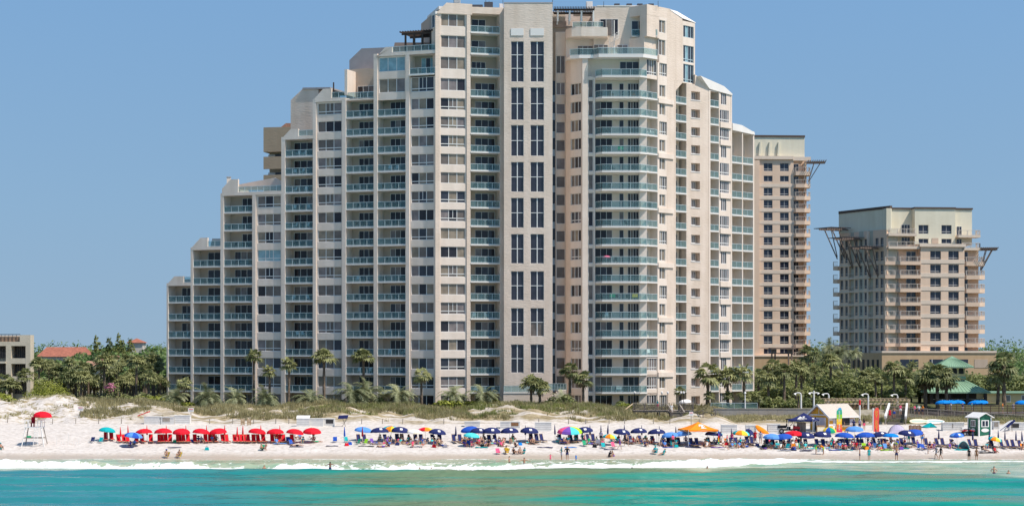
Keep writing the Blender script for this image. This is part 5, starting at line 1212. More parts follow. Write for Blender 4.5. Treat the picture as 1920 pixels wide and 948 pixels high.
# ---- dune grass: uncountable tufts
GRASS = leafmat("dune_grass_blade", (0.20, 0.175, 0.075), (0.58, 0.52, 0.29), 0.38, 0.5)
GRASSG = leafmat("green_dune_grass", (0.11, 0.14, 0.04), (0.38, 0.39, 0.13), 0.35, 0.5)
def grass(name, n_, region, h0, h1, mt, label, seed):
    r_ = np.random.RandomState(seed); V = []; Fc = []
    xs_, ys_ = region(r_, n_); zs_ = gz(xs_, ys_); nb = 6; n_ = len(xs_)
    a = r_.uniform(0, 6.283, (n_, nb)); ln = r_.uniform(0.1, 0.7, (n_, nb)); h = r_.uniform(h0, h1, (n_, 1)) * r_.uniform(0.6, 1.2, (n_, nb)); wd = 0.05
    bx = xs_[:, None] + r_.normal(0, 0.12, (n_, nb)); by = ys_[:, None] + r_.normal(0, 0.12, (n_, nb)); bz = zs_[:, None] - 0.05 + 0 * a
    pa = np.stack([bx - np.sin(a) * wd, by + np.cos(a) * wd, bz], -1); pb_ = np.stack([bx + np.sin(a) * wd, by - np.cos(a) * wd, bz], -1)
    pc = np.stack([bx + np.cos(a) * ln * h, by + np.sin(a) * ln * h, bz + h], -1)
    co_ = np.stack([pa, pb_, pc], 2).reshape(-1, 3).astype(np.float32); nf = len(co_) // 3
    me = bpy.data.meshes.new(name); me.vertices.add(len(co_)); me.vertices.foreach_set("co", co_.ravel()); me.loops.add(len(co_)); me.loops.foreach_set("vertex_index", np.arange(len(co_), dtype=np.int32))
    me.polygons.add(nf); me.polygons.foreach_set("loop_start", np.arange(0, len(co_), 3, dtype=np.int32)); me.update(calc_edges=True); me.materials.append(mt)
    o = link(name, me); tag(o, label, "grass", kind="stuff"); return o
def reg(px0, px1, Y0, Y1, thr, seed):
    def f(r_, n_):
        y = r_.uniform(Y0, Y1, n_ * 3); px = r_.uniform(px0, px1, n_ * 3); x = (px - 960) / F * y
        m = wnoise(x, y, 5, 3.0, seed) + 0.5 * wnoise(x, y, 1.6, 1.2, seed + 1) + 0.05 * (y - Y0) - r_.uniform(0, 0.6, n_ * 3)
        k = np.nonzero(m > thr)[0][:n_]; return x[k], y[k]
    return f
grass("dune_grass", 13000, reg(150, 1350, 272.5, 293, 0.18, 61), 0.35, 0.85, GRASS, "dry straw coloured grass covering the dune before the condominium", 4)
grass("green_grass", 6500, reg(560, 1300, 275.5, 291, 0.2, 62), 0.3, 0.7, GRASSG, "fresh green grass patches on the middle dune", 5)
grass("dune_tufts", 900, reg(-60, 330, 271, 292, 0.55, 63), 0.25, 0.6, GRASS, "sparse dry tufts on the bare white dune at the left", 6)
grass("wall_grass", 4200, reg(1325, 1960, 275.5, 289.6, 0.0, 64), 0.3, 0.8, GRASS, "dry grass in front of the grey garden wall", 7)
grass("ramp_grass", 2000, reg(1655, 1960, 274, 292, 0.2, 65), 0.3, 0.8, GRASSG, "green grass under the boardwalk at the right", 8)
NUM = ["first", "second", "third", "fourth", "fifth", "sixth", "seventh", "eighth", "ninth", "tenth", "eleventh", "twelfth", "thirteenth", "fourteenth", "fifteenth", "sixteenth", "seventeenth", "eighteenth", "nineteenth"]
TENS = ["", "", "twenty", "thirty", "forty", "fifty", "sixty", "seventy", "eighty", "ninety"]; TTH = ["", "", "twentieth", "thirtieth", "fortieth", "fiftieth", "sixtieth", "seventieth", "eightieth", "ninetieth"]
def ordinal(i):
    if i < 20: return NUM[i - 1]
    h = ""
    if i >= 100: h = ["", "one-hundred-", "two-hundred-"][i // 100]; i %= 100
    if i == 0: return h + "th"
    if i < 20: return h + NUM[i - 1]
    return h + (TTH[i // 10] if i % 10 == 0 else TENS[i // 10] + "-" + NUM[i % 10 - 1])
# ------------------------------------------------------------------ beach furniture
def cloth(name, srgb, var=0.06): return mat("cloth_" + name, s2l(srgb), 0.75, var, 6.0, spec=0.2)
CL = {k: cloth(k, v) for k, v in dict(red=(214, 22, 42), maroon=(150, 20, 40), navy=(38, 46, 96), blue=(36, 84, 178), skyblue=(92, 146, 214), teal=(10, 168, 172), aqua=(84, 206, 206), white=(236, 232, 228),
      yellow=(238, 200, 60), orange=(250, 140, 30), pink=(240, 90, 130), green=(30, 160, 110), lime=(170, 220, 40), purple=(120, 80, 170), grey=(150, 146, 156), black=(28, 28, 36), tan=(190, 160, 120), brown=(120, 84, 60), cream=(240, 228, 200), brightblue=(0, 128, 214), lilac=(180, 170, 190)).items()}
POLE = mat("white_pole", (0.72, 0.70, 0.66), 0.5); WOODF = mat("chair_timber", (0.42, 0.25, 0.12), 0.7, 0.2, 6); STEEL = mat("chair_tube", (0.55, 0.56, 0.57), 0.3, metal=0.6); GREYW = mat("weathered_grey_timber", (0.30, 0.26, 0.22), 0.85, 0.25, 3); WOODP = mat("pale_timber", (0.50, 0.38, 0.25), 0.8, 0.2, 3)
DARKW = mat("dark_deck_timber", (0.135, 0.115, 0.105), 0.85, 0.3, 3); WHITEP = mat("white_paint", (0.78, 0.76, 0.73), 0.6, 0.05, 2); DIRTYW = mat("white_plastic_box", (0.70, 0.68, 0.65), 0.6, 0.08, 2); PLASTG = mat("dark_green_paint", (0.012, 0.13, 0.075), 0.55, 0.12, 2)
TYRE = mat("tyre_rubber", (0.03, 0.03, 0.03), 0.9); RED_P = mat("red_bodywork", (0.50, 0.02, 0.03), 0.35)
BRK = random.Random(99)
def canopy_mb(cols, rad=1.22, rise=0.62, n_=8, scal=0.10):
    mb = MB(); k = 4; pts = []
    for j in range(k + 1):
        t = j / k; r_ = rad * math.sin(t * math.pi / 2 * 0.98) / math.sin(math.pi / 2 * 0.98); z_ = rise * math.cos(t * math.pi / 2 * 0.98)
        pts.append((r_, z_))
    for i in range(n_):
        a0, a1 = 2 * math.pi * i / n_, 2 * math.pi * (i + 1) / n_; am = (a0 + a1) / 2; m_ = cols[i % len(cols)]
        for (r0, z0), (r1, z1) in zip(pts[:-1], pts[1:]):
            s0, s1 = 0.955, 0.955
            A = [(r0 * math.cos(a0), r0 * math.sin(a0), z0), (r1 * math.cos(a0), r1 * math.sin(a0), z1), (r1 * s1 * math.cos(am), r1 * s1 * math.sin(am), z1 + 0.01), (r0 * s0 * math.cos(am), r0 * s0 * math.sin(am), z0 + 0.01)]
            B = [(r0 * s0 * math.cos(am), r0 * s0 * math.sin(am), z0 + 0.01), (r1 * s1 * math.cos(am), r1 * s1 * math.sin(am), z1 + 0.01), (r1 * math.cos(a1), r1 * math.sin(a1), z1), (r0 * math.cos(a1), r0 * math.sin(a1), z0)]
            mb.face(A if r0 > 0 else A[1:] and [A[0], A[1], A[2]], m_); mb.face(B if r0 > 0 else [B[0], B[1], B[2]], m_)
        r_, z_ = pts[-1]; e0 = Vector((r_ * math.cos(a0), r_ * math.sin(a0), z_)); e1 = Vector((r_ * math.cos(a1), r_ * math.sin(a1), z_)); em = Vector((r_ * .955 * math.cos(am), r_ * .955 * math.sin(am), z_ + .01)); dn = Vector((0, 0, -scal))
        mb.face([e0, em, em + dn, e0 + dn * 0.6], m_); mb.face([em, e1, e1 + dn * 0.6, em + dn], m_)
    return mb
def umbrella_proto(cols, rad=1.22, rise=0.62, patch=False, n_=8):
    root = bpy.data.objects.new("beach_umbrella", None); COL.objects.link(root)
    p_ = MB(); p_.tube((0, 0, -0.3), (0, 0, 1.45 + rise - 0.03), 0.022, 0.02, POLE, 6); p_.build("pole", root)
    c = canopy_mb(cols, rad, rise, n_).build("canopy", root, fix=False); c.location = (0, 0, 1.34)
    t = MB(); t.tube((0, 0, 1.34 + rise), (0, 0, 1.34 + rise + 0.09), 0.03, 0.01, POLE, 6); t.build("finial", c); t = bpy.data.objects
    for ch in c.children: ch.location = (0, 0, -1.34)
    if patch:
        pm = MB(); a = R(-78); 
        for s_ in (0,):
            q = []
            for (t_, da) in ((0.42, -11), (0.42, 11), (0.70, 11), (0.70, -11)):
                r_ = rad * math.sin(t_ * math.pi / 2); z_ = rise * math.cos(t_ * math.pi / 2) + 0.012; b_ = a + R(da) * (0.55 / t_); q.append((r_ * math.cos(b_), r_ * math.sin(b_) , z_))
            off = Vector((math.cos(a), math.sin(a), 1.0)) * 0.012
            pm.face([Vector(v) + off for v in q], CL["white"])
        pm.build("white_panel", c, fix=False)
    return root
PROTO = {}
def use(key, make):
    """first call returns the prototype itself, later calls a copy"""
    if key not in PROTO: PROTO[key] = make(); return PROTO[key]
    return copy_tree(PROTO[key])
def put(o, p, rz=0.0, tilt=(0, 0), sc=1.0):
    o.location = p; o.rotation_euler = (tilt[0], tilt[1], rz); o.scale = (sc, sc, sc); return o
NEARPX = lambda px: ("near the lifeguard stand" if px < 330 else "left of the red row's end" if px < 470 else "at the right end of the red row" if px < 610 else "below the condominium's left wing" if px < 830 else "below the tall centre shaft" if px < 1060
                     else "below the right tower" if px < 1270 else "beside the orange canopy" if px < 1430 else "before the yellow shack" if px < 1610 else "between the two banner flags and the stairs" if px < 1720 else "near the green hut" )
UMB = {"red": (["red"], 1.27, .64, False), "navy": (["navy"], 1.27, .66, True), "blue": (["blue"], 1.4, .66, False), "skyblue": (["skyblue"], 1.3, .58, False), "teal": (["teal"], 1.25, .62, False), "aqua": (["aqua"], 1.15, .5, False), "brightblue": (["brightblue"], 1.1, .45, False),
       "pink": (["pink"], 1.0, .5, False), "rainbow": (["blue", "purple", "red", "blue", "teal", "orange", "yellow", "aqua"], 1.25, .62, False), "pastel": (["yellow", "orange", "red", "skyblue", "pink", "purple", "aqua", "lime"], 1.75, .80, False), "sunset": (["pink", "red", "orange", "yellow"], 1.15, .52, False), "cream": (["cream", "white"], 1.2, .42, False), "bluestripe": (["blue", "skyblue"], 1.25, .55, False), "parrot": (["yellow", "blue", "green", "yellow"], 1.0, .72, False), "white": (["white"], 1.1, .5, False), "darksky": (["skyblue", "blue"], 1.1, .5, True)}
UN = {"pink": "pink", "red": "plain red", "navy": "navy blue white-panelled", "blue": "deep blue", "skyblue": "sky blue", "teal": "turquoise", "aqua": "pale aqua", "brightblue": "bright blue", "rainbow": "rainbow striped", "pastel": "large pastel rainbow", "sunset": "pink and orange striped", "cream": "cream", "bluestripe": "two-tone blue", "parrot": "yellow, blue and green", "white": "white", "darksky": "slate blue"}
def umbrella(kind, px, py=829, rz=None, tilt=None, sc=1.0, p=None, extra=None, group=None):
    cols, rad, rise, patch = UMB[kind]
    o = use("umb_" + kind, lambda: umbrella_proto([CL[c] for c in cols], rad, rise, patch))
    p = p or on_ground(px, py)
    put(o, p, (rz if rz is not None else BRK.uniform(-0.12, 0.12)), tilt or (BRK.uniform(-0.06, 0.14), BRK.uniform(-0.13, 0.13)), sc * BRK.uniform(.90, .98))
    tag(o, "open %s beach umbrella %s" % (UN[kind], extra or NEARPX(px)), "beach umbrella", group or "open beach umbrellas on the sand"); return o
def closed_proto(col):
    root = bpy.data.objects.new("closed_umbrella", None); COL.objects.link(root)
    p_ = MB(); p_.tube((0, 0, -0.2), (0, 0, 2.1), 0.022, 0.02, POLE, 6); p_.build("pole", root)
    c = MB(); prof = [(0.80, 0.05), (0.9, 0.10), (1.3, 0.085), (1.9, 0.04), (2.12, 0.02)]
    for (z0, r0), (z1, r1) in zip(prof[:-1], prof[1:]):
        for j in range(8):
            a0, a1 = 2 * math.pi * j / 8, 2 * math.pi * (j + 1) / 8; k0 = 1 + 0.3 * (j % 2); k1 = 1 + 0.3 * ((j + 1) % 2)
            c.face([(r0 * k0 * math.cos(a0), r0 * k0 * math.sin(a0), z0), (r0 * k1 * math.cos(a1), r0 * k1 * math.sin(a1), z0), (r1 * k1 * math.cos(a1), r1 * k1 * math.sin(a1), z1), (r1 * k0 * math.cos(a0), r1 * k0 * math.sin(a0), z1)], col)
    c.build("folded_canopy", root); return root
def closed(kind, px, py=829, sc=1.0):
    o = put(use("closed_" + kind, lambda: closed_proto(CL[kind])), on_ground(px, py), BRK.uniform(0, 1), (BRK.uniform(-.03, .03), BRK.uniform(-.05, .05)), sc)
    tag(o, "folded %s beach umbrella standing upright %s" % (kind, NEARPX(px)), "closed umbrella", "folded umbrellas standing on the sand")
def lounge_proto(col):
    """low timber beach lounger: tall sling back, seat, leg rest"""
    root = bpy.data.objects.new("beach_lounger", None); COL.objects.link(root)
    f = MB()
    for s_ in (-0.29, 0.29):
        f.bar((s_, 0.42, 0.20), (s_, -0.95, 0.16), 0.05, 0.06, WOODF); f.bar((s_, 0.15, 0.22), (s_, 0.52, 0.98), 0.045, 0.05, WOODF)
    f.bar((-0.29, 0.52, 0.98), (0.29, 0.52, 0.98), 0.05, 0.05, WOODF); f.bar((-0.29, -0.95, 0.16), (0.29, -0.95, 0.16), 0.05, 0.05, WOODF); f.build("frame", root)
    for s_ in (-0.29, 0.29):
        for y0 in (0.38, -0.8):
            g_ = MB(); g_.bar((s_, y0, 0.19), (s_ * 1.05, y0 + (0.1 if y0 > 0 else -0.06), -0.04), 0.045, 0.045, WOODF); g_.build("leg", root)
    b_ = MB(); b_.prism([(-0.27, 0.17, 0.24), (0.27, 0.17, 0.24), (0.27, 0.50, 0.97), (-0.27, 0.50, 0.97)], (0, 0.05, -0.02), col); b_.build("backrest", root)
    b_ = MB(); b_.prism([(-0.27, 0.17, 0.24), (0.27, 0.17, 0.24), (0.27, -0.92, 0.20), (-0.27, -0.92, 0.20)], (0, 0, 0.03), col); b_.build("seat", root)
    return root
def fold_proto(col):
    """low folding beach chair on a tube frame"""
    root = bpy.data.objects.new("folding_chair", None); COL.objects.link(root)
    f = MB()
    for s_ in (-0.28, 0.28):
        f.tube((s_, -0.28, 0.24), (s_, 0.26, 0.14), 0.014, 0.014, STEEL, 5); f.tube((s_, 0.16, 0.16), (s_, 0.42, 0.76), 0.014, 0.014, STEEL, 5); f.tube((s_, -0.26, 0.24), (s_, -0.30, -0.02), 0.014, 0.014, STEEL, 5); f.tube((s_, 0.24, 0.15), (s_, 0.34, -0.02), 0.014, 0.014, STEEL, 5)
        f.bar((s_ * 1.06, -0.24, 0.40), (s_ * 1.06, 0.30, 0.43), 0.05, 0.025, STEEL)
    f.build("frame", root)
    b_ = MB(); b_.prism([(-0.27, 0.18, 0.2), (0.27, 0.18, 0.2), (0.27, 0.41, 0.76), (-0.27, 0.41, 0.76)], (0, 0.02, 0.0), col); b_.build("backrest", root)
    b_ = MB(); b_.prism([(-0.27, 0.18, 0.17), (0.27, 0.18, 0.17), (0.27, -0.28, 0.25), (-0.27, -0.28, 0.25)], (0, 0, 0.02), col); b_.build("seat", root)
    return root
def lounger(kind, px, py=828.5, rz=None):
    o = put(use("lounge_" + kind, lambda: lounge_proto(CL[kind])), on_ground(px, py), rz if rz is not None else R(BRK.uniform(10, 30)), (0, 0), 1.08); o.scale = (.86, 1.0, 1.1)
    tag(o, "%s timber beach lounger facing the sea %s" % (kind, NEARPX(px)), "beach lounger", "timber loungers in rows on the sand"); return o
def fold(kind, px, py=831, rz=None):
    o = put(use("fold_" + kind, lambda: fold_proto(CL[kind])), on_ground(px, py), rz if rz is not None else R(BRK.uniform(-50, 50)))
    tag(o, "low %s folding beach chair %s" % (kind, NEARPX(px)), "folding chair", "low folding chairs on the sand"); return o
# ---- umbrellas and seats along the beach
for px in (271, 306.5, 340.6, 375.4, 410.8, 480, 516.5, 550.7, 585): umbrella("red", px, 828.5 if px != 550.7 else 829.5)
umbrella("teal", 199, 825); umbrella("bluestripe", 248, 836)
for px in (227, 240.7, 276, 311.6, 349.6, 387.6, 421, 444.5, 455, 490, 525.5): closed("red", px, 829 if px in (227, 444.5) else 826)
for px in (198.5, 209.5, 223, 233, 240, 256, 267, 283, 299, 304, 311.5, 319, 334, 338, 345, 353, 366, 386, 394, 402, 419, 426, 440.5, 447, 453.5, 461, 466, 476, 485, 495, 511, 520, 526, 532, 548): lounger("red", px, 829 if px > 215 else 825)
for k, px, py in (("navy", 712, 828), ("navy", 749, 826.5), ("navy", 818, 829), ("navy", 897, 828), ("navy", 921.5, 828), ("navy", 956, 828), ("navy", 991.6, 827.5), ("navy", 1097, 826), ("navy", 1164, 829), ("navy", 1198, 827), ("navy", 1232, 830), ("navy", 1337, 833), ("navy", 1509.5, 836), ("navy", 1541, 835), ("navy", 1652, 834), ("navy", 1698, 832),
                  ("skyblue", 679.6, 825), ("rainbow", 732, 824), ("sunset", 797.7, 824), ("cream", 776, 828), ("blue", 883, 824), ("aqua", 882.4, 835), ("pastel", 1068, 828), ("skyblue", 1258, 834), ("skyblue", 1282.6, 832), ("rainbow", 1388, 832), ("skyblue", 1447, 838), ("blue", 1470, 838), ("blue", 1582, 836), ("skyblue", 1602, 824), ("blue", 1623, 836), ("brightblue", 1670, 836), ("blue", 1714, 831), ("darksky", 1795, 834), ("parrot", 1556, 828)):
    umbrella(k, px, py)
umbrella("rainbow", 1142, 834, sc=0.8); umbrella("red", 1488, 836, sc=1.1); umbrella("rainbow", 1862, 838, sc=0.8, tilt=(0.1, 0.2))
umbrella("navy", 1394, 824, tilt=(0.3, 1.0), sc=0.9, extra="tipped over on its side before the white boxes")
for k, px, py in (("navy", 855, 828), ("navy", 1041, 825), ("navy", 1106.6, 826), ("navy", 1127, 826), ("navy", 1139, 824), ("navy", 1171, 825), ("navy", 1203.6, 826), ("navy", 1235, 828), ("navy", 1268, 829), ("navy", 1372, 832), ("navy", 1405, 830), ("navy", 1643, 832), ("navy", 1760, 834), ("navy", 1824, 836), ("navy", 1855, 836), ("navy", 1872, 836), ("navy", 1884.5, 837), ("navy", 1905, 837), ("navy", 1917, 838), ("blue", 646.5, 829), ("maroon", 679.6, 829), ("navy", 985, 826)): closed(k, px, py)
for px, py in ((673, 829), (685, 829), (724, 829), (745, 828), (755, 828), (780, 829), (790, 829), (813, 829), (825, 829), (852, 829), (863, 829), (891, 830), (918, 830), (930, 830), (997, 828), (1007, 828), (1017, 828), (1050, 829), (1072, 829), (1082, 828), (1104, 828), (1113, 828), (1176, 831), (1184, 831), (1201, 831), (1226, 832), (1255, 833), (1262, 834), (1274, 835), (1298, 836), (1308, 836), (1330, 835), (1372, 835), (1381, 835), (1403, 833), (1411, 833), (1440, 838), (1452, 838), (1466, 838), (1500, 838), (1512, 838), (1533, 838), (1545, 838), (1579, 838), (1590, 838), (1612, 838), (1618, 838), (1641, 836), (1656, 837), (1662, 837), (1692, 836), (1715, 834), (1738, 836), (1758, 836), (1769, 836), (1787, 838), (1821, 838), (1831, 838), (1861, 839), (1880, 839), (1892, 839), (1901, 839), (1914, 840)): lounger("navy", px, py)
for k, px, py in (("navy", 172, 829.5), ("teal", 188, 830), ("blue", 628, 829), ("teal", 650, 829), ("green", 670, 833), ("lime", 684, 833), ("brown", 943, 831), ("green", 960, 830), ("pink", 935, 851), ("yellow", 949, 851), ("yellow", 312, 858), ("yellow", 335, 858), ("green", 491, 844), ("blue", 541, 829), ("blue", 548, 834), ("teal", 1046, 830), ("blue", 1054, 832), ("green", 1098, 836), ("teal", 1133, 840), ("pink", 1152, 839), ("purple", 1242, 835), ("teal", 1262, 836), ("blue", 1248, 836), ("teal", 1228, 851), ("red", 1222, 832), ("orange", 1364, 832), ("aqua", 1456, 841), ("orange", 1487, 842), ("teal", 1475, 842), ("green", 1500, 841), ("blue", 1576, 841), ("red", 1598, 836), ("navy", 1607, 840), ("lime", 1620, 841), ("skyblue", 1637, 841), ("skyblue", 1662, 842), ("lime", 1677, 840), ("blue", 1724, 842), ("blue", 1732, 843), ("red", 1744, 842), ("black", 1845, 846), ("black", 1866, 848), ("orange", 1919, 842), ("blue", 878, 836), ("pink", 888, 837), ("grey", 1120, 834), ("purple", 700, 832)): fold(k, px, py)
# ---- towels, bags, coolers, boards lying about
def flat(name, px, py, w_, d_, h_, col, label, cat, rz=0.0, dome=False):
    p = on_ground(px, py); mb = MB()
    if dome:
        mb.hexa([(-w_ / 2, -d_ / 2, 0), (w_ / 2, -d_ / 2, 0), (w_ / 2, d_ / 2, 0), (-w_ / 2, d_ / 2, 0), (-w_ * .36, -d_ * .36, h_), (w_ * .36, -d_ * .36, h_), (w_ * .36, d_ * .36, h_), (-w_ * .36, d_ * .36, h_)], CL[col])
        mb.bar((-w_ * .25, 0, h_), (0, 0, h_ * 1.5), 0.03, 0.03, CL["black"]); mb.bar((0, 0, h_ * 1.5), (w_ * .25, 0, h_), 0.03, 0.03, CL["black"])
    else:
        n_ = 6
        for i in range(n_):
            a, b_ = -w_ / 2 + w_ * i / n_, -w_ / 2 + w_ * (i + 1) / n_; za, zb2 = 0.03 + 0.03 * math.sin(i * 1.9), 0.03 + 0.03 * math.sin((i + 1) * 1.9)
            mb.hexa([(a, -d_ / 2, za - 0.03), (b_, -d_ / 2, zb2 - 0.03), (b_, d_ / 2, zb2 - 0.03), (a, d_ / 2, za - 0.03), (a, -d_ / 2, za + h_), (b_, -d_ / 2, zb2 + h_), (b_, d_ / 2, zb2 + h_), (a, d_ / 2, za + h_)], CL[col])
    o = mb.build(name); o.location = p; o.rotation_euler = (0, 0, rz)
    tag(o, label + " " + NEARPX(px), cat, "things laid out on the sand"); return o
for px, py, c in ((556, 837, "navy"), (1022, 838, "navy"), (903, 838, "teal"), (1070, 838, "brightblue"), (1145, 842, "navy"), (1300, 838, "navy"), (1565, 843, "blue"), (1585, 843, "teal"), (1662, 843, "lime"), (1690, 840, "teal"), (780, 837, "navy"), (623, 835, "grey"), (687, 836, "black"), (1255, 838, "blue"), (1800, 843, "aqua"), (1850, 848, "black"), (1478, 843, "navy"), (1510, 845, "grey"), (1520, 840, "aqua"), (240, 838, "navy"), (1470, 844, "white"), (700, 830, "tan"), (1345, 838, "purple")): flat("beach_towel", px, py, BRK.uniform(1.5, 2.1), 0.85, 0.02, c, c + " towel spread on the sand", "beach towel", BRK.uniform(-.15, .15))
for px, py, c in ((650, 835, "red"), (656, 833, "blue"), (814, 838, "red"), (905, 837, "black"), (975, 834, "brightblue"), (1268, 838, "teal"), (1362, 834, "red"), (1488, 842, "blue"), (1625, 842, "orange"), (360, 828, "blue"), (328, 829, "green"), (388, 843, "teal"), (1300, 833, "navy"), (835, 838, "grey"), (1115, 838, "black"), (1530, 838, "green"), (1420, 836, "navy"), (1432, 838, "black"), (745, 834, "navy"), (1545, 845, "white"), (1730, 840, "purple"), (1600, 842, "navy"), (1650, 842, "pink"), (1690, 842, "purple")): flat("beach_bag", px, py, 0.55, 0.4, 0.36, c, c + " beach bag standing on the sand", "bag", BRK.uniform(-.5, .5), True)
for px, py, c in ((327, 839, "grey"), (524, 832, "skyblue"), (1512, 844, "navy")):
    p = on_ground(px, py); mb = MB(); n_ = 8; pts = [(0.95 * math.cos(t) * (1 if math.cos(t) > 0 else 0.92), 0.27 * math.sin(t), 0.08) for t in [2 * math.pi * i / 14 for i in range(14)]]
    mb.prism(pts, (0, 0, 0.07), CL[c]); mb.prism([(-0.6, -0.03, 0.151), (0.7, -0.03, 0.151), (0.7, 0.03, 0.151), (-0.6, 0.03, 0.151)], (0, 0, 0.004), CL["white"]); o = mb.build("boogie_board"); o.location = p; o.rotation_euler = (0, 0, 0.1); tag(o, c + " body board lying on the sand " + NEARPX(px), "body board")
# ------------------------------------------------------------------ people
SKINS = [mat("skin_pale", (0.52, 0.31, 0.215), 0.6, 0.05, 8), mat("skin_tan", (0.42, 0.22, 0.135), 0.6, 0.05, 8), mat("skin_brown", (0.24, 0.12, 0.07), 0.6, 0.05, 8)]
HAIRS = [mat("hair_dark", (0.03, 0.02, 0.015), 0.6), mat("hair_brown", (0.10, 0.055, 0.03), 0.6), mat("hair_fair", (0.32, 0.21, 0.09), 0.6)]
J0 = dict(pel=(0, 0, .93), wai=(0, 0, 1.10), che=(0, 0, 1.30), nec=(0, 0, 1.46), hea=(0, -.015, 1.56), top=(0, -.01, 1.67), shL=(.17, 0, 1.40), elL=(.24, .03, 1.12), wrL=(.25, -.06, .88), shR=(-.17, 0, 1.40), elR=(-.24, .03, 1.12), wrR=(-.25, -.06, .88),
          hiL=(.10, 0, .88), knL=(.11, -.01, .49), anL=(.11, .02, .08), toL=(.13, -.15, .035), hiR=(-.10, 0, .88), knR=(-.11, -.01, .49), anR=(-.11, .02, .08), toR=(-.13, -.15, .035))
def pose(**k): d = dict(J0); d.update(k); return d
def seated(recl, zs, knz, footy):
    """sitting with the trunk leaning back; zs seat height"""
    b_ = lambda h, y0=0: (0, h * math.sin(R(recl)) + y0, zs + h * math.cos(R(recl)))
    sh = b_(.47); d = dict(pel=(0, 0, zs), wai=b_(.17), che=b_(.37), nec=b_(.53), hea=b_(.63, -.03), top=b_(.74, -.03))
    for s_, n_ in ((1, "L"), (-1, "R")):
        d["sh" + n_] = (s_ * .17, sh[1], sh[2]); d["el" + n_] = (s_ * .27, sh[1] - .08, sh[2] - .25); d["wr" + n_] = (s_ * .22, sh[1] - .30, sh[2] - .28)
        d["hi" + n_] = (s_ * .10, -.04, zs); d["kn" + n_] = (s_ * .13, -.42, knz); d["an" + n_] = (s_ * .12, footy, max(.06, zs - .25)); d["to" + n_] = (s_ * .13, footy - .14, max(.06, zs - .22))
    return d
POSES = {
 "standing": pose(),
 "standing with hands on hips": pose(elL=(.38, .08, 1.16), wrL=(.17, -.03, .99), elR=(-.38, .08, 1.16), wrR=(-.17, -.03, .99)),
 "walking": pose(knL=(.10, -.20, .52), anL=(.10, -.22, .09), toL=(.11, -.38, .05), knR=(-.10, .08, .50), anR=(-.10, .32, .14), toR=(-.11, .20, .05), elL=(.24, .14, 1.13), wrL=(.22, .16, .90), elR=(-.24, -.08, 1.12), wrR=(-.20, -.28, .98)),
 "with arms spread": pose(elL=(.44, -.02, 1.30), wrL=(.66, -.10, 1.20), elR=(-.44, -.02, 1.30), wrR=(-.66, -.10, 1.20)),
 "bending forward": pose(wai=(0, -.08, 1.06), che=(0, -.26, 1.16), nec=(0, -.40, 1.22), hea=(0, -.50, 1.26), top=(0, -.60, 1.30), shL=(.17, -.34, 1.20), elL=(.2, -.40, .92), wrL=(.15, -.46, .70), shR=(-.17, -.34, 1.20), elR=(-.2, -.40, .92), wrR=(-.15, -.46, .70)),
 "holding a hand out": pose(elR=(-.28, -.16, 1.18), wrR=(-.30, -.42, 1.16), elL=(.3, .05, 1.14), wrL=(.16, -.16, 1.06)),
 "sitting on the sand": seated(14, .13, .46, -.62),
 "sitting with legs stretched": seated(28, .13, .24, -.82),
 "reclining in a chair": seated(32, .30, .46, -.74),
 "sitting upright in a chair": seated(12, .30, .48, -.50),
 "crouching": pose(pel=(0, .12, .42), wai=(0, .06, .58), che=(0, -.04, .76), nec=(0, -.10, .90), hea=(0, -.14, 1.0), top=(0, -.16, 1.11), shL=(.17, -.06, .86), elL=(.22, -.22, .64), wrL=(.14, -.40, .50), shR=(-.17, -.06, .86), elR=(-.22, -.22, .64), wrR=(-.14, -.40, .50), hiL=(.1, .1, .40), knL=(.16, -.26, .46), anL=(.12, .02, .08), toL=(.13, -.14, .035), hiR=(-.1, .1, .40), knR=(-.16, -.26, .46), anR=(-.12, .02, .08), toR=(-.13, -.14, .035)),
 "lying on a towel": pose(pel=(0, 0, .15), wai=(-.17, 0, .16), che=(-.37, 0, .17), nec=(-.53, 0, .18), hea=(-.63, 0, .20), top=(-.74, 0, .21), shL=(-.47, .17, .17), elL=(-.60, .32, .10), wrL=(-.76, .20, .08), shR=(-.47, -.17, .17), elR=(-.40, -.32, .10), wrR=(-.22, -.34, .08), hiL=(.05, .1, .14), knL=(.46, .12, .16), anL=(.86, .12, .09), toL=(.96, .13, .14), hiR=(.05, -.1, .14), knR=(.46, -.13, .20), anR=(.86, -.12, .09), toR=(.96, -.13, .14)),
}
RAD = dict(pel=.145, wai=.125, che=.15, nec=.058, hea=.088, top=.078, sh=.066, el=.044, wr=.030, hi=.095, kn=.058, an=.042, to=.034)
BONES = [("pel", "wai"), ("wai", "che"), ("che", "nec"), ("nec", "hea"), ("hea", "top")] + [b_ for n_ in "LR" for b_ in (("che", "sh" + n_), ("sh" + n_, "el" + n_), ("el" + n_, "wr" + n_), ("pel", "hi" + n_), ("hi" + n_, "kn" + n_), ("kn" + n_, "an" + n_), ("an" + n_, "to" + n_))]
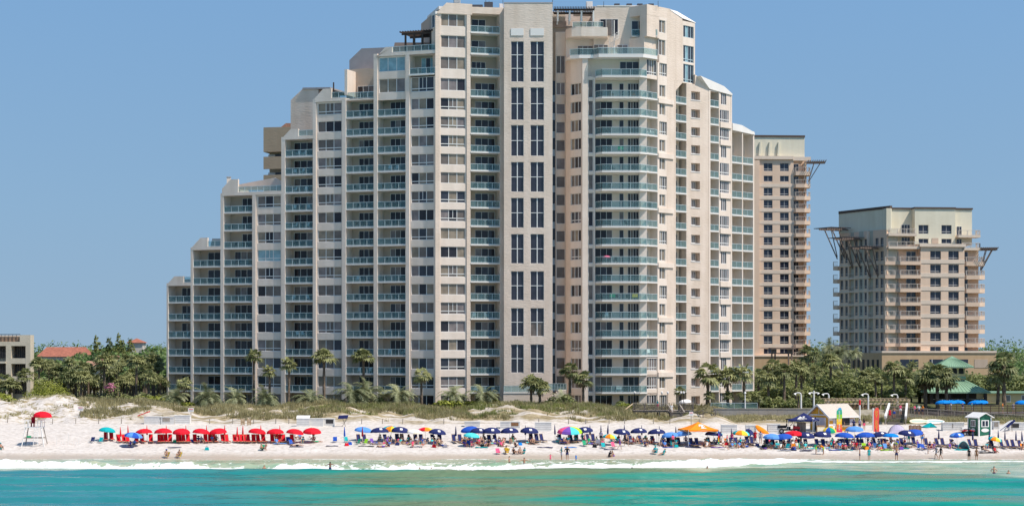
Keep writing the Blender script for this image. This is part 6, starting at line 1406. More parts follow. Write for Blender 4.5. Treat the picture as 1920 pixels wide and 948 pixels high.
def body(J, fem=False):
    names = list(J); me = bpy.data.meshes.new("body"); me.from_pydata([J[k] for k in names], [(names.index(a), names.index(b_)) for a, b_ in BONES], [])
    o = bpy.data.objects.new("body", me); COL.objects.link(o); sm = o.modifiers.new("skin", 'SKIN'); sm.use_smooth_shade = True
    for i, k in enumerate(names):
        r_ = RAD.get(k, RAD.get(k[:2], .05)) * ((0.9 if k in ("wai", "che") or k[:2] in ("sh", "el") else 1.05 if k == "pel" else 0.97) if fem else 1.0)
        fy = 0.72 if k in ("pel", "wai", "che") else 1.0
        me.skin_vertices[0].data[i].radius = (r_, r_ * fy) if k not in ("pel", "wai", "che") else (r_, r_ * fy)
        me.skin_vertices[0].data[i].use_root = (k == "pel")
    o.modifiers.new("sub", 'SUBSURF').levels = 1
    dg = bpy.context.evaluated_depsgraph_get(); ev = o.evaluated_get(dg); m2 = bpy.data.meshes.new_from_object(ev)
    bpy.data.objects.remove(o); bpy.data.meshes.remove(me)
    V = [tuple(v.co) for v in m2.vertices]; Fs = [tuple(p.vertices) for p in m2.polygons]; Ns = [v.normal.copy() for v in m2.vertices]
    bpy.data.meshes.remove(m2)
    # classify faces by the nearest bone
    jv = {k: Vector(v) for k, v in J.items()}
    def near(q):
        best = None
        for a, b_ in BONES:
            A, B = jv[a], jv[b_]; ab = B - A; t = max(0, min(1, (q - A).dot(ab) / max(1e-6, ab.length_squared))); d = (q - A - ab * t).length / (RAD.get(b_, RAD.get(b_[:2], .05)) + .03)
            if best is None or d < best[0]: best = (d, a, b_, t)
        return best
    reg = {"trunks": [], "top": [], "shirt": [], "hair": []}
    hd = (jv["top"] - jv["hea"]).normalized(); fwd = Vector((0, -1, 0)) if abs(hd.y) < 0.9 else Vector((0, 0, -1))
    if abs(hd.x) > 0.8: fwd = Vector((0, 0, 1))
    for i, f in enumerate(Fs):
        c = sum((Vector(V[j]) for j in f), Vector()) / len(f); _, a, b_, t = near(c)
        if (a, b_[:2]) == ("pel", "hi") or (a[:2] == "hi" and t < 0.55) or (a == "pel" and b_ == "wai" and t < 0.55): reg["trunks"].append(i)
        if (a == "pel" and b_ == "wai" and t >= 0.3) or a == "wai" or (a == "che" and b_ == "nec" and t < 0.45) or (a == "che" and b_[:2] == "sh"): reg["top"].append(i)
        if i in reg["top"][-1:] or (a[:2] == "sh" and t < 0.55): reg["shirt"].append(i)
        if a in ("nec", "hea") and b_ in ("hea", "top"):
            d = c - jv["hea"]
            if d.dot(hd) > 0.075 or (d.dot(fwd) < 0.02 and d.dot(hd) > -0.06): reg["hair"].append(i)
    out = {}
    for k, ids in reg.items():
        mb = MB(); off = 0.022 if k == "hair" else 0.013
        for i in ids: mb.face([Vector(V[j]) + Ns[j] * off for j in Fs[i]], CL["navy"])
        out[k] = mb.mesh(k)
    # fingers and nose join the body surface
    bm_ = MB(); bm_.v = list(V); bm_.f = list(Fs); bm_.mats = [SKINS[0]]; bm_.mi = [0] * len(Fs)
    for n_ in "LR":
        w_, e_ = jv["wr" + n_], jv["el" + n_]; d = (w_ - e_).normalized(); s_ = d.cross(Vector((1, 0, 0)));
        if s_.length < .1: s_ = d.cross(Vector((0, 0, 1)))
        s_.normalize(); bm_.tube(w_, w_ + d * .09, .034, .040, SKINS[0], 6)
        for q, ln in ((-1.5, .062), (-.5, .075), (.5, .08), (1.5, .07)): a = w_ + d * .085 + s_ * q * .018; m_ = a + d * ln * .55; bm_.tube(a, m_, .010, .009, SKINS[0], 4); bm_.tube(m_, m_ + (d + s_.cross(d) * .5).normalized() * ln * .5, .009, .007, SKINS[0], 4)
        a = w_ + d * .03 - s_ * .03; bm_.tube(a, a + (d * .8 - s_ * .6).normalized() * .06, .012, .009, SKINS[0], 4)
    h_ = jv["hea"].lerp(jv["top"], .35); bm_.tube(h_ + fwd * .075, h_ + fwd * .115 - hd * .012, .018, .010, SKINS[0], 5)
    sd = hd.cross(fwd).normalized()
    for s_ in (-1, 1): bm_.tube(h_ + sd * s_ * .082, h_ + sd * s_ * .10, .022, .016, SKINS[0], 5); 
    out["body"] = bm_.mesh("body"); out["body"].polygons.foreach_set("use_smooth", [True] * len(out["body"].polygons))
    return out
BODIES = {}
def paint(o, m_):
    o.material_slots[0].link = 'OBJECT'; o.material_slots[0].material = m_
def person(px, py, ps, face=0.0, low="navy", top=None, hair=0, skin=0, sc=1.0, fem=False, place="", p=None, hat=None, sink=0.0, extra="", sitz=0.0):
    """face: degrees; 0 looks at the sea"""
    key = (ps, fem)
    if key not in BODIES: BODIES[key] = body(POSES[ps], fem)
    B = BODIES[key]; o = link("person", B["body"]); paint(o, SKINS[skin])
    q = p if p is not None else on_ground(px, py)
    o.location = (q[0], q[1], q[2] - sink + sitz); o.rotation_euler = (0, 0, R(face)); o.scale = (sc, sc, sc)
    h = link("hair", B["hair"], o); paint(h, HAIRS[hair])
    wear = []
    if low: t = link("swim_trunks" if not fem else "swim_bottoms", B["trunks"], o); paint(t, CL[low]); wear.append("%s %s" % (low, "swimwear" if not top else "bottoms"))
    if top: t = link("shirt" if not fem else "swim_top", B["shirt" if not fem else "top"], o); paint(t, CL[top]); wear.append("%s top" % top)
    if hat:
        J = POSES[ps]; mb = MB(); tp = Vector(J["top"]); hd = (tp - Vector(J["hea"])).normalized(); mb.tube(tp - hd * .02, tp + hd * .06, .115, .09, CL[hat], 8); mb.tube(tp - hd * .03, tp - hd * .015, .20, .18, CL[hat], 10); mb.build("hat", o); wear.append(hat + " hat")
    lb_ = "%s in %s %s %s" % ("child" if sc < 0.8 else "person", " and ".join(wear[:2]) if wear else "swimwear", extra or ps, place or NEARPX(px))
    lb_ = lb_.split()
    if len(lb_) > 14: lb_ = ("%s in %s %s" % ("child" if sc < 0.8 else "person", wear[0] if wear else "swimwear", place or NEARPX(px))).split()[:14]
    tag(o, " ".join(lb_), "person", "people on the beach"); return o
WL_ = lambda px, py: (X_at(px, Yw(py)), Yw(py), 0.0)
# bathers and people at the water's edge
person(495.5, 877, "standing", 20, "navy", None, 0, 1, place="shoulder deep in the sea, leftmost bather", p=WL_(495.5, 878), sink=1.25, extra="wading")
person(619, 877, "with arms spread", 160, "navy", None, 0, 2, place="waist deep in the surf left of centre", p=WL_(619, 878), sink=0.85)
person(787, 877, "standing", 0, "black", None, 0, 1, place="with only the head above water, left of centre", p=WL_(787, 878), sink=1.50, extra="swimming")
person(809, 877, "standing", 0, "black", None, 1, 0, place="with only the head above water, nearer the centre", p=WL_(809, 878), sink=1.52, extra="swimming")
person(1185, 877, "standing", 0, "black", None, 0, 2, place="with only the dark head above water right of centre", p=WL_(1185, 878.5), sink=1.45, extra="swimming")
person(1326, 876, "standing", -60, "black", None, 0, 1, place="lying low in the water below the orange canopy", p=WL_(1326, 878), sink=1.33, extra="swimming")
person(955, 871, "standing", 70, "black", None, 0, 0, place="knee deep in the surf below the centre shaft", p=WL_(955, 871.5), sink=0.55, fem=True)
person(983, 870, "with arms spread", 20, "grey", None, 0, 1, place="crouched waist deep in the surf", p=WL_(983, 871), sink=0.75)
person(1032, 865, "with arms spread", 30, "pink", "pink", 1, 0, sc=0.62, fem=True, place="in the swash at the centre", p=WL_(1032, 864), sink=0.12)
person(1053, 861, "holding a hand out", -75, "lilac", "teal", 0, 0, fem=True, place="at the water's edge handing something over", p=WL_(1053, 862))
person(1063.5, 861, "standing with hands on hips", 10, "navy", "black", 2, 1, sc=1.03, place="at the water's edge beside the woman in teal", p=WL_(1063.5, 862))
person(1080, 865, "standing", 40, "brightblue", "brightblue", 0, 0, sc=0.55, place="in the shallow swash", p=WL_(1080, 864), sink=0.08)
person(1143, 860, "crouching", 120, "black", "black", 1, 1, place="digging at the water's edge, left of the pair", p=WL_(1143, 860)); person(1149.5, 859, "crouching", -60, "purple", None, 2, 0, fem=True, place="digging at the water's edge, right of the pair", p=WL_(1149.5, 859.5))
person(1612, 862, "standing", 80, "navy", None, 0, 1, sc=.85, place="at the water's edge, leftmost of the right shore group"); person(1629.5, 862, "standing", 185, "teal", "teal", 0, 1, sc=.9, place="wrapped at the water's edge below the banner flags")
person(1681, 863, "standing with hands on hips", 0, "navy", None, 0, 1, sc=1.05, place="at the water's edge below the stairs")
person(1755.5, 859.5, "walking", -80, "grey", "grey", 1, 1, place="strolling along the wet sand, left of the couple"); person(1764, 861, "walking", -80, "black", "black", 0, 1, place="strolling along the wet sand, right of the couple")
person(1817, 864, "standing", 170, "black", "black", 0, 1, .95, True, place="at the water's edge, left of the two near the green hut"); person(1831, 864, "standing", 190, "brown", "brown", 1, 1, .97, True, place="at the water's edge, right of the two near the green hut")
person(1864, 886, "standing with hands on hips", 0, "navy", None, 0, 0, place="waist deep in the sea at the right end", p=WL_(1864, 887), sink=0.85, extra="wading"); person(1891, 886, "standing", 10, "navy", None, 0, 0, place="shoulder deep in the sea at the far right", p=WL_(1891, 887), sink=1.28, extra="wading")
person(1530, 851, "bending forward", 90, "lime", None, 0, 1, .95, place="carrying a white cooler, left bearer"); person(1544, 851.5, "bending forward", -90, "lime", "orange", 1, 1, .95, place="carrying a white cooler, right bearer")
c_ = MB(); c_.box(-.35, .35, -.2, .2, 0, .36, CL["white"]); c_.box(-.36, .36, -.21, .21, .363, .42, CL["skyblue"]); o = c_.build("cooler"); q = on_ground(1537.5, 851); o.location = q + Vector((0, 0, .32)); tag(o, "white cooler carried between two people in lime shorts", "cooler")
person(1740, 850, "bending forward", 40, "white", None, 1, 0, .6, place="on the sand below the right stairs")
person(1162, 842, "walking", 100, "purple", "purple", 1, 0, 1, True, place="striding past the pink chair")
person(1416, 830, "standing", -20, "red", "red", 0, 1); person(1426, 831, "standing", 170, "grey", "lilac", 1, 0); person(1704, 832, "standing", 180, "teal", "aqua", 0, 0, 1, True); person(1729.5, 832, "standing", 170, "brightblue", None, 1, 1); person(1127, 830, "standing", 160, "black", "lilac", 1, 0, hat="grey")
person(1480, 836, "standing", 120, "blue", "white", 0, 0); person(1352, 830, "standing", 30, "white", "aqua", 0, 1, .9)
person(1580, 808, "standing", 170, "grey", None, 2, 0, hat="white", place="queueing at the yellow shack"); person(1590, 807, "standing", 180, "blue", "skyblue", 1, 0, place="queueing at the yellow shack"); person(1601, 808, "standing", 180, "black", "navy", 0, 1, place="at the corner of the yellow shack"); person(1612, 807, "standing", 150, "navy", "lilac", 0, 0, place="right of the yellow shack"); person(1620, 806, "standing", 180, "pink", "black", 0, 1, 1, True, place="right of the yellow shack")
person(1.5, 842, "sitting on the sand", 40, "teal", None, 0, 1, hat="teal", place="at the left edge of the sand")
person(312, 857, "sitting upright in a chair", 10, "black", None, 0, 1, place="on the left yellow chair by the water", hat="blue"); person(335.5, 857, "sitting upright in a chair", -20, "navy", None, 0, 1, place="on the right yellow chair by the water")
person(491.5, 843.5, "sitting on the sand", 60, "black", None, 0, 1, place="beside the low green chair"); person(498, 841, "sitting on the sand", -50, "navy", None, 1, 0, place="beside the low green chair")
person(556, 836, "lying on a towel", 10, "black", None, 1, 0, 1, True)
person(1228, 850, "sitting upright in a chair", -40, "navy", "aqua", 0, 0, place="by the water's edge", hat="aqua"); person(1244, 852, "sitting with legs stretched", -50, "teal", "teal", 1, 1, 1, True, place="by the water's edge")
person(963.5, 850.5, "sitting on the sand", 30, "black", "black", 0, 1, 1, True, place="right of the yellow chair by the water"); person(974.5, 850, "sitting on the sand", -20, "navy", None, 1, 0, place="in the middle of three by the water"); person(982.5, 850, "sitting upright in a chair", -50, "teal", "teal", 0, 0, place="right of three by the water", sitz=-.2)
person(949, 850, "sitting upright in a chair", 180, "blue", "yellow", 0, 0, place="on the yellow chair by the water")
# the seated crowd
cr = random.Random(31)
for _ in range(16):
    a, b_ = cr.choice([(1090, 1270), (1330, 1420), (1440, 1530), (1560, 1700)]); person(cr.uniform(a, b_), cr.uniform(829, 838), cr.choice(["standing", "walking", "standing with hands on hips", "bending forward"]), cr.uniform(-180, 180), cr.choice(["navy", "black", "teal", "red", "purple"]), cr.choice([None, "white", "grey", "pink", "aqua"]), cr.randrange(3), cr.randrange(2), cr.uniform(.8, 1.03), cr.random() < .5)
CROWD = [(398, 829, "c"), (405, 828, "c"), (372, 830, "c"), (379, 830, "c"), (523, 828, "c"), (519, 831, "s"), (568, 830, "s"), (555, 824, "c"), (562, 823, "s"), (584, 823, "s"), (588, 828, "c"), (593, 829, "l"), (244, 836, "s"), (252, 836, "c"), (712, 827, "c"), (706, 831, "l"), (718, 832, "l"), (727, 831, "s"), (732, 829, "c"), (736, 832, "l"), (746, 831, "s"), (750, 832, "s"), (763, 832, "l"), (769, 833, "s"),
 (781, 831, "s"), (785, 832, "l"), (793, 832, "s"), (800, 831, "s"), (811, 832, "s"), (815, 831, "c"), (824, 832, "s"), (830, 836, "l"), (868, 831, "s"), (873, 828, "c"), (880, 829, "c"), (896, 829, "s"), (904, 830, "c"), (909, 827, "c"), (924, 831, "s"), (937, 830, "c"), (944, 832, "c"), (994, 830, "c"), (1000, 833, "l"), (1048, 830, "c"), (1062, 831, "s"), (1104, 830, "s"), (1110, 833, "l"), (1120, 831, "s"), (1146, 829, "c"), (1158, 828, "c"),
 (1171, 829, "c"), (1178, 830, "c"), (1183, 832, "s"), (1188, 829, "s"), (1196, 831, "c"), (1204, 831, "s"), (1210, 829, "c"), (1214, 832, "s"), (1222, 831, "c"), (1240, 835, "c"), (1248, 834, "s"), (1268, 835, "c"), (1286, 829, "c"), (1294, 836, "s"), (1325, 836, "c"), (1330, 837, "l"), (1347, 832, "s"), (1360, 833, "s"), (1373, 837, "c"), (1379, 838, "s"), (1386, 838, "s"), (1394, 838, "s"), (1400, 838, "l"),
 (1436, 838, "c"), (1443, 839, "s"), (1449, 839, "c"), (1458, 840, "c"), (1464, 840, "s"), (1471, 840, "c"), (1494, 841, "c"), (1502, 838, "c"), (1510, 840, "s"), (1553, 836, "s"), (1560, 834, "c"), (1566, 838, "l"), (1575, 841, "c"), (1581, 842, "s"), (1594, 837, "c"), (1600, 838, "s"), (1611, 842, "s"), (1634, 838, "c"), (1655, 839, "s"), (1660, 837, "c"), (1666, 838, "s"), (1672, 839, "c"), (1679, 840, "s"), (1684, 837, "c"), (1699, 838, "s"), (1706, 839, "l"), (1721, 838, "c"), (1732, 842, "l"), (1743, 842, "c"), (1751, 841, "s"), (1775, 839, "l"), (1781, 840, "s"), (1788, 838, "c"), (1794, 841, "s"), (1847, 846, "s"), (1851, 840, "s"), (1856, 838, "c"), (1866, 848, "s"), (1919, 842, "c")]
for _ in range(105):
    a, b_ = cr.choice([(1060, 1275), (1060, 1275), (1320, 1410), (1430, 1530), (1550, 1700), (1550, 1700), (700, 830), (865, 1010)]); CROWD.append((cr.uniform(a, b_), cr.uniform(826, 838.5) + (4 if a > 1300 else 0), cr.choice("ccsssl")))
for px, py, k in CROWD:
    fem = cr.random() < .45; ps = {"c": cr.choice(["reclining in a chair", "reclining in a chair", "sitting upright in a chair"]), "s": cr.choice(["sitting on the sand", "sitting with legs stretched"]), "l": "lying on a towel"}[k]
    c1 = cr.choice(["navy", "black", "blue", "teal", "red", "pink", "grey", "green", "purple", "white"]); c2 = (c1 if fem else cr.choice([None, None, None, "white", "grey", "skyblue", "navy", "aqua"]))
    person(px, py, ps, cr.uniform(-35, 45), c1, c2, cr.randrange(3), cr.choice([0, 0, 1, 1, 1, 2]), cr.uniform(.93, 1.03), fem, hat=cr.choice([None, None, None, "white", "black", "tan"]))
# ------------------------------------------------------------------ structures on the beach
def frame_obj(name, label, cat, p, rz=0.0, group=None): return thing(name, label, cat, tuple(p), rz, group)
# lifeguard stand
p = on_ground(65, 834); lg = frame_obj("lifeguard_stand", "tall white lifeguard stand with splayed legs on the empty sand at left", "lifeguard stand", p)
for sx in (-1, 1):
    for sy in (-1, 1): m = MB(); m.bar((sx * 1.5, sy * 1.0, -.2), (sx * 1.0, sy * .65, 2.35), .10, .10, GREYW if sy > 0 else WHITEP); m.build("leg", lg)
m = MB(); m.box(-1.15, 1.15, -.8, .8, 2.352, 2.45, WHITEP); m.build("platform", lg)
m = MB()
for z_, s_ in ((1.0, 1.27),): m.bar((-s_, -.85, z_), (s_, -.85, z_), .08, .1, GREYW); m.bar((-s_, .85, z_), (s_, .85, z_), .08, .1, GREYW); m.bar((-s_, -.85, z_), (-s_, .85, z_), .08, .1, GREYW); m.bar((s_, -.85, z_), (s_, .85, z_), .08, .1, GREYW)
m.build("brace", lg)
m = MB()
for sx in (-1.1, -.6, .6, 1.1): m.bar((sx, -.75, 2.45), (sx, -.75, 3.3), .06, .06, WHITEP); m.bar((sx, .75, 2.45), (sx, .75, 3.3), .06, .06, WHITEP)
for y_ in (-.75, .75): m.bar((-1.1, y_, 3.3), (-.6, y_, 3.3), .05, .06, WHITEP); m.bar((.6, y_, 3.3), (1.1, y_, 3.3), .05, .06, WHITEP)
m.build("railing", lg)
m = MB(); m.bar((.05, -1.0, 0), (.25, -.8, 2.35), .06, .06, WHITEP); m.bar((.65, -1.0, 0), (.65, -.8, 2.35), .06, .06, WHITEP)
for i in range(6): m.bar((.1, -.98 + .03 * i, .35 + .35 * i), (.65, -.98 + .03 * i, .35 + .35 * i), .05, .05, WHITEP)
m.build("ladder", lg)
m = MB(); m.box(-.55, -.05, -.1, .4, 2.9, 3.0, CL["maroon"]); m.box(-.55, -.05, .401, .48, 2.9, 3.75, CL["maroon"]); m.box(-.5, -.45, -.1, .4, 2.45, 2.9, CL["maroon"]); m.box(-.15, -.1, -.1, .4, 2.45, 2.9, CL["maroon"]); m.build("seat", lg)
m = MB(); m.box(-.85, -.3, -.86, -.6, 1.06, 1.28, CL["green"]); o = m.build("tool_box"); o.location = p; tag(o, "small green box resting on the brace of the lifeguard stand", "box")
o = umbrella("red", 80, p=Vector((p.x + .95, p.y + .2, p.z + 2.45)), tilt=(.06, .05), sc=1.0, extra="shading the top of the lifeguard stand"); o.scale = (1.0, 1.0, 1.02)
# short stakes left of the teal umbrella
for px, h in ((106, 1.0), (115, .35), (121, .4), (128, 1.6), (136, .35), (143, .4), (147.5, .8)):
    m = MB(); q = on_ground(px, 833.5); m.tube((0, 0, -.1), (.02, 0, h), .035, .025, POLE, 5); o = m.build("marker_stake"); o.location = q; tag(o, "thin marker stake in the bare sand right of the lifeguard stand", "stake", "marker stakes in the sand")
# posts along the foot of the dune
for i, px in enumerate([14, 56, 98.5, 142, 185, 227.5, 393, 436, 475.5, 517, 541.5, 678, 717, 755, 832, 1010, 1066, 1098, 1142, 1171, 1225, 1256, 1311]):
    q = on_ground(px, 794 if px > 80 else 792); m = MB(); m.tube((0, 0, -.3), (.02, 0, .72), .07, .06, GREYW, 7); m.tube((.02, 0, .721), (.02, 0, .75), .075, .05, GREYW, 7); o = m.build("dune_post"); o.location = q; tag(o, "grey timber post at the foot of the dune", "post", "timber posts along the dune foot")
# white storage boxes
def sbox(px0, px1, py1, h, opened=None, label="", opening=None, Y=None):
    q = on_ground((px0 + px1) / 2, py1) if Y is None else Vector((X_at((px0 + px1) / 2, Y), Y, g(X_at((px0 + px1) / 2, Y), Y)))
    w_ = (px1 - px0) / F * q.y; b_ = frame_obj("storage_box", label, "storage box", q, 0, "white storage boxes below the dune")
    m = MB(); m.box(-w_ / 2, w_ / 2, 0, 1.1, -.2, h, DIRTYW); 
    for i in range(1, 4): m.box(-w_ / 2 + .03, w_ / 2 - .03, -.014, -.002, h * i / 4 - .012, h * i / 4 + .012, GREYW)
    m.build("body", b_)
    m = MB()
    if opened: m.prism([(-w_ / 2 - .05, -.05, h + .02), (w_ / 2 + .05, -.05, h + .02), (w_ / 2 + .05, .0, h + .08), (-w_ / 2 - .05, 0, h + .08)], (0, .9, .35), DIRTYW)
    else: m.box(-w_ / 2 - .05, w_ / 2 + .05, -.06, 1.15, h + .003, h + .07, DIRTYW)
    m.build("lid", b_)
    if opening: m = MB(); m.box(-w_ / 2 + w_ * opening[0], -w_ / 2 + w_ * opening[1], -.03, -.003, h * .4, h * .92, opening[2]); m.build("hatch", b_)
    return b_
OPK = mat("dark_hatch", (.03, .028, .03), .8); OPB = mat("rusty_hatch", (.22, .11, .05), .8, .2, 4)
for a in ((270, 300, 795, 1.1, None, "white storage box with a red board on top, left of the red umbrellas", None), (301, 326, 795, 1.05, None, "white storage box with a dull brown hatch above the red umbrellas", (.15, .7, GREYW)), (327, 356, 794.5, 1.2, None, "plain white storage box below the white sign", None), (556, 580, 798.5, 1.1, True, "white storage box with raised lid at the end of the red row", None), (581, 606, 799, 1.1, None, "plain white storage box in the middle of three beside the navy board", None), (607, 627, 799, 1.1, None, "white storage box with a dark hatch and a navy board", (.2, .9, OPK)),
          (871, 900, 800, .75, None, "low white storage box behind the deep blue umbrella", None), (938, 956, 803, .95, None, "small white storage box left of the one with a brown hatch", None), (956.5, 975, 803, .95, None, "white storage box with a brown hatch", (.1, .85, OPB)), (1003, 1034, 808, 1.2, None, "tall plain white storage box before the entrance terrace", None), (1353, 1382, 812, 1.15, None, "white storage box right of the orange canopy", None), (1399, 1418, 812, 1.1, None, "white storage box left of the orange kayak", None), (1440, 1463, 812, 1.25, None, "white storage box beside the utility buggy", None), (1768, 1808, 807, 1.1, None, "wide white storage box left of the green hut", (.44, .48, GREYW)),
          (1863, 1874, 805, 1.15, None, "narrow white storage box just right of the green hut", (.1, .8, GREYW)), (1893, 1925, 807, 1.1, None, "white storage box with a dark hatch at the right edge", (.1, .55, OPK))): sbox(*a)
m = MB(); q = on_ground(281, 795); m.prism([(-.9, 0, 0), (.75, 0, .62), (.75, 0, .72), (-.9, 0, .1)], (0, .8, 0), CL["red"]); o = m.build("red_board"); o.location = q + Vector((-.9, .1, 1.1)); o.rotation_euler = (0, 0, .0); o.location.z = q.z + 1.18; tag(o, "red board sloping up over the leftmost white storage box", "board")
m = MB(); q = on_ground(645, 799); m.prism([(-.9, 0, 0), (.5, 0, .05), (.6, 0, .45), (-.8, 0, .38)], (0, .5, .1), CL["navy"]); m.bar((-.3, .2, -1.1), (.4, .2, .02), .08, .08, GREYW); m.bar((.2, .2, -1.1), (-.2, .2, .02), .08, .08, GREYW); o = m.build("folded_awning"); o.location = q + Vector((0, 0, 1.1)); tag(o, "navy folded awning on crossed legs beside a white storage box", "awning")
# tan folded panels below the dune, signs
for px in (455, 467):
    q = on_ground(px, 797); m = MB(); m.box(-.28, .28, 0, .04, .1, .95, WOODP); m.box(-.24, .24, -.03, -.002, .5, .56, WOODF); m.box(-.28, -.22, -.03, -.003, -.1, .98, WOODF); m.box(.22, .28, -.03, -.003, -.1, .98, WOODF); o = m.build("signboard"); o.location = q; tag(o, "small tan timber signboard beside a post below the dune", "signboard", "tan signboards below the dune")
def sign(px, py, w_, h_, zt, label, face=CL["white"], post=GREYW):
    q = on_ground(px, py); s_ = frame_obj("warning_sign", label, "sign", q); m = MB(); m.bar((0, 0.04, -.3), (0, 0.04, zt - .05), .08, .08, post); m.build("post", s_)
    m = MB(); m.box(-w_ / 2, w_ / 2, -.03, 0, zt - h_, zt, face); m.box(-w_ * .38, w_ * .38, -.036, -.032, zt - h_ * .35, zt - h_ * .2, CL["red"]); m.box(-w_ * .36, w_ * .36, -.036, -.032, zt - h_ * .6, zt - h_ * .5, CL["grey"]); m.box(-w_ * .3, w_ * .3, -.036, -.032, zt - h_ * .8, zt - h_ * .72, CL["grey"]); m.build("board", s_)
sign(358, 780, .85, .6, 1.25, "white sign with red heading on the dune below the left wing"); sign(151, 778, .85, .6, 1.3, "white sign with red heading on the bare dune at left"); sign(1296, 800, .55, .6, 2.2, "white sign on a tall post beside the lower stair")
# ---- centre boardwalk and stairs down to the sand
bw = frame_obj("boardwalk", "dark timber boardwalk deck with slatted rails and two flights down to the sand", "boardwalk", (0, 0, 0))
def railing(par, A, B, h=1.05, n_=4, mt=DARKW, cap=GREYW, post=1.9, below=0.0):
    m = MB(); A, B = Vector(A), Vector(B); up = Vector((0, 0, 1)); k = max(1, round((B - A).length / post))
    for i in range(k + 1): q = A.lerp(B, i / k); m.bar(q - up * below, q + up * h, .11, .11, mt)
    for j in range(n_): z_ = h * (j + .6) / (n_ + .3); m.bar(A + up * z_, B + up * z_, .045, .11, mt)
    m.bar(A + up * (h + .03), B + up * (h + .03), .16, .06, cap); return m.build("railing", par)
def deckbox(par, x0, x1, y0, y1, z_, name="deck"):
    m = MB(); m.box(x0, x1, y0, y1, z_ - .22, z_, DARKW)
    n_ = int((x1 - x0) / .35)
    for i in range(n_): m.box(x0 + i * .35, x0 + i * .35 + .30, y0 - .05, y1 + .05, z_ + .002, z_ + .035, GREYW)
    for x_ in np.arange(x0 + .2, x1, 1.9):
        for y_ in (y0 + .15, y1 - .15): m.bar((x_, y_, z_ - 2.4), (x_, y_, z_ - .222), .16, .16, DARKW)
    return m.build(name, par)
def flight(par, A, B, w_, n_, side):
    """treads and stringers from the top A to the foot B; side = direction across"""
    m = MB(); A, B, side = Vector(A), Vector(B), Vector(side).normalized()
    for i in range(n_):
        q = A.lerp(B, (i + .5) / n_); d = (B - A); d.z = 0; d = d.normalized() * .16
        m.prism([q - side * w_ / 2 - d, q + side * w_ / 2 - d, q + side * w_ / 2 + d, q - side * w_ / 2 + d], (0, 0, .05), GREYW)
    for s_ in (-1, 1): m.bar(A + side * s_ * w_ / 2 - Vector((0, 0, .12)), B + side * s_ * w_ / 2 - Vector((0, 0, .12)), .07, .26, DARKW)
    m.build("stair", par)
    for s_ in (-1, 1):
        m = MB(); up = Vector((0, 0, 1.0)); a, b_ = A + side * s_ * (w_ / 2 + .06), B + side * s_ * (w_ / 2 + .06)
        m.bar(a + up, b_ + up, .17, .09, GREYW); m.bar(a + up * .5, b_ + up * .5, .05, .12, DARKW)
        for i in range(3): q = a.lerp(b_, i / 2); m.bar(q - up * .4, q + up, .11, .11, DARKW)
        m.build("handrail", par)
dz = Z_at(769, 285)
deckbox(bw, X_at(1187, 285), X_at(1300, 285), 284.2, 288.6, dz)
railing(bw, (X_at(1187, 284.2), 284.2, dz), (X_at(1249, 284.2), 284.2, dz), 1.05); railing(bw, (X_at(1272, 284.2), 284.2, dz), (X_at(1299, 284.2), 284.2, dz), 1.05); railing(bw, (X_at(1187, 288.5), 288.5, dz), (X_at(1300, 288.5), 288.5, dz), 1.05, 1)
lz = Z_at(785, 280.5); lx0, lx1 = X_at(1257, 280.5), X_at(1298, 280.5)
flight(bw, (X_at(1252, 284.2) + .9, 284.1, dz), (lx0 + 1.35, 281.6, lz), 1.75, 7, (1, .25, 0))
deckbox(bw, lx0, lx1 + .9, 279.6, 281.8, lz, "landing"); railing(bw, (lx0, 279.7, lz), (lx1, 279.7, lz), 1.05, 4, DARKW, GREYW, 1.6, 1.2)
flight(bw, (lx1 + .75, 279.5, lz), (X_at(1330, 273.5), 273.6, g(X_at(1330, 273.5), 273.6)), 1.8, 10, (1, .18, 0))
for dy in (0, 1.7): 
    m = MB(); a, b_ = Vector((X_at(1187, 284.4 + dy), 284.4 + dy, dz + 1.05)), Vector((X_at(1160, 281 + dy), 281 + dy, Z_at(776, 281))); m.bar(a, b_, .14, .09, WOODP)
    for i in range(4): q = a.lerp(b_, i / 3); m.bar(q - Vector((0, 0, 1.6)), q, .11, .11, DARKW)
    m.build("ramp_rail", bw)
# black globe lamps on the deck
for px in (1190, 1241, 1252, 1277, 1282):
    Y = 288.9; x, z = X_at(px, Y), 4.6; t = frame_obj("globe_lamp", "black post lamp with white globe behind the boardwalk deck", "lamp", (x, Y, z), 0, "globe lamps behind the boardwalk"); zt = Z_at(738, Y) - z
    m = MB(); m.tube((0, 0, -.3), (0, 0, zt), .06, .045, CL["black"], 7); m.tube((0, 0, zt), (0, 0, zt + .06), .14, .1, CL["black"], 7); m.build("post", t)
    m = MB(); m.tube((0, 0, zt + .062), (0, 0, zt + .30), .13, .19, CL["white"], 8); m.tube((0, 0, zt + .302), (0, 0, zt + .42), .19, .05, CL["white"], 8); m.build("globe", t)
x, Y = X_at(1286, 290.5), 290.5; umbrella("white", 1286, p=Vector((x, Y, Z_at(768, Y))), extra="open on the pool terrace behind the boardwalk")
person(0, 0, "standing", 0, "white", "white", 0, 0, p=Vector((X_at(1259, 283), 283, dz - .6)), place="coming down the upper stair of the centre boardwalk"); person(0, 0, "standing", 150, "pink", "teal", 1, 0, .9, True, p=Vector((X_at(1233, 287), 287, dz + .04)), place="on the centre boardwalk deck")
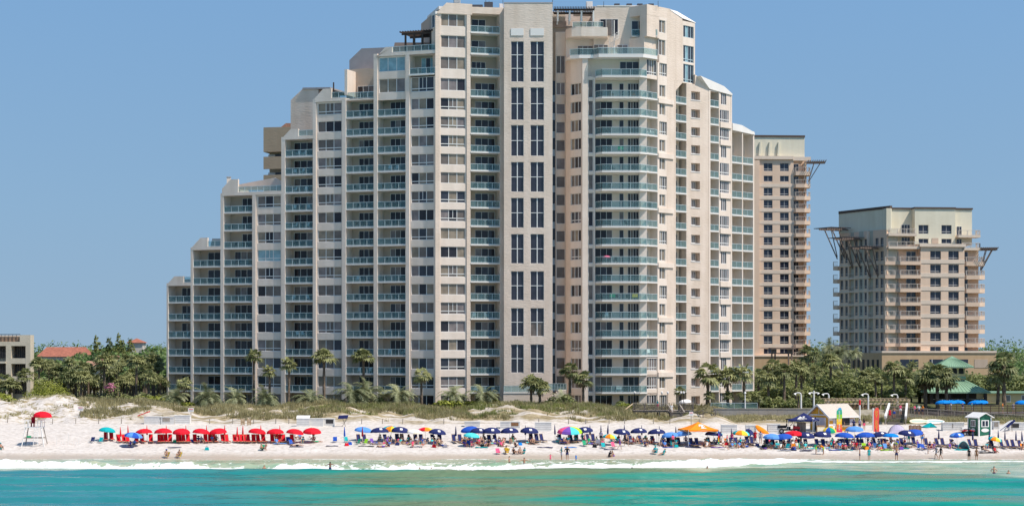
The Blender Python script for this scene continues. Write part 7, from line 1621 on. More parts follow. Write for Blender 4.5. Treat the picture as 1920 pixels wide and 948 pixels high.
# ---- grey garden wall, glass pool fence
gw = MB(); yw = 289.7; zt = Z_at(766.5, yw)
gw.box(X_at(1338, yw), X_at(1562, yw), yw, yw + .35, 2.6, zt, brickmat("grey_concrete_wall", (.36, .33, .30), .3, .1)); gw.box(X_at(1338, yw) - .05, X_at(1562, yw) + .05, yw - .06, yw + .42, zt + .003, zt + .12, MATS["grey_concrete_wall"])
for px in range(1350, 1560, 18): gw.box(X_at(px, yw), X_at(px, yw) + .03, yw - .012, yw - .003, 2.7, zt, GREYW)
o = gw.build("garden_wall"); tag(o, "long grey concrete garden wall right of the boardwalk", "wall")
fn = frame_obj("glass_pool_fence", "glass pool fence with pale posts on the terrace before the right wing", "fence", (0, 0, 0)); m = MB(); gb = MB(); rail_run([(X_at(1333, 292), 292), (X_at(1420, 292), 292)], 4.62, m, gb, 1.0, 1.9); m.build("fence_frame", fn); gb.build("glass_panel", fn)
# ---- pergola shelter and slatted fence behind the shack
pg = frame_obj("beach_pergola", "tan timber pergola shelter behind the yellow shack", "pergola", (0, 0, 0)); Y = 292.5
def bxp(m, a, b_, y0, y1, Y0, Y1, mt): m.box(X_at(a, Y0), X_at(b_, Y0), Y0, Y1, Z_at(y1, Y0), Z_at(y0, Y0), mt)
m = MB(); bxp(m, 1546, 1707, 748.5, 751.5, Y, Y + .25, WOODP); bxp(m, 1546, 1707, 754, 758, Y + .003, Y + .2, WOODP); m.build("beam", pg)
m = MB(); 
for i in range(22): px = 1547 + i * 7.4; bxp(m, px, px + 1.6, 747, 748.4, Y - .8, Y + 4.5, WOODP)
m.build("rafters", pg)
m = MB(); bxp(m, 1546, 1707, 748.5, 751.5, Y + 3.6, Y + 3.8, WOODP); m.build("beam", pg)
for px in (1549, 1566, 1617, 1626, 1650, 1680, 1703):
    m = MB(); bxp(m, px, px + 2.6, 751.6, 776, Y + .02, Y + .24, WOODP); bxp(m, px - .3, px + 2.9, 752, 753, Y - .01, Y + .27, WOODP); m.build("post", pg)
sf = MB()
for i in range(70): px = 1560 + i * 2.05; bxp(sf, px, px + 1.6, 759.5, 777, Y + 2.2, Y + 2.26, mat("brown_slat", (.20, .12, .075), .8, .25, 3))
bxp(sf, 1560, 1703, 761, 762, Y + 2.265, Y + 2.33, WOODF); bxp(sf, 1560, 1703, 773, 774, Y + 2.265, Y + 2.33, WOODF); o = sf.build("slatted_fence"); tag(o, "brown slatted fence inside the tan pergola", "fence")
# ---- white crook lamps
def crook(px, pyb, pyt, Y, dirn, dbl=False):
    x = X_at(px, Y); zb2, zt = Z_at(pyb, Y), Z_at(pyt, Y); t = frame_obj("crook_lamp", "white %s street lamp before the right thicket" % ("double headed" if dbl else "crook necked"), "lamp", (x, Y, zb2), 0, "white lamps before the right thicket"); h = zt - zb2
    m = MB(); m.tube((0, 0, -.4), (0, 0, h - (0.3 if not dbl else -.3)), .15, .12, WHITEP, 8); m.build("post", t)
    for s_ in ((dirn,) if not dbl else (-1, 1)):
        a = MB(); pts = [(0, h - .32), (0.04 * s_, h - .1), (.2 * s_, h), (.55 * s_, h + .02), (.85 * s_, h - .08)] if not dbl else [(0, h - .1), (.3 * s_, h), (.6 * s_, h - .05)]
        for (xa, za), (xb, zb3) in zip(pts[:-1], pts[1:]): a.tube((xa, 0, za), (xb, 0, zb3), .10, .09, WHITEP, 7)
        a.build("arm", t); a = MB(); xe, ze = pts[-1]; a.tube((xe, 0, ze + .04), (xe + .12 * s_, 0, ze - .16), .10, .24, WHITEP, 8); a.build("lamp_head", t)
crook(1502, 772, 736, 290.6, -1); crook(1526, 772, 735.5, 290.8, 1, True); crook(1554, 765, 737.5, 297, -1); crook(1628, 775, 738, 291.4, -1); crook(1683, 765, 739, 297, -1)
m = MB(); x, Y = X_at(1397, 291), 291.0; m.tube((x, Y, 4.4), (x, Y, Z_at(737, Y)), .10, .08, WHITEP, 7); m.tube((x, Y, Z_at(737, Y)), (x, Y, Z_at(733.5, Y)), .2, .12, WHITEP, 8); o = m.build("bollard_lamp"); tag(o, "white post lamp on the pool terrace before the right wing", "lamp")
# ---- yellow surf shack
YEL = mat("yellow_boards", (.72, .36, .03), .7, .1, 3); SHING = mat("beige_shingles", (.56, .49, .42), .9, .12, 5, .4, 8); LILW = mat("pale_lilac_board", (.58, .55, .60), .7)
q = on_ground(1554, 811); sk = frame_obj("beach_shack", "yellow and white beach shack with a beige gable roof and open counter", "shack", q, R(33))
# local x runs along the counter side (to the right and away), local y along the gable side
L_, Wd, H_, RZ = 4.9, 3.9, 2.45, 1.35
m = MB(); m.box(0, L_, 0, Wd, -.2, H_, WHITEP); m.prism([(0, 0, H_), (0, Wd, H_), (0, Wd / 2, H_ + RZ)], (.15, 0, 0), YEL); m.prism([(L_ - .15, 0, H_), (L_ - .15, Wd, H_), (L_ - .15, Wd / 2, H_ + RZ)], (.15, 0, 0), YEL); m.build("wall", sk)
m = MB()
for a, b_, z0, z1 in ((.12, .75, 1.25, 1.7), (.12, .75, .15, .95), (4.0, 4.75, 1.95, 2.3), (4.1, 4.75, .2, .9), (1.2, 3.9, .2, .75)): m.box(a, b_, -.03, -.002, z0, z1, YEL)
m.box(-.03, -.002, .15, .55, .1, 2.3, YEL); m.box(-.03, -.002, 3.3, 3.75, .1, 2.3, YEL); m.box(-.03, -.002, .6, 3.2, 2.12, 2.4, YEL); m.build("yellow_panels", sk)
m = MB(); m.box(1.3, 3.9, -.04, -.003, 1.0, 2.15, OPK); m.build("counter_opening", sk); m = MB(); m.box(1.2, 4.0, -.35, -.05, .92, .99, WOODP); m.build("counter", sk)
m = MB(); m.box(4.0, 4.7, -.035, -.003, 1.05, 1.9, LILW); m.build("price_board", sk); m = MB(); m.box(.8, 1.2, -.035, -.003, 1.05, 2.0, LILW); m.build("price_board", sk)
m = MB(); m.box(-.05, -.003, .85, 2.55, 0, 2.1, LILW); m.box(-.09, -.052, 2.0, 2.1, .9, 1.05, CL["black"]); m.build("door", sk); m = MB(); m.box(-.04, -.004, 2.6, 2.85, 0, 2.1, OPK); m.build("side_window", sk)
m = MB(); e = .45; m.prism([(-e, -e, H_ - .3), (L_ + e, -e, H_ - .3), (L_ + e, Wd / 2, H_ + RZ + .06), (-e, Wd / 2, H_ + RZ + .06)], (0, -.02, .1), SHING); m.prism([(-e, Wd + e, H_ - .3), (L_ + e, Wd + e, H_ - .3), (L_ + e, Wd / 2, H_ + RZ + .065), (-e, Wd / 2, H_ + RZ + .065)], (0, .02, .1), SHING); m.build("roof", sk)
m = MB(); m.bar((-e - .03, -e, H_ - .28), (-e - .03, Wd / 2, H_ + RZ + .08), .06, .22, WHITEP); m.bar((-e - .03, Wd + e, H_ - .28), (-e - .03, Wd / 2, H_ + RZ + .08), .06, .22, WHITEP); m.bar((-.03, Wd / 2, H_ + .02), (-.03, Wd / 2, H_ + RZ), .05, .16, WHITEP); m.bar((-.03, .1, H_ + .02), (-.03, Wd - .1, H_ + .02), .05, .16, WHITEP); m.bar((L_ + e, -e - .02, H_ - .28), (-e, -e - .02, H_ - .28), .05, .18, WHITEP); m.build("trim", sk)
m = MB(); q2_ = on_ground(1538.5, 812); m.box(-.55, .55, -.4, .4, 0, 1.05, CL["tan"]); m.box(-.57, .57, -.42, .42, 1.052, 1.1, WOODF); m.box(-.5, .5, -.415, -.402, .2, .9, CL["cream"]); o = m.build("wooden_crate"); o.location = q2_; tag(o, "tan crate standing at the shack's white door", "crate")
# ---- pop-up canopies
def popup(name, label, px, pyb, half, hz, rise, col, rz, legs=STEEL, tilt=0.0):
    q = on_ground(px, pyb); t = frame_obj(name, label, "canopy", q, rz)
    for sx in (-1, 1):
        for sy in (-1, 1): m = MB(); m.bar((sx * half, sy * half, -.1), (sx * half, sy * half, hz), .06, .06, legs); m.build("leg", t)
    m = MB(); n_ = 6; c = [(-half, -half), (half, -half), (half, half), (-half, half)]
    for i in range(4):
        (ax, ay), (bx_, by_) = c[i], c[(i + 1) % 4]; prev = None
        for k in range(n_ + 1):
            s_ = 1 - k / n_; z_ = hz + rise * (1 - s_) ** 1.35; cur = (Vector((ax * s_, ay * s_, z_)), Vector((bx_ * s_, by_ * s_, z_)), Vector(((ax + bx_) / 2 * s_ * .95, (ay + by_) / 2 * s_ * .95, z_ - .06 * s_)))
            if prev: m.face([prev[0], prev[2], cur[2], cur[0]] if k < n_ else [prev[0], prev[2], cur[0]], col); m.face([prev[2], prev[1], cur[1], cur[2]] if k < n_ else [prev[2], prev[1], cur[0]], col)
            else:
                dn = Vector((0, 0, -.22)); m.face([cur[0], cur[2], cur[2] + dn, cur[0] + dn], col); m.face([cur[2], cur[1], cur[1] + dn, cur[2] + dn], col)
            prev = cur
    o = m.build("canopy_top", t, fix=False); 
    m = MB()
    for i in range(4):
        (ax, ay), (bx_, by_) = c[i], c[(i + 1) % 4]; m.bar((ax, ay, hz - .45), ((ax + bx_) / 2, (ay + by_) / 2, hz - .08), .035, .035, legs); m.bar((bx_, by_, hz - .45), ((ax + bx_) / 2, (ay + by_) / 2, hz - .08), .035, .035, legs)
    m.build("truss", t)
    return t, o
def decal(par, half, hz, rise, quads, col, side=0):
    """flat shapes laid on one slope of a pop-up roof: (u across, v up the slope)"""
    m = MB()
    for qd in quads:
        pts = []
        for u_, v_ in qd:
            s_ = 1 - v_; z_ = hz + rise * v_ ** 1.35 + .03; y_ = -half * s_ * (.95 + .05 * abs(u_)); pts.append((u_ * half * s_, y_ - .02, z_))
        m.face(pts, col)
    o = m.build("logo", par, fix=False); o.rotation_euler = (0, 0, side * math.pi / 2); return o
t, top = popup("pop_up_canopy", "orange pop-up canopy with a white T on its roof over the crowd", 1309, 832, 2.1, 2.0, .95, CL["orange"], R(14), STEEL)
T_ = lambda a, b_, c, d: [(a, b_), (c, b_), (c, d), (a, d)]
decal(top, 2.1, 2.0, .95, [T_(-.25, .56, .55, .72), T_(.02, .30, .28, .56), T_(-.08, .22, .38, .31), T_(-.25, .48, -.14, .56), T_(.44, .48, .55, .56)], CL["white"])
m = MB(); lgp = Vector((2.1, -2.1, 0)); 
for i, c in enumerate(("green", "yellow", "orange", "red", "purple", "blue")): m.box(2.03, 2.17, -2.17, -2.03, .15 + i * .27, .15 + i * .27 + .265, CL[c])
m.build("striped_wrap", t)
t, top = popup("pop_up_canopy", "navy pop-up canopy with white lettering beside the yellow shack", 1507, 812, 1.75, 1.95, .95, CL["navy"], R(-24))
decal(top, 1.75, 1.95, .95, [T_(-.35, .18, -.05, .30), T_(-.35, .36, -.05, .46), T_(-.36, .18, -.26, .56), T_(-.06, .20, .02, .44), T_(.12, .18, .22, .56), T_(.22, .48, .48, .56), T_(.22, .34, .40, .42), T_(.30, .2, .6, .26), T_(-.3, .04, .3, .11)], CL["white"])
decal(top, 1.75, 1.95, .95, [T_(-.3, .15, .3, .35), T_(-.2, .42, .2, .5)], CL["white"], -1); decal(top, 1.75, 1.95, .95, [T_(-.3, .15, .3, .28)], CL["white"], 1)
m = MB(); q = on_ground(1506, 812); m.box(-.7, .5, -.1, .5, 0, 1.45, GREYW); m.box(-.72, .52, -.13, .53, 1.452, 1.5, DARKW); m.box(-.1, -.06, -.115, -.102, 0, 1.45, DARKW); o = m.build("equipment_locker"); o.location = q + Vector((0, .8, 0)); tag(o, "weathered brown locker under the navy canopy", "locker")
# ---- feather banners
def banner(px, pyb, pyt, cols, words, wcol, label, rz=0.0):
    q = on_ground(px, pyb); H = (pyb - pyt) / F * q.y; t = frame_obj("feather_banner", label, "banner flag", q, rz); m = MB()
    pts = [(-.36, z_) for z_ in np.linspace(.3, H - .5, 8)]; m.tube((-.42, .02, -.2), (-.40, .02, H - .4), .025, .02, POLE, 6); m.tube((-.40, .02, H - .4), (-.1, .02, H + .02), .02, .015, POLE, 6); m.tube((-.1, .02, H + .02), (.22, .02, H - .12), .015, .01, POLE, 6); m.build("pole", t)
    m = MB(); n_ = 22
    for i in range(n_):
        z0, z1 = .25 + (H - .3) * i / n_, .25 + (H - .3) * (i + 1) / n_; f = lambda z_: (-.40 + (max(0, z_ - (H - .55)) / .5) * .33, .36 - max(0, z_ - (H - .35)) * .35 + .03 * math.sin(z_ * 3)); k = i / n_ * (len(cols) - 1); mt_ = cols[int(round(k))]
        m.prism([(f(z0)[0], 0, z0), (f(z0)[1], 0, z0), (f(z1)[1], 0, z1), (f(z1)[0], 0, z1)], (0, .015, 0), mt_)
    m.build("flag", t)
    n_ = len(words); st_ = (H - .95) / n_
    for i, ch in enumerate(words):
        if ch == " ": continue
        cu_ = bpy.data.curves.new("letter", 'FONT'); cu_.body = ch; cu_.size = min(.62, st_ * 1.25); cu_.align_x = 'CENTER'; cu_.extrude = .004; tmp = bpy.data.objects.new("letter", cu_); COL.objects.link(tmp)
        me = bpy.data.meshes.new_from_object(tmp.evaluated_get(bpy.context.evaluated_depsgraph_get())); bpy.data.objects.remove(tmp); me.materials.clear(); me.materials.append(wcol)
        o = link("letter", me, t); o.location = (-.01, -.012, H - .62 - st_ * i - st_ * .45); o.rotation_euler = (R(90), 0, 0)
banner(1574, 813, 763, [cloth("b1", (235, 60, 90)), cloth("b2", (245, 120, 60)), cloth("b3", (250, 200, 60)), cloth("b4", (150, 205, 70)), cloth("b5", (60, 180, 140)), cloth("b6", (90, 170, 220))], "BEACH BAR", CL["white"], "rainbow feather banner with white letters before the yellow shack", R(5))
banner(1643.5, 812, 763, [cloth("r1", (236, 92, 78)), cloth("r2", (230, 84, 76)), cloth("r1", (236, 92, 78))], "HOT DOGS", CL["yellow"], "red feather banner lettered in yellow beside the right stairs", R(4))
# white height pole with red top
m = MB(); q = on_ground(1612, 805); m.tube((0, 0, -.2), (0, 0, 4.3), .12, .12, WHITEP, 8); m.tube((0, 0, 3.5), (0, 0, 4.25), .125, .125, CL["red"], 8); o = m.build("marker_pole"); o.location = q; tag(o, "thick white pole with a red band right of the yellow shack", "pole")
m = MB(); q = on_ground(1637, 806); m.tube((0, 0, -.2), (0, 0, 3.0), .11, .11, WHITEP, 8); m.tube((0, 0, 3.0), (0, 0, 3.1), .15, .08, WHITEP, 8); o = m.build("marker_pole"); o.location = q; tag(o, "plain white pole behind the red banner", "pole")
# ---- vehicles
q = on_ground(1479, 812); ut = frame_obj("utility_buggy", "dark utility buggy with red hood and cargo bed, parked left of the shack", "buggy", q, R(-8))
for x_ in (-1.0, 1.0):
    for y_ in (-.6, .6):
        w_ = MB(); w_.tube((x_, y_ - .12, .34), (x_, y_ + .12, .34), .34, .34, TYRE, 14); wo = w_.build("wheel", ut); w_ = MB(); w_.tube((x_, y_ - .13, .34), (x_, y_ + .13, .34), .17, .17, STEEL, 10); w_.build("rim", wo)
m = MB(); m.box(-1.4, 1.45, -.5, .5, .42, .62, CL["black"]); m.build("chassis", ut)
m = MB(); m.box(-1.55, -.35, -.68, .68, .75, .82, CL["black"]); m.box(-1.55, -.35, -.68, -.62, .82, 1.1, CL["black"]); m.box(-1.55, -.35, .62, .68, .82, 1.1, CL["black"]); m.box(-1.55, -1.49, -.62, .62, .82, 1.1, CL["black"]); m.build("cargo_bed", ut)
m = MB(); m.prism([(.55, -.6, .62), (1.55, -.6, .62), (1.5, -.6, .95), (.6, -.6, 1.12)], (0, 1.2, 0), RED_P); m.build("hood", ut)
m = MB(); m.box(-.3, .25, -.6, .6, .63, .95, CL["black"]); m.box(-.35, -.22, -.6, .6, .95, 1.35, CL["black"]); m.build("seat", ut)
m = MB()
for y_ in (-.62, .62): m.bar((-.38, y_, .7), (-.32, y_, 1.95), .06, .06, CL["black"]); m.bar((.75, y_, .95), (.3, y_, 1.95), .06, .06, CL["black"]); m.bar((-.32, y_, 1.95), (.3, y_, 1.95), .06, .06, CL["black"])
m.build("roll_cage", ut); m = MB(); m.box(-.5, .5, -.7, .7, 1.98, 2.05, CL["black"]); m.build("roof", ut)
m = MB(); m.tube((.35, .25, 1.15), (.28, .25, 1.2), .16, .16, CL["black"], 10); m.build("steering_wheel", ut)
q = on_ground(1814, 816); at = frame_obj("quad_bike", "small red quad bike parked against the green hut", "quad bike", q, R(8))
for x_ in (-.55, .55):
    for y_ in (-.4, .4):
        w_ = MB(); w_.tube((x_, y_ - .1, .27), (x_, y_ + .1, .27), .27, .27, TYRE, 12); wo = w_.build("wheel", at); w_ = MB(); w_.tube((x_, y_ - .11, .27), (x_, y_ + .11, .27), .12, .12, STEEL, 8); w_.build("rim", wo)
m = MB(); m.box(-.75, .8, -.22, .22, .35, .62, CL["black"]); m.build("chassis", at)
m = MB(); m.prism([(-.9, -.5, .62), (-.2, -.5, .7), (-.25, -.5, .78), (-.9, -.5, .72)], (0, 1, 0), RED_P); m.prism([(.2, -.5, .7), (.85, -.5, .6), (.8, -.5, .72), (.25, -.5, .82)], (0, 1, 0), RED_P); m.build("mudguards", at)
m = MB(); m.box(-.5, .2, -.17, .17, .78, .92, CL["black"]); m.build("seat", at); m = MB(); m.bar((.38, 0, .8), (.28, 0, 1.12), .05, .05, STEEL); m.bar((.26, -.4, 1.12), (.26, .4, 1.12), .05, .05, CL["black"]); m.build("handlebar", at)
m = MB(); m.box(-.9, -.35, -.4, .4, .94, 1.15, CL["white"]); m.build("cooler_rack", at)
# ---- green ticket hut
q = on_ground(1835, 817); ht = frame_obj("ticket_hut", "dark green ticket hut with white trim, window and oval sign", "hut", q, R(20)); a_, b_, h_ = 2.05, 2.6, 2.55
m = MB(); m.box(0, a_, 0, b_, -.1, h_, PLASTG); m.prism([(0, .0, h_), (a_, .0, h_), (a_ / 2, .0, h_ + .5)], (0, .1, 0), PLASTG); m.prism([(0, b_ - .1, h_), (a_, b_ - .1, h_), (a_ / 2, b_ - .1, h_ + .5)], (0, .1, 0), PLASTG); m.build("wall", ht)
m = MB()
for x_ in (-.03, a_ - .15): m.box(x_, x_ + .18, -.04, .12, -.1, h_, WHITEP)
m.box(-.035, .12, b_ - .15, b_ + .03, -.1, h_, WHITEP); m.box(-.034, -.002, .13, b_ - .16, h_ - .12, h_, WHITEP); m.build("corner_trim", ht)
def hutwin(fn):
    w_ = MB(); fn(w_, 0, 1, 0, 1, .05, WHITEP); w2 = MB(); fn(w2, .12, .45, .12, .88, .06, NAVYG); fn(w2, .55, .88, .12, .88, .06, NAVYG); o = w_.build("window", ht); w2.build("pane", o)
hutwin(lambda m_, u0, u1, v0, v1, d, mt_: m_.box(.42 + u0 * 1.2, .42 + u1 * 1.2, -d, -.003, 1.25 + v0 * .95, 1.25 + v1 * .95, mt_)); hutwin(lambda m_, u0, u1, v0, v1, d, mt_: m_.box(-d, -.003, .75 + u0 * 1.1, .75 + u1 * 1.1, 1.25 + v0 * .95, 1.25 + v1 * .95, mt_))
m = MB(); m.prism([(a_ / 2 + .62 * math.cos(t_), -.03, .8 + .26 * math.sin(t_)) for t_ in [2 * math.pi * i / 18 for i in range(18)]], (0, .026, 0), WHITEP); m.build("oval_sign", ht); m = MB(); m.prism([(-.03, 1.3 + .5 * math.cos(t_), .8 + .26 * math.sin(t_)) for t_ in [2 * math.pi * i / 18 for i in range(18)]], (.026, 0, 0), WHITEP); m.build("oval_sign", ht)
m = MB(); e = .3; m.prism([(-e, -e, h_ - .08), (a_ / 2, -e, h_ + .58), (a_ / 2, -e, h_ + .68), (-e, -e, h_ + .02)], (0, b_ + 2 * e, 0), WHITEP); m.prism([(a_ + e, -e, h_ - .08), (a_ / 2 + .005, -e, h_ + .575), (a_ / 2 + .005, -e, h_ + .675), (a_ + e, -e, h_ + .02)], (0, b_ + 2 * e, 0), WHITEP); m.build("roof", ht)
# ---- stairs with white side boards, ramps, upper deck at the right
rs = frame_obj("beach_stair", "open timber stair with white side boards beside the red banner", "stair", (0, 0, 0)); Y0, Y1 = 283.5, 272.0
A_ = Vector((X_at(1684, Y0), Y0, Z_at(769, Y0))); B_ = Vector((X_at(1679, Y1), Y1, g(X_at(1679, Y1), Y1) + .1)); m = MB()
for i in range(11): q = A_.lerp(B_, i / 10); m.box(q.x - 1.25, q.x + 1.25, q.y - .18, q.y + .18, q.z, q.z + .06, GREYW); m.box(q.x - 1.2, q.x + 1.2, q.y + .185, q.y + .22, q.z - .14, q.z + .02, DARKW)  # dark strips added behind the treads stand in for shade under the stair
m.build("treads", rs)
for s_ in (-1, 1):
    m = MB(); a, b_ = A_ + Vector((s_ * 1.35, 0, .2)), B_ + Vector((s_ * 1.5, 0, .2)); m.bar(a + Vector((0, 0, .75)), b_ + Vector((0, 0, .75)), .28, .42, WHITEP); m.build("side_board", rs)
    m = MB(); m.bar(a - Vector((0, 0, .35)), b_ - Vector((0, 0, .35)), .08, .3, DARKW)
    for k in (0, .5, 1): q = a.lerp(b_, k); m.bar(q - Vector((0, 0, 1.2)), q + Vector((0, 0, .8)), .11, .11, GREYW)
    m.build("stringer", rs)
rp_ = frame_obj("timber_ramp", "long grey timber ramp with mesh railing sloping down to the right", "ramp", (0, 0, 0)); a, b_ = Vector((X_at(1664, 284), 284, Z_at(775, 284))), Vector((X_at(1990, 282.5), 282.5, Z_at(797, 282.5))); m = MB()
m.bar(a + Vector((0, .9, -.1)), b_ + Vector((0, .9, -.1)), 1.9, .16, GREYW); m.bar(a + Vector((0, -.1, -.16)), b_ + Vector((0, -.1, -.16)), .08, .32, GREYW)
for i in range(14): q = a.lerp(b_, i / 13); m.bar(q + Vector((0, .1, -2.0)), q + Vector((0, .1, -.2)), .16, .16, DARKW)
m.build("walkway", rp_)
for dy in (0.0, 1.8):
    m = MB(); o_ = Vector((0, dy, 0))
    for i in range(14): q = a.lerp(b_, i / 13) + o_; m.bar(q, q + Vector((0, 0, 1.1)), .10, .10, GREYW)
    m.bar(a + o_ + Vector((0, 0, 1.13)), b_ + o_ + Vector((0, 0, 1.13)), .15, .06, GREYW); m.bar(a + o_ + Vector((0, 0, .15)), b_ + o_ + Vector((0, 0, .15)), .05, .10, GREYW); m.build("railing", rp_)
    m = MB(); A2, B2 = a + o_ + Vector((0, .02, .2)), b_ + o_ + Vector((0, .02, .2))
    for i in range(150): q = A2.lerp(B2, i / 149); m.bar(q, q + Vector((0, 0, .88)), .035, .02, DARKW)
    for j in range(7): m.bar(A2 + Vector((0, 0, .1 + j * .12)), B2 + Vector((0, 0, .1 + j * .12)), .02, .03, DARKW)
    m.build("mesh_infill", rp_)
ud = frame_obj("pool_bar_deck", "dark brown timber deck with slatted rails before the green-roofed pavilion", "deck", (0, 0, 0)); Y = 296; zd = Z_at(776, Y)
m = MB(); m.box(X_at(1760, Y), X_at(2000, Y), Y, Y + 12, zd - .25, zd, DARKW); 
for px in range(1762, 2000, 15): m.bar((X_at(px, Y), Y + .2, zd - 2.5), (X_at(px, Y), Y + .2, zd - .252), .2, .2, DARKW)
m.build("deck", ud); railing(ud, (X_at(1762, Y), Y, zd), (X_at(2000, Y), Y, zd), 1.45, 5, mat("brown_rail", (.12, .075, .055), .8, .2, 3), mat("brown_rail"
, (.12, .075, .055)), 1.35)
for px, py in ((1760, 757),): pass
for i, px in enumerate((1769, 1782.5, 1796, 1831, 1841, 1917)): Yp = 303 + (i % 3) * 1.2; umbrella("brightblue", px, p=Vector((X_at(px, Yp), Yp, zd)), sc=1.18, extra="on the dark deck before the green-roofed pavilion", group="blue umbrellas on the pool bar deck")
for px, c in ((1783, "white"), (1805, "navy"), (1822, "teal"), (1880, "orange"), (1900, "grey")): Yp = 301; person(0, 0, "standing", BRK.uniform(-90, 90), "grey", c, BRK.randrange(3), 0, p=Vector((X_at(px, Yp), Yp, zd)), place="on the dark deck before the pavilion")
for px, c in ((1715, "pink"), (1723, "white"), (1730, "orange")): Yp = 285; person(0, 0, "standing", BRK.uniform(-90, 90), "navy", c, BRK.randrange(3), 1, p=Vector((X_at(px, Yp), Yp, Z_at(779, Yp))), place="on the ramp behind its railing")
person(0, 0, "standing", 175, "blue", None, 1, 1, p=A_.lerp(B_, .62) + Vector((-.35, 0, .06)), place="climbing the open stair beside the red banner"); person(0, 0, "standing", 180, "white", "pink", 2, 0, 1, True, p=A_.lerp(B_, .4) + Vector((.5, 0, .06)), place="climbing the open stair beside the red banner"); person(0, 0, "standing", 180, "red", "red", 0, 1, .95, True, p=A_.lerp(B_, .72) + Vector((-.95, 0, .06)), place="climbing the open stair beside the red banner")
# ---- tents, screens, boards near the ramp
def tent(px, py, w_, d_, h_, mt_, label, band=None):
    q = on_ground(px, py); t = frame_obj("beach_tent", label, "tent", q, R(BRK.uniform(-12, 12) + (165 if w_ > 2 else 0))); m = MB(); nx, ny = 8, 5; P_ = [[None] * (ny + 1) for _ in range(nx + 1)]
    for i in range(nx + 1):
        for j in range(ny + 1):
            x_ = -w_ / 2 + w_ * i / nx; s_ = math.sin(math.pi * i / nx) ** .6; y_ = -d_ * .1 + d_ * .9 * j / ny; z_ = h_ * s_ * (math.cos(j / ny * math.pi / 2) ** .7 if j < ny else 0); P_[i][j] = (x_, y_, z_)
    for i in range(nx):
        for j in range(ny): m.face([P_[i][j], P_[i + 1][j], P_[i + 1][j + 1], P_[i][j + 1]], mt_)
    m.build("shell", t); m = MB(); m.box(-w_ / 2, w_ / 2, -d_ * .45, d_ * .6, .0, .03, CL[band or "navy"]); m.build("floor", t)
    m = MB()
    for i in range(nx): m.bar(Vector(P_[i][0]) + Vector((0, -.02, 0)), Vector(P_[i + 1][0]) + Vector((0, -.02, 0)), .05, .05, CL[band or "navy"])
    m.build("hoop", t)
tent(1682, 811, 2.5, 1.8, 1.15, CL["lilac"], "low lilac grey beach tent below the open stair"); tent(1806, 842, 1.6, 1.3, 1.1, CL["grey"], "small grey beach tent with teal floor beside the slate blue umbrella", "teal")
m = MB(); q = on_ground(1716, 808); 
for i in range(9): m.box(-.9 + i * .2, -.9 + i * .2 + .17, 0, .03, 0, .85 + .05 * math.sin(i * 2.1), CL["brown"])
m.bar((-.9, .05, .7), (.9, .05, .7), .04, .04, WOODF); o = m.build("reed_screen"); o.location = q; tag(o, "brown reed screen on the sand below the ramp", "screen")
m = MB(); q = on_ground(1743, 801); m.prism([(-1.1, 0, .1), (.15, 0, .75), (1.1, 0, .05)], (0, 1.0, -.1), CL["teal"]); m.prism([(-1.0, .0, .1), (.15, -.02, .70), (-.2, -.9, .0)], (0, .02, .02), CL["teal"]); o = m.build("collapsed_tent"); o.location = q; tag(o, "turquoise collapsed tent on the sand below the ramp", "tent")
def board(px, py, L2, col, label, lift=0.0, rot=(0, 0, 0), name="paddle_board", stripe="teal"):
    q = on_ground(px, py); m = MB(); pts = [(L2 / 2 * math.cos(t_), .36 * math.sin(t_) * (1 - .15 * math.cos(t_)), 0) for t_ in [2 * math.pi * i / 20 for i in range(20)]]; m.prism(pts, (0, 0, .11), CL[col]); m.prism([(-L2 * .4, -.04, .112), (L2 * .42, -.04, .112), (L2 * .42, .04, .112), (-L2 * .4, .04, .112)], (0, 0, .004), CL[stripe]); o = m.build(name); o.location = q + Vector((0, 0, lift)); o.rotation_euler = rot; tag(o, label, "board")
board(1723, 795, 2.8, "cream", "cream paddle board stored under the ramp, left of the white one", .45, (R(60), 0, .03)); board(1752, 795, 3.0, "white", "white paddle board stored under the ramp, right of the cream one", .4, (R(62), 0, .03)); board(1886, 808, 2.6, "white", "white surfboard leaning up against the storage boxes at right", .75, (R(80), R(-38), 0), "surfboard", "navy")
m = MB(); q = on_ground(1896, 808); m.bar((-.6, 0, .6), (.5, 0, 1.55), .34, .25, CL["navy"]); m.bar((-.9, .05, .2), (-.55, .02, .65), .08, .08, POLE); m.bar((.2, .2, -.1), (.1, .1, 1.1), .07, .07, GREYW); o = m.build("folded_awning"); o.location = q; tag(o, "navy rolled awning propped beside the white surfboard", "awning")
# orange kayak leaning on the boxes
q = on_ground(1428, 812); m = MB(); n_ = 10; ring = []
for i in range(n_ + 1):
    t_ = -1 + 2 * i / n_; r_ = .40 * (1 - t_ * t_) ** .6 + .02; ring.append([(t_ * 1.15, r_ * math.cos(a), r_ * .6 * math.sin(a) + .25 * t_ * t_) for a in [2 * math.pi * j / 10 for j in range(10)]])
for i in range(n_):
    for j in range(10): m.face([ring[i][j], ring[i][(j + 1) % 10], ring[i + 1][(j + 1) % 10], ring[i + 1][j]], CL["orange"] if j % 5 else CL["yellow"])
o = m.build("kayak", smooth=True); o.location = q + Vector((0, .2, .45)); o.rotation_euler = (R(70), R(32), R(10)); tag(o, "orange kayak leaning between white storage boxes", "kayak")
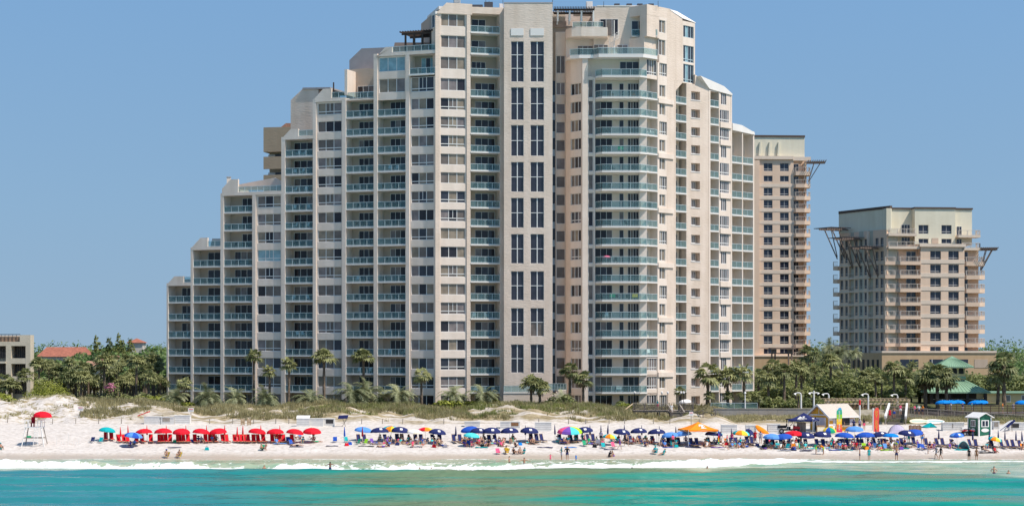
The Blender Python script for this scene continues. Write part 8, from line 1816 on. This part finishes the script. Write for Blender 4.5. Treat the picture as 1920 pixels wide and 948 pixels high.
# ---- green roofed pavilion and yellow pool building
GRN = mat("green_metal_roof", (.23, .37, .245), .5, .08, 1.2); YELB = brickmat("yellow_stucco", (.70, .54, .30), .2, .06)
pv = frame_obj("pavilion", "pool bar pavilion with a two-tier green metal roof and arched lantern", "pavilion", (0, 0, 0)); Yc = 322.0; cx = X_at(1785, Yc)
def pyramid(m, hw, z0, z1, tw=0.0, cy=Yc):
    c = [(-hw, -hw), (hw, -hw), (hw, hw), (-hw, hw)]; t_ = [(-tw, -tw), (tw, -tw), (tw, tw), (-tw, tw)]
    for i in range(4):
        (ax, ay), (bx_, by_) = c[i], c[(i + 1) % 4]; (cx2, cy2), (dx, dy) = t_[i], t_[(i + 1) % 4]
        A2, B2, C2, D2 = Vector((cx + ax, cy + ay, z0)), Vector((cx + bx_, cy + by_, z0)), Vector((cx + dx, cy + dy, z1)), Vector((cx + cx2, cy + cy2, z1))
        m.face([A2, B2, C2, D2] if tw > 0 else [A2, B2, C2], GRN); n_ = 16
        for k in range(1, n_):
            p0 = A2.lerp(B2, k / n_); p1 = D2.lerp(C2, k / n_); m.bar(p0 + Vector((0, 0, .03)), p1 + Vector((0, 0, .03)), .06, .06, GRN)
    m.box(cx - hw, cx + hw, cy - hw, cy + hw, z0 - .22, z0 - .01, GRN)
z = lambda py: Z_at(py, Yc)
m = MB(); pyramid(m, 58 / F * Yc, z(733), z(706), 10 / F * Yc); m.build("roof", pv); m = MB(); pyramid(m, 33 / F * Yc, z(686.5), z(667.5)); m.build("lantern_roof", pv)
m = MB(); hw = 20 / F * Yc; m.box(cx - hw, cx + hw, Yc - hw, Yc + hw, z(711), z(687), YELB); m.box(cx - hw - .1, cx + hw + .1, Yc - hw - .1, Yc + hw + .1, z(709), z(705), GRN); lo = m.build("lantern", pv)
for i in (-1, 0, 1):
    for sd in (0, 1):
        m = MB(); w_ = .42; x_ = i * 1.15; pts = [(x_ - w_, z(700) - 0), (x_ + w_, z(700))] + [(x_ + w_ * math.cos(t_), z(693) + w_ * math.sin(t_)) for t_ in np.linspace(0, math.pi, 9)]
        if sd == 0: m.prism([(cx + a, Yc - hw - .03, b_) for a, b_ in pts], (0, .026, 0), OPK)
        else: m.prism([(cx + hw + .03, Yc + a, b_) for a, b_ in pts], (-.026, 0, 0), OPK)
        m.build("arch", lo)
for sx in (-1, -.33, .33, 1):
    for sy in (-1, 1): m = MB(); m.box(cx + sx * 4.6 - .25, cx + sx * 4.6 + .25, Yc + sy * 4.6 - .25, Yc + sy * 4.6 + .25, 4.2, z(734.5), BROWN); m.build("column", pv)
m = MB(); m.box(cx - 4, cx + 4, Yc - 1, Yc + 3.5, 4.3, z(735), mat("dim_bar_interior", (.10, .07, .05), .8)); m.box(cx - 4.4, cx + 4.4, Yc - 4.3, Yc - 3.9, 4.3, 5.5, BROWN); m.box(cx - 4.5, cx + 4.5, Yc - 4.5, Yc - 3.8, 5.502, 5.58, WOODP); m.build("bar_counter", pv)
yb = frame_obj("pool_building", "low yellow pool building with green eaves at the right edge", "building", (0, 0, 0)); Y = 325
m = MB(); m.box(X_at(1846, Y), X_at(2000, Y), Y, Y + 7, 4.2, Z_at(737, Y), YELB); m.prism([(X_at(1846, Y), Y + .02, Z_at(737, Y)), (X_at(1846, Y), Y + .02, 4.2), (X_at(1838, Y - 2), Y - 3, 4.2), (X_at(1840, Y - 2), Y - 3, Z_at(749, Y))], (0.3, 0, 0), YELB); m.build("wall", yb)
m = MB(); m.box(X_at(1843, Y), X_at(2005, Y), Y - .5, Y + 7.5, Z_at(737, Y) + .003, Z_at(734.5, Y), GRN); m.build("roof", yb)
for px in (1879, 1915): w_ = MB(); w_.box(X_at(px, Y), X_at(px + 16, Y), Y - .06, Y - .003, Z_at(753, Y), Z_at(740, Y), WHITEP); w2 = MB(); w2.box(X_at(px + 1.2, Y), X_at(px + 14.8, Y), Y - .08, Y - .062, Z_at(752, Y), Z_at(741, Y), PANES[4]); o = w_.build("window", yb); w2.build("pane", o)
m = MB(); Y = 300; m.prism([(X_at(1717, Y), Y, Z_at(765.5, Y)), (X_at(1732, Y), Y, Z_at(765.5, Y)), (X_at(1722, Y), Y, Z_at(757.5, Y))], (0, 1.6, 0), GRN); m.box(X_at(1718, Y), X_at(1731, Y), Y + .1, Y + 1.5, 4.4, Z_at(765.6, Y), BROWN); o = m.build("garden_kiosk"); tag(o, "small kiosk with a green gable roof behind the ramp", "kiosk")
# ---- furniture on the balconies
def patio(col, key):
    root = bpy.data.objects.new("patio_chair", None); COL.objects.link(root)
    m = MB(); m.box(-.25, .25, -.25, .25, .40, .45, col); m.build("seat", root); m = MB(); m.prism([(-.25, .22, .45), (.25, .22, .45), (.25, .34, .98), (-.25, .34, .98)], (0, .04, 0), col); m.build("backrest", root)
    for x_ in (-.23, .23):
        for y_ in (-.23, .23): m = MB(); m.bar((x_, y_, 0), (x_, y_, .40), .04, .04, col); m.build("leg", root)
    m = MB()
    for x_ in (-.27, .27): m.bar((x_, -.25, .64), (x_, .27, .66), .05, .04, col); m.bar((x_, -.23, .40), (x_, -.23, .64), .04, .04, col)
    m.build("armrest", root); return root
PC = {"white": CL["white"], "dark": CL["black"], "brown": CL["brown"]}
ct = 0; fr = random.Random(77)
for fc, u0, u1, z0, k, wing in CHAIRSPOTS:
    if fr.random() < 0.22 or z0 > 66: continue
    kind = fr.choice(["dark", "dark", "white", "brown"])
    for j in range(fr.choice([1, 2, 2])):
        if ct >= 260: break
        u_ = u0 + (u1 - u0) * fr.uniform(.15 + .4 * j, .40 + .45 * j); d = fr.uniform(.55, .95) if wing != "right tower front" else fr.uniform(-.5, .2)
        q = fc.p(u_, d, z0 + .005); o = put(use("patio_" + kind, lambda: patio(PC[kind], kind)), q, fc.a + fr.uniform(-.8, .8)); ct += 1
        tag(o, "%s patio chair on the %s balcony up, %s" % (kind, ordinal(max(1, k)), wing), "chair", "patio chairs on the balconies")
for px, k, c, nm in ((1163, 14, "green", "bright green"), (1148, 6, "green", "green"), (1190, 6, "yellow", "yellow"), (1160, 1, "white", "white")):
    m = MB(); m.box(-.45, .45, 0, .03, 0.35, 1.0, CL[c]); m.box(-.45, .45, -.03, -.002, .93, 1.0, CL[c]); m.bar((-.4, .02, 0), (-.4, .02, .35), .04, .04, CL[c]); m.bar((.4, .02, 0), (.4, .02, .35), .04, .04, CL[c]); o = m.build("towel_rack"); o.location = RFc.p(fu(px), -.85, Z(k) + .01); tag(o, nm + " towel hung behind the glass of a right tower balcony", "towel")
o = umbrella("pink", 1138, p=Vector(RFc.p(fu(1138), -.2, Z(8) + .05)), sc=.75, extra="pink parasol on a right tower balcony")
# ------------------------------------------------------------------ labels: tell look-alikes apart by their order in the row
bpy.context.view_layer.update()
byl = {}
for o in THINGS:
    if o.get("kind") == "stuff": continue
    byl.setdefault(o["label"], []).append(o)
for lb_, L in byl.items():
    if len(L) < 2: continue
    L.sort(key=lambda o: px_of(o.matrix_world.translation))
    for i, o in enumerate(L):
        s_ = "leftmost" if i == 0 else "rightmost" if i == len(L) - 1 else ordinal(i + 1) + " from left"
        base = lb_.split(); o["label"] = " ".join(base[:16 - len(s_.split())]).rstrip(",") + ", " + s_
# a prototype that was never placed would lie at the origin
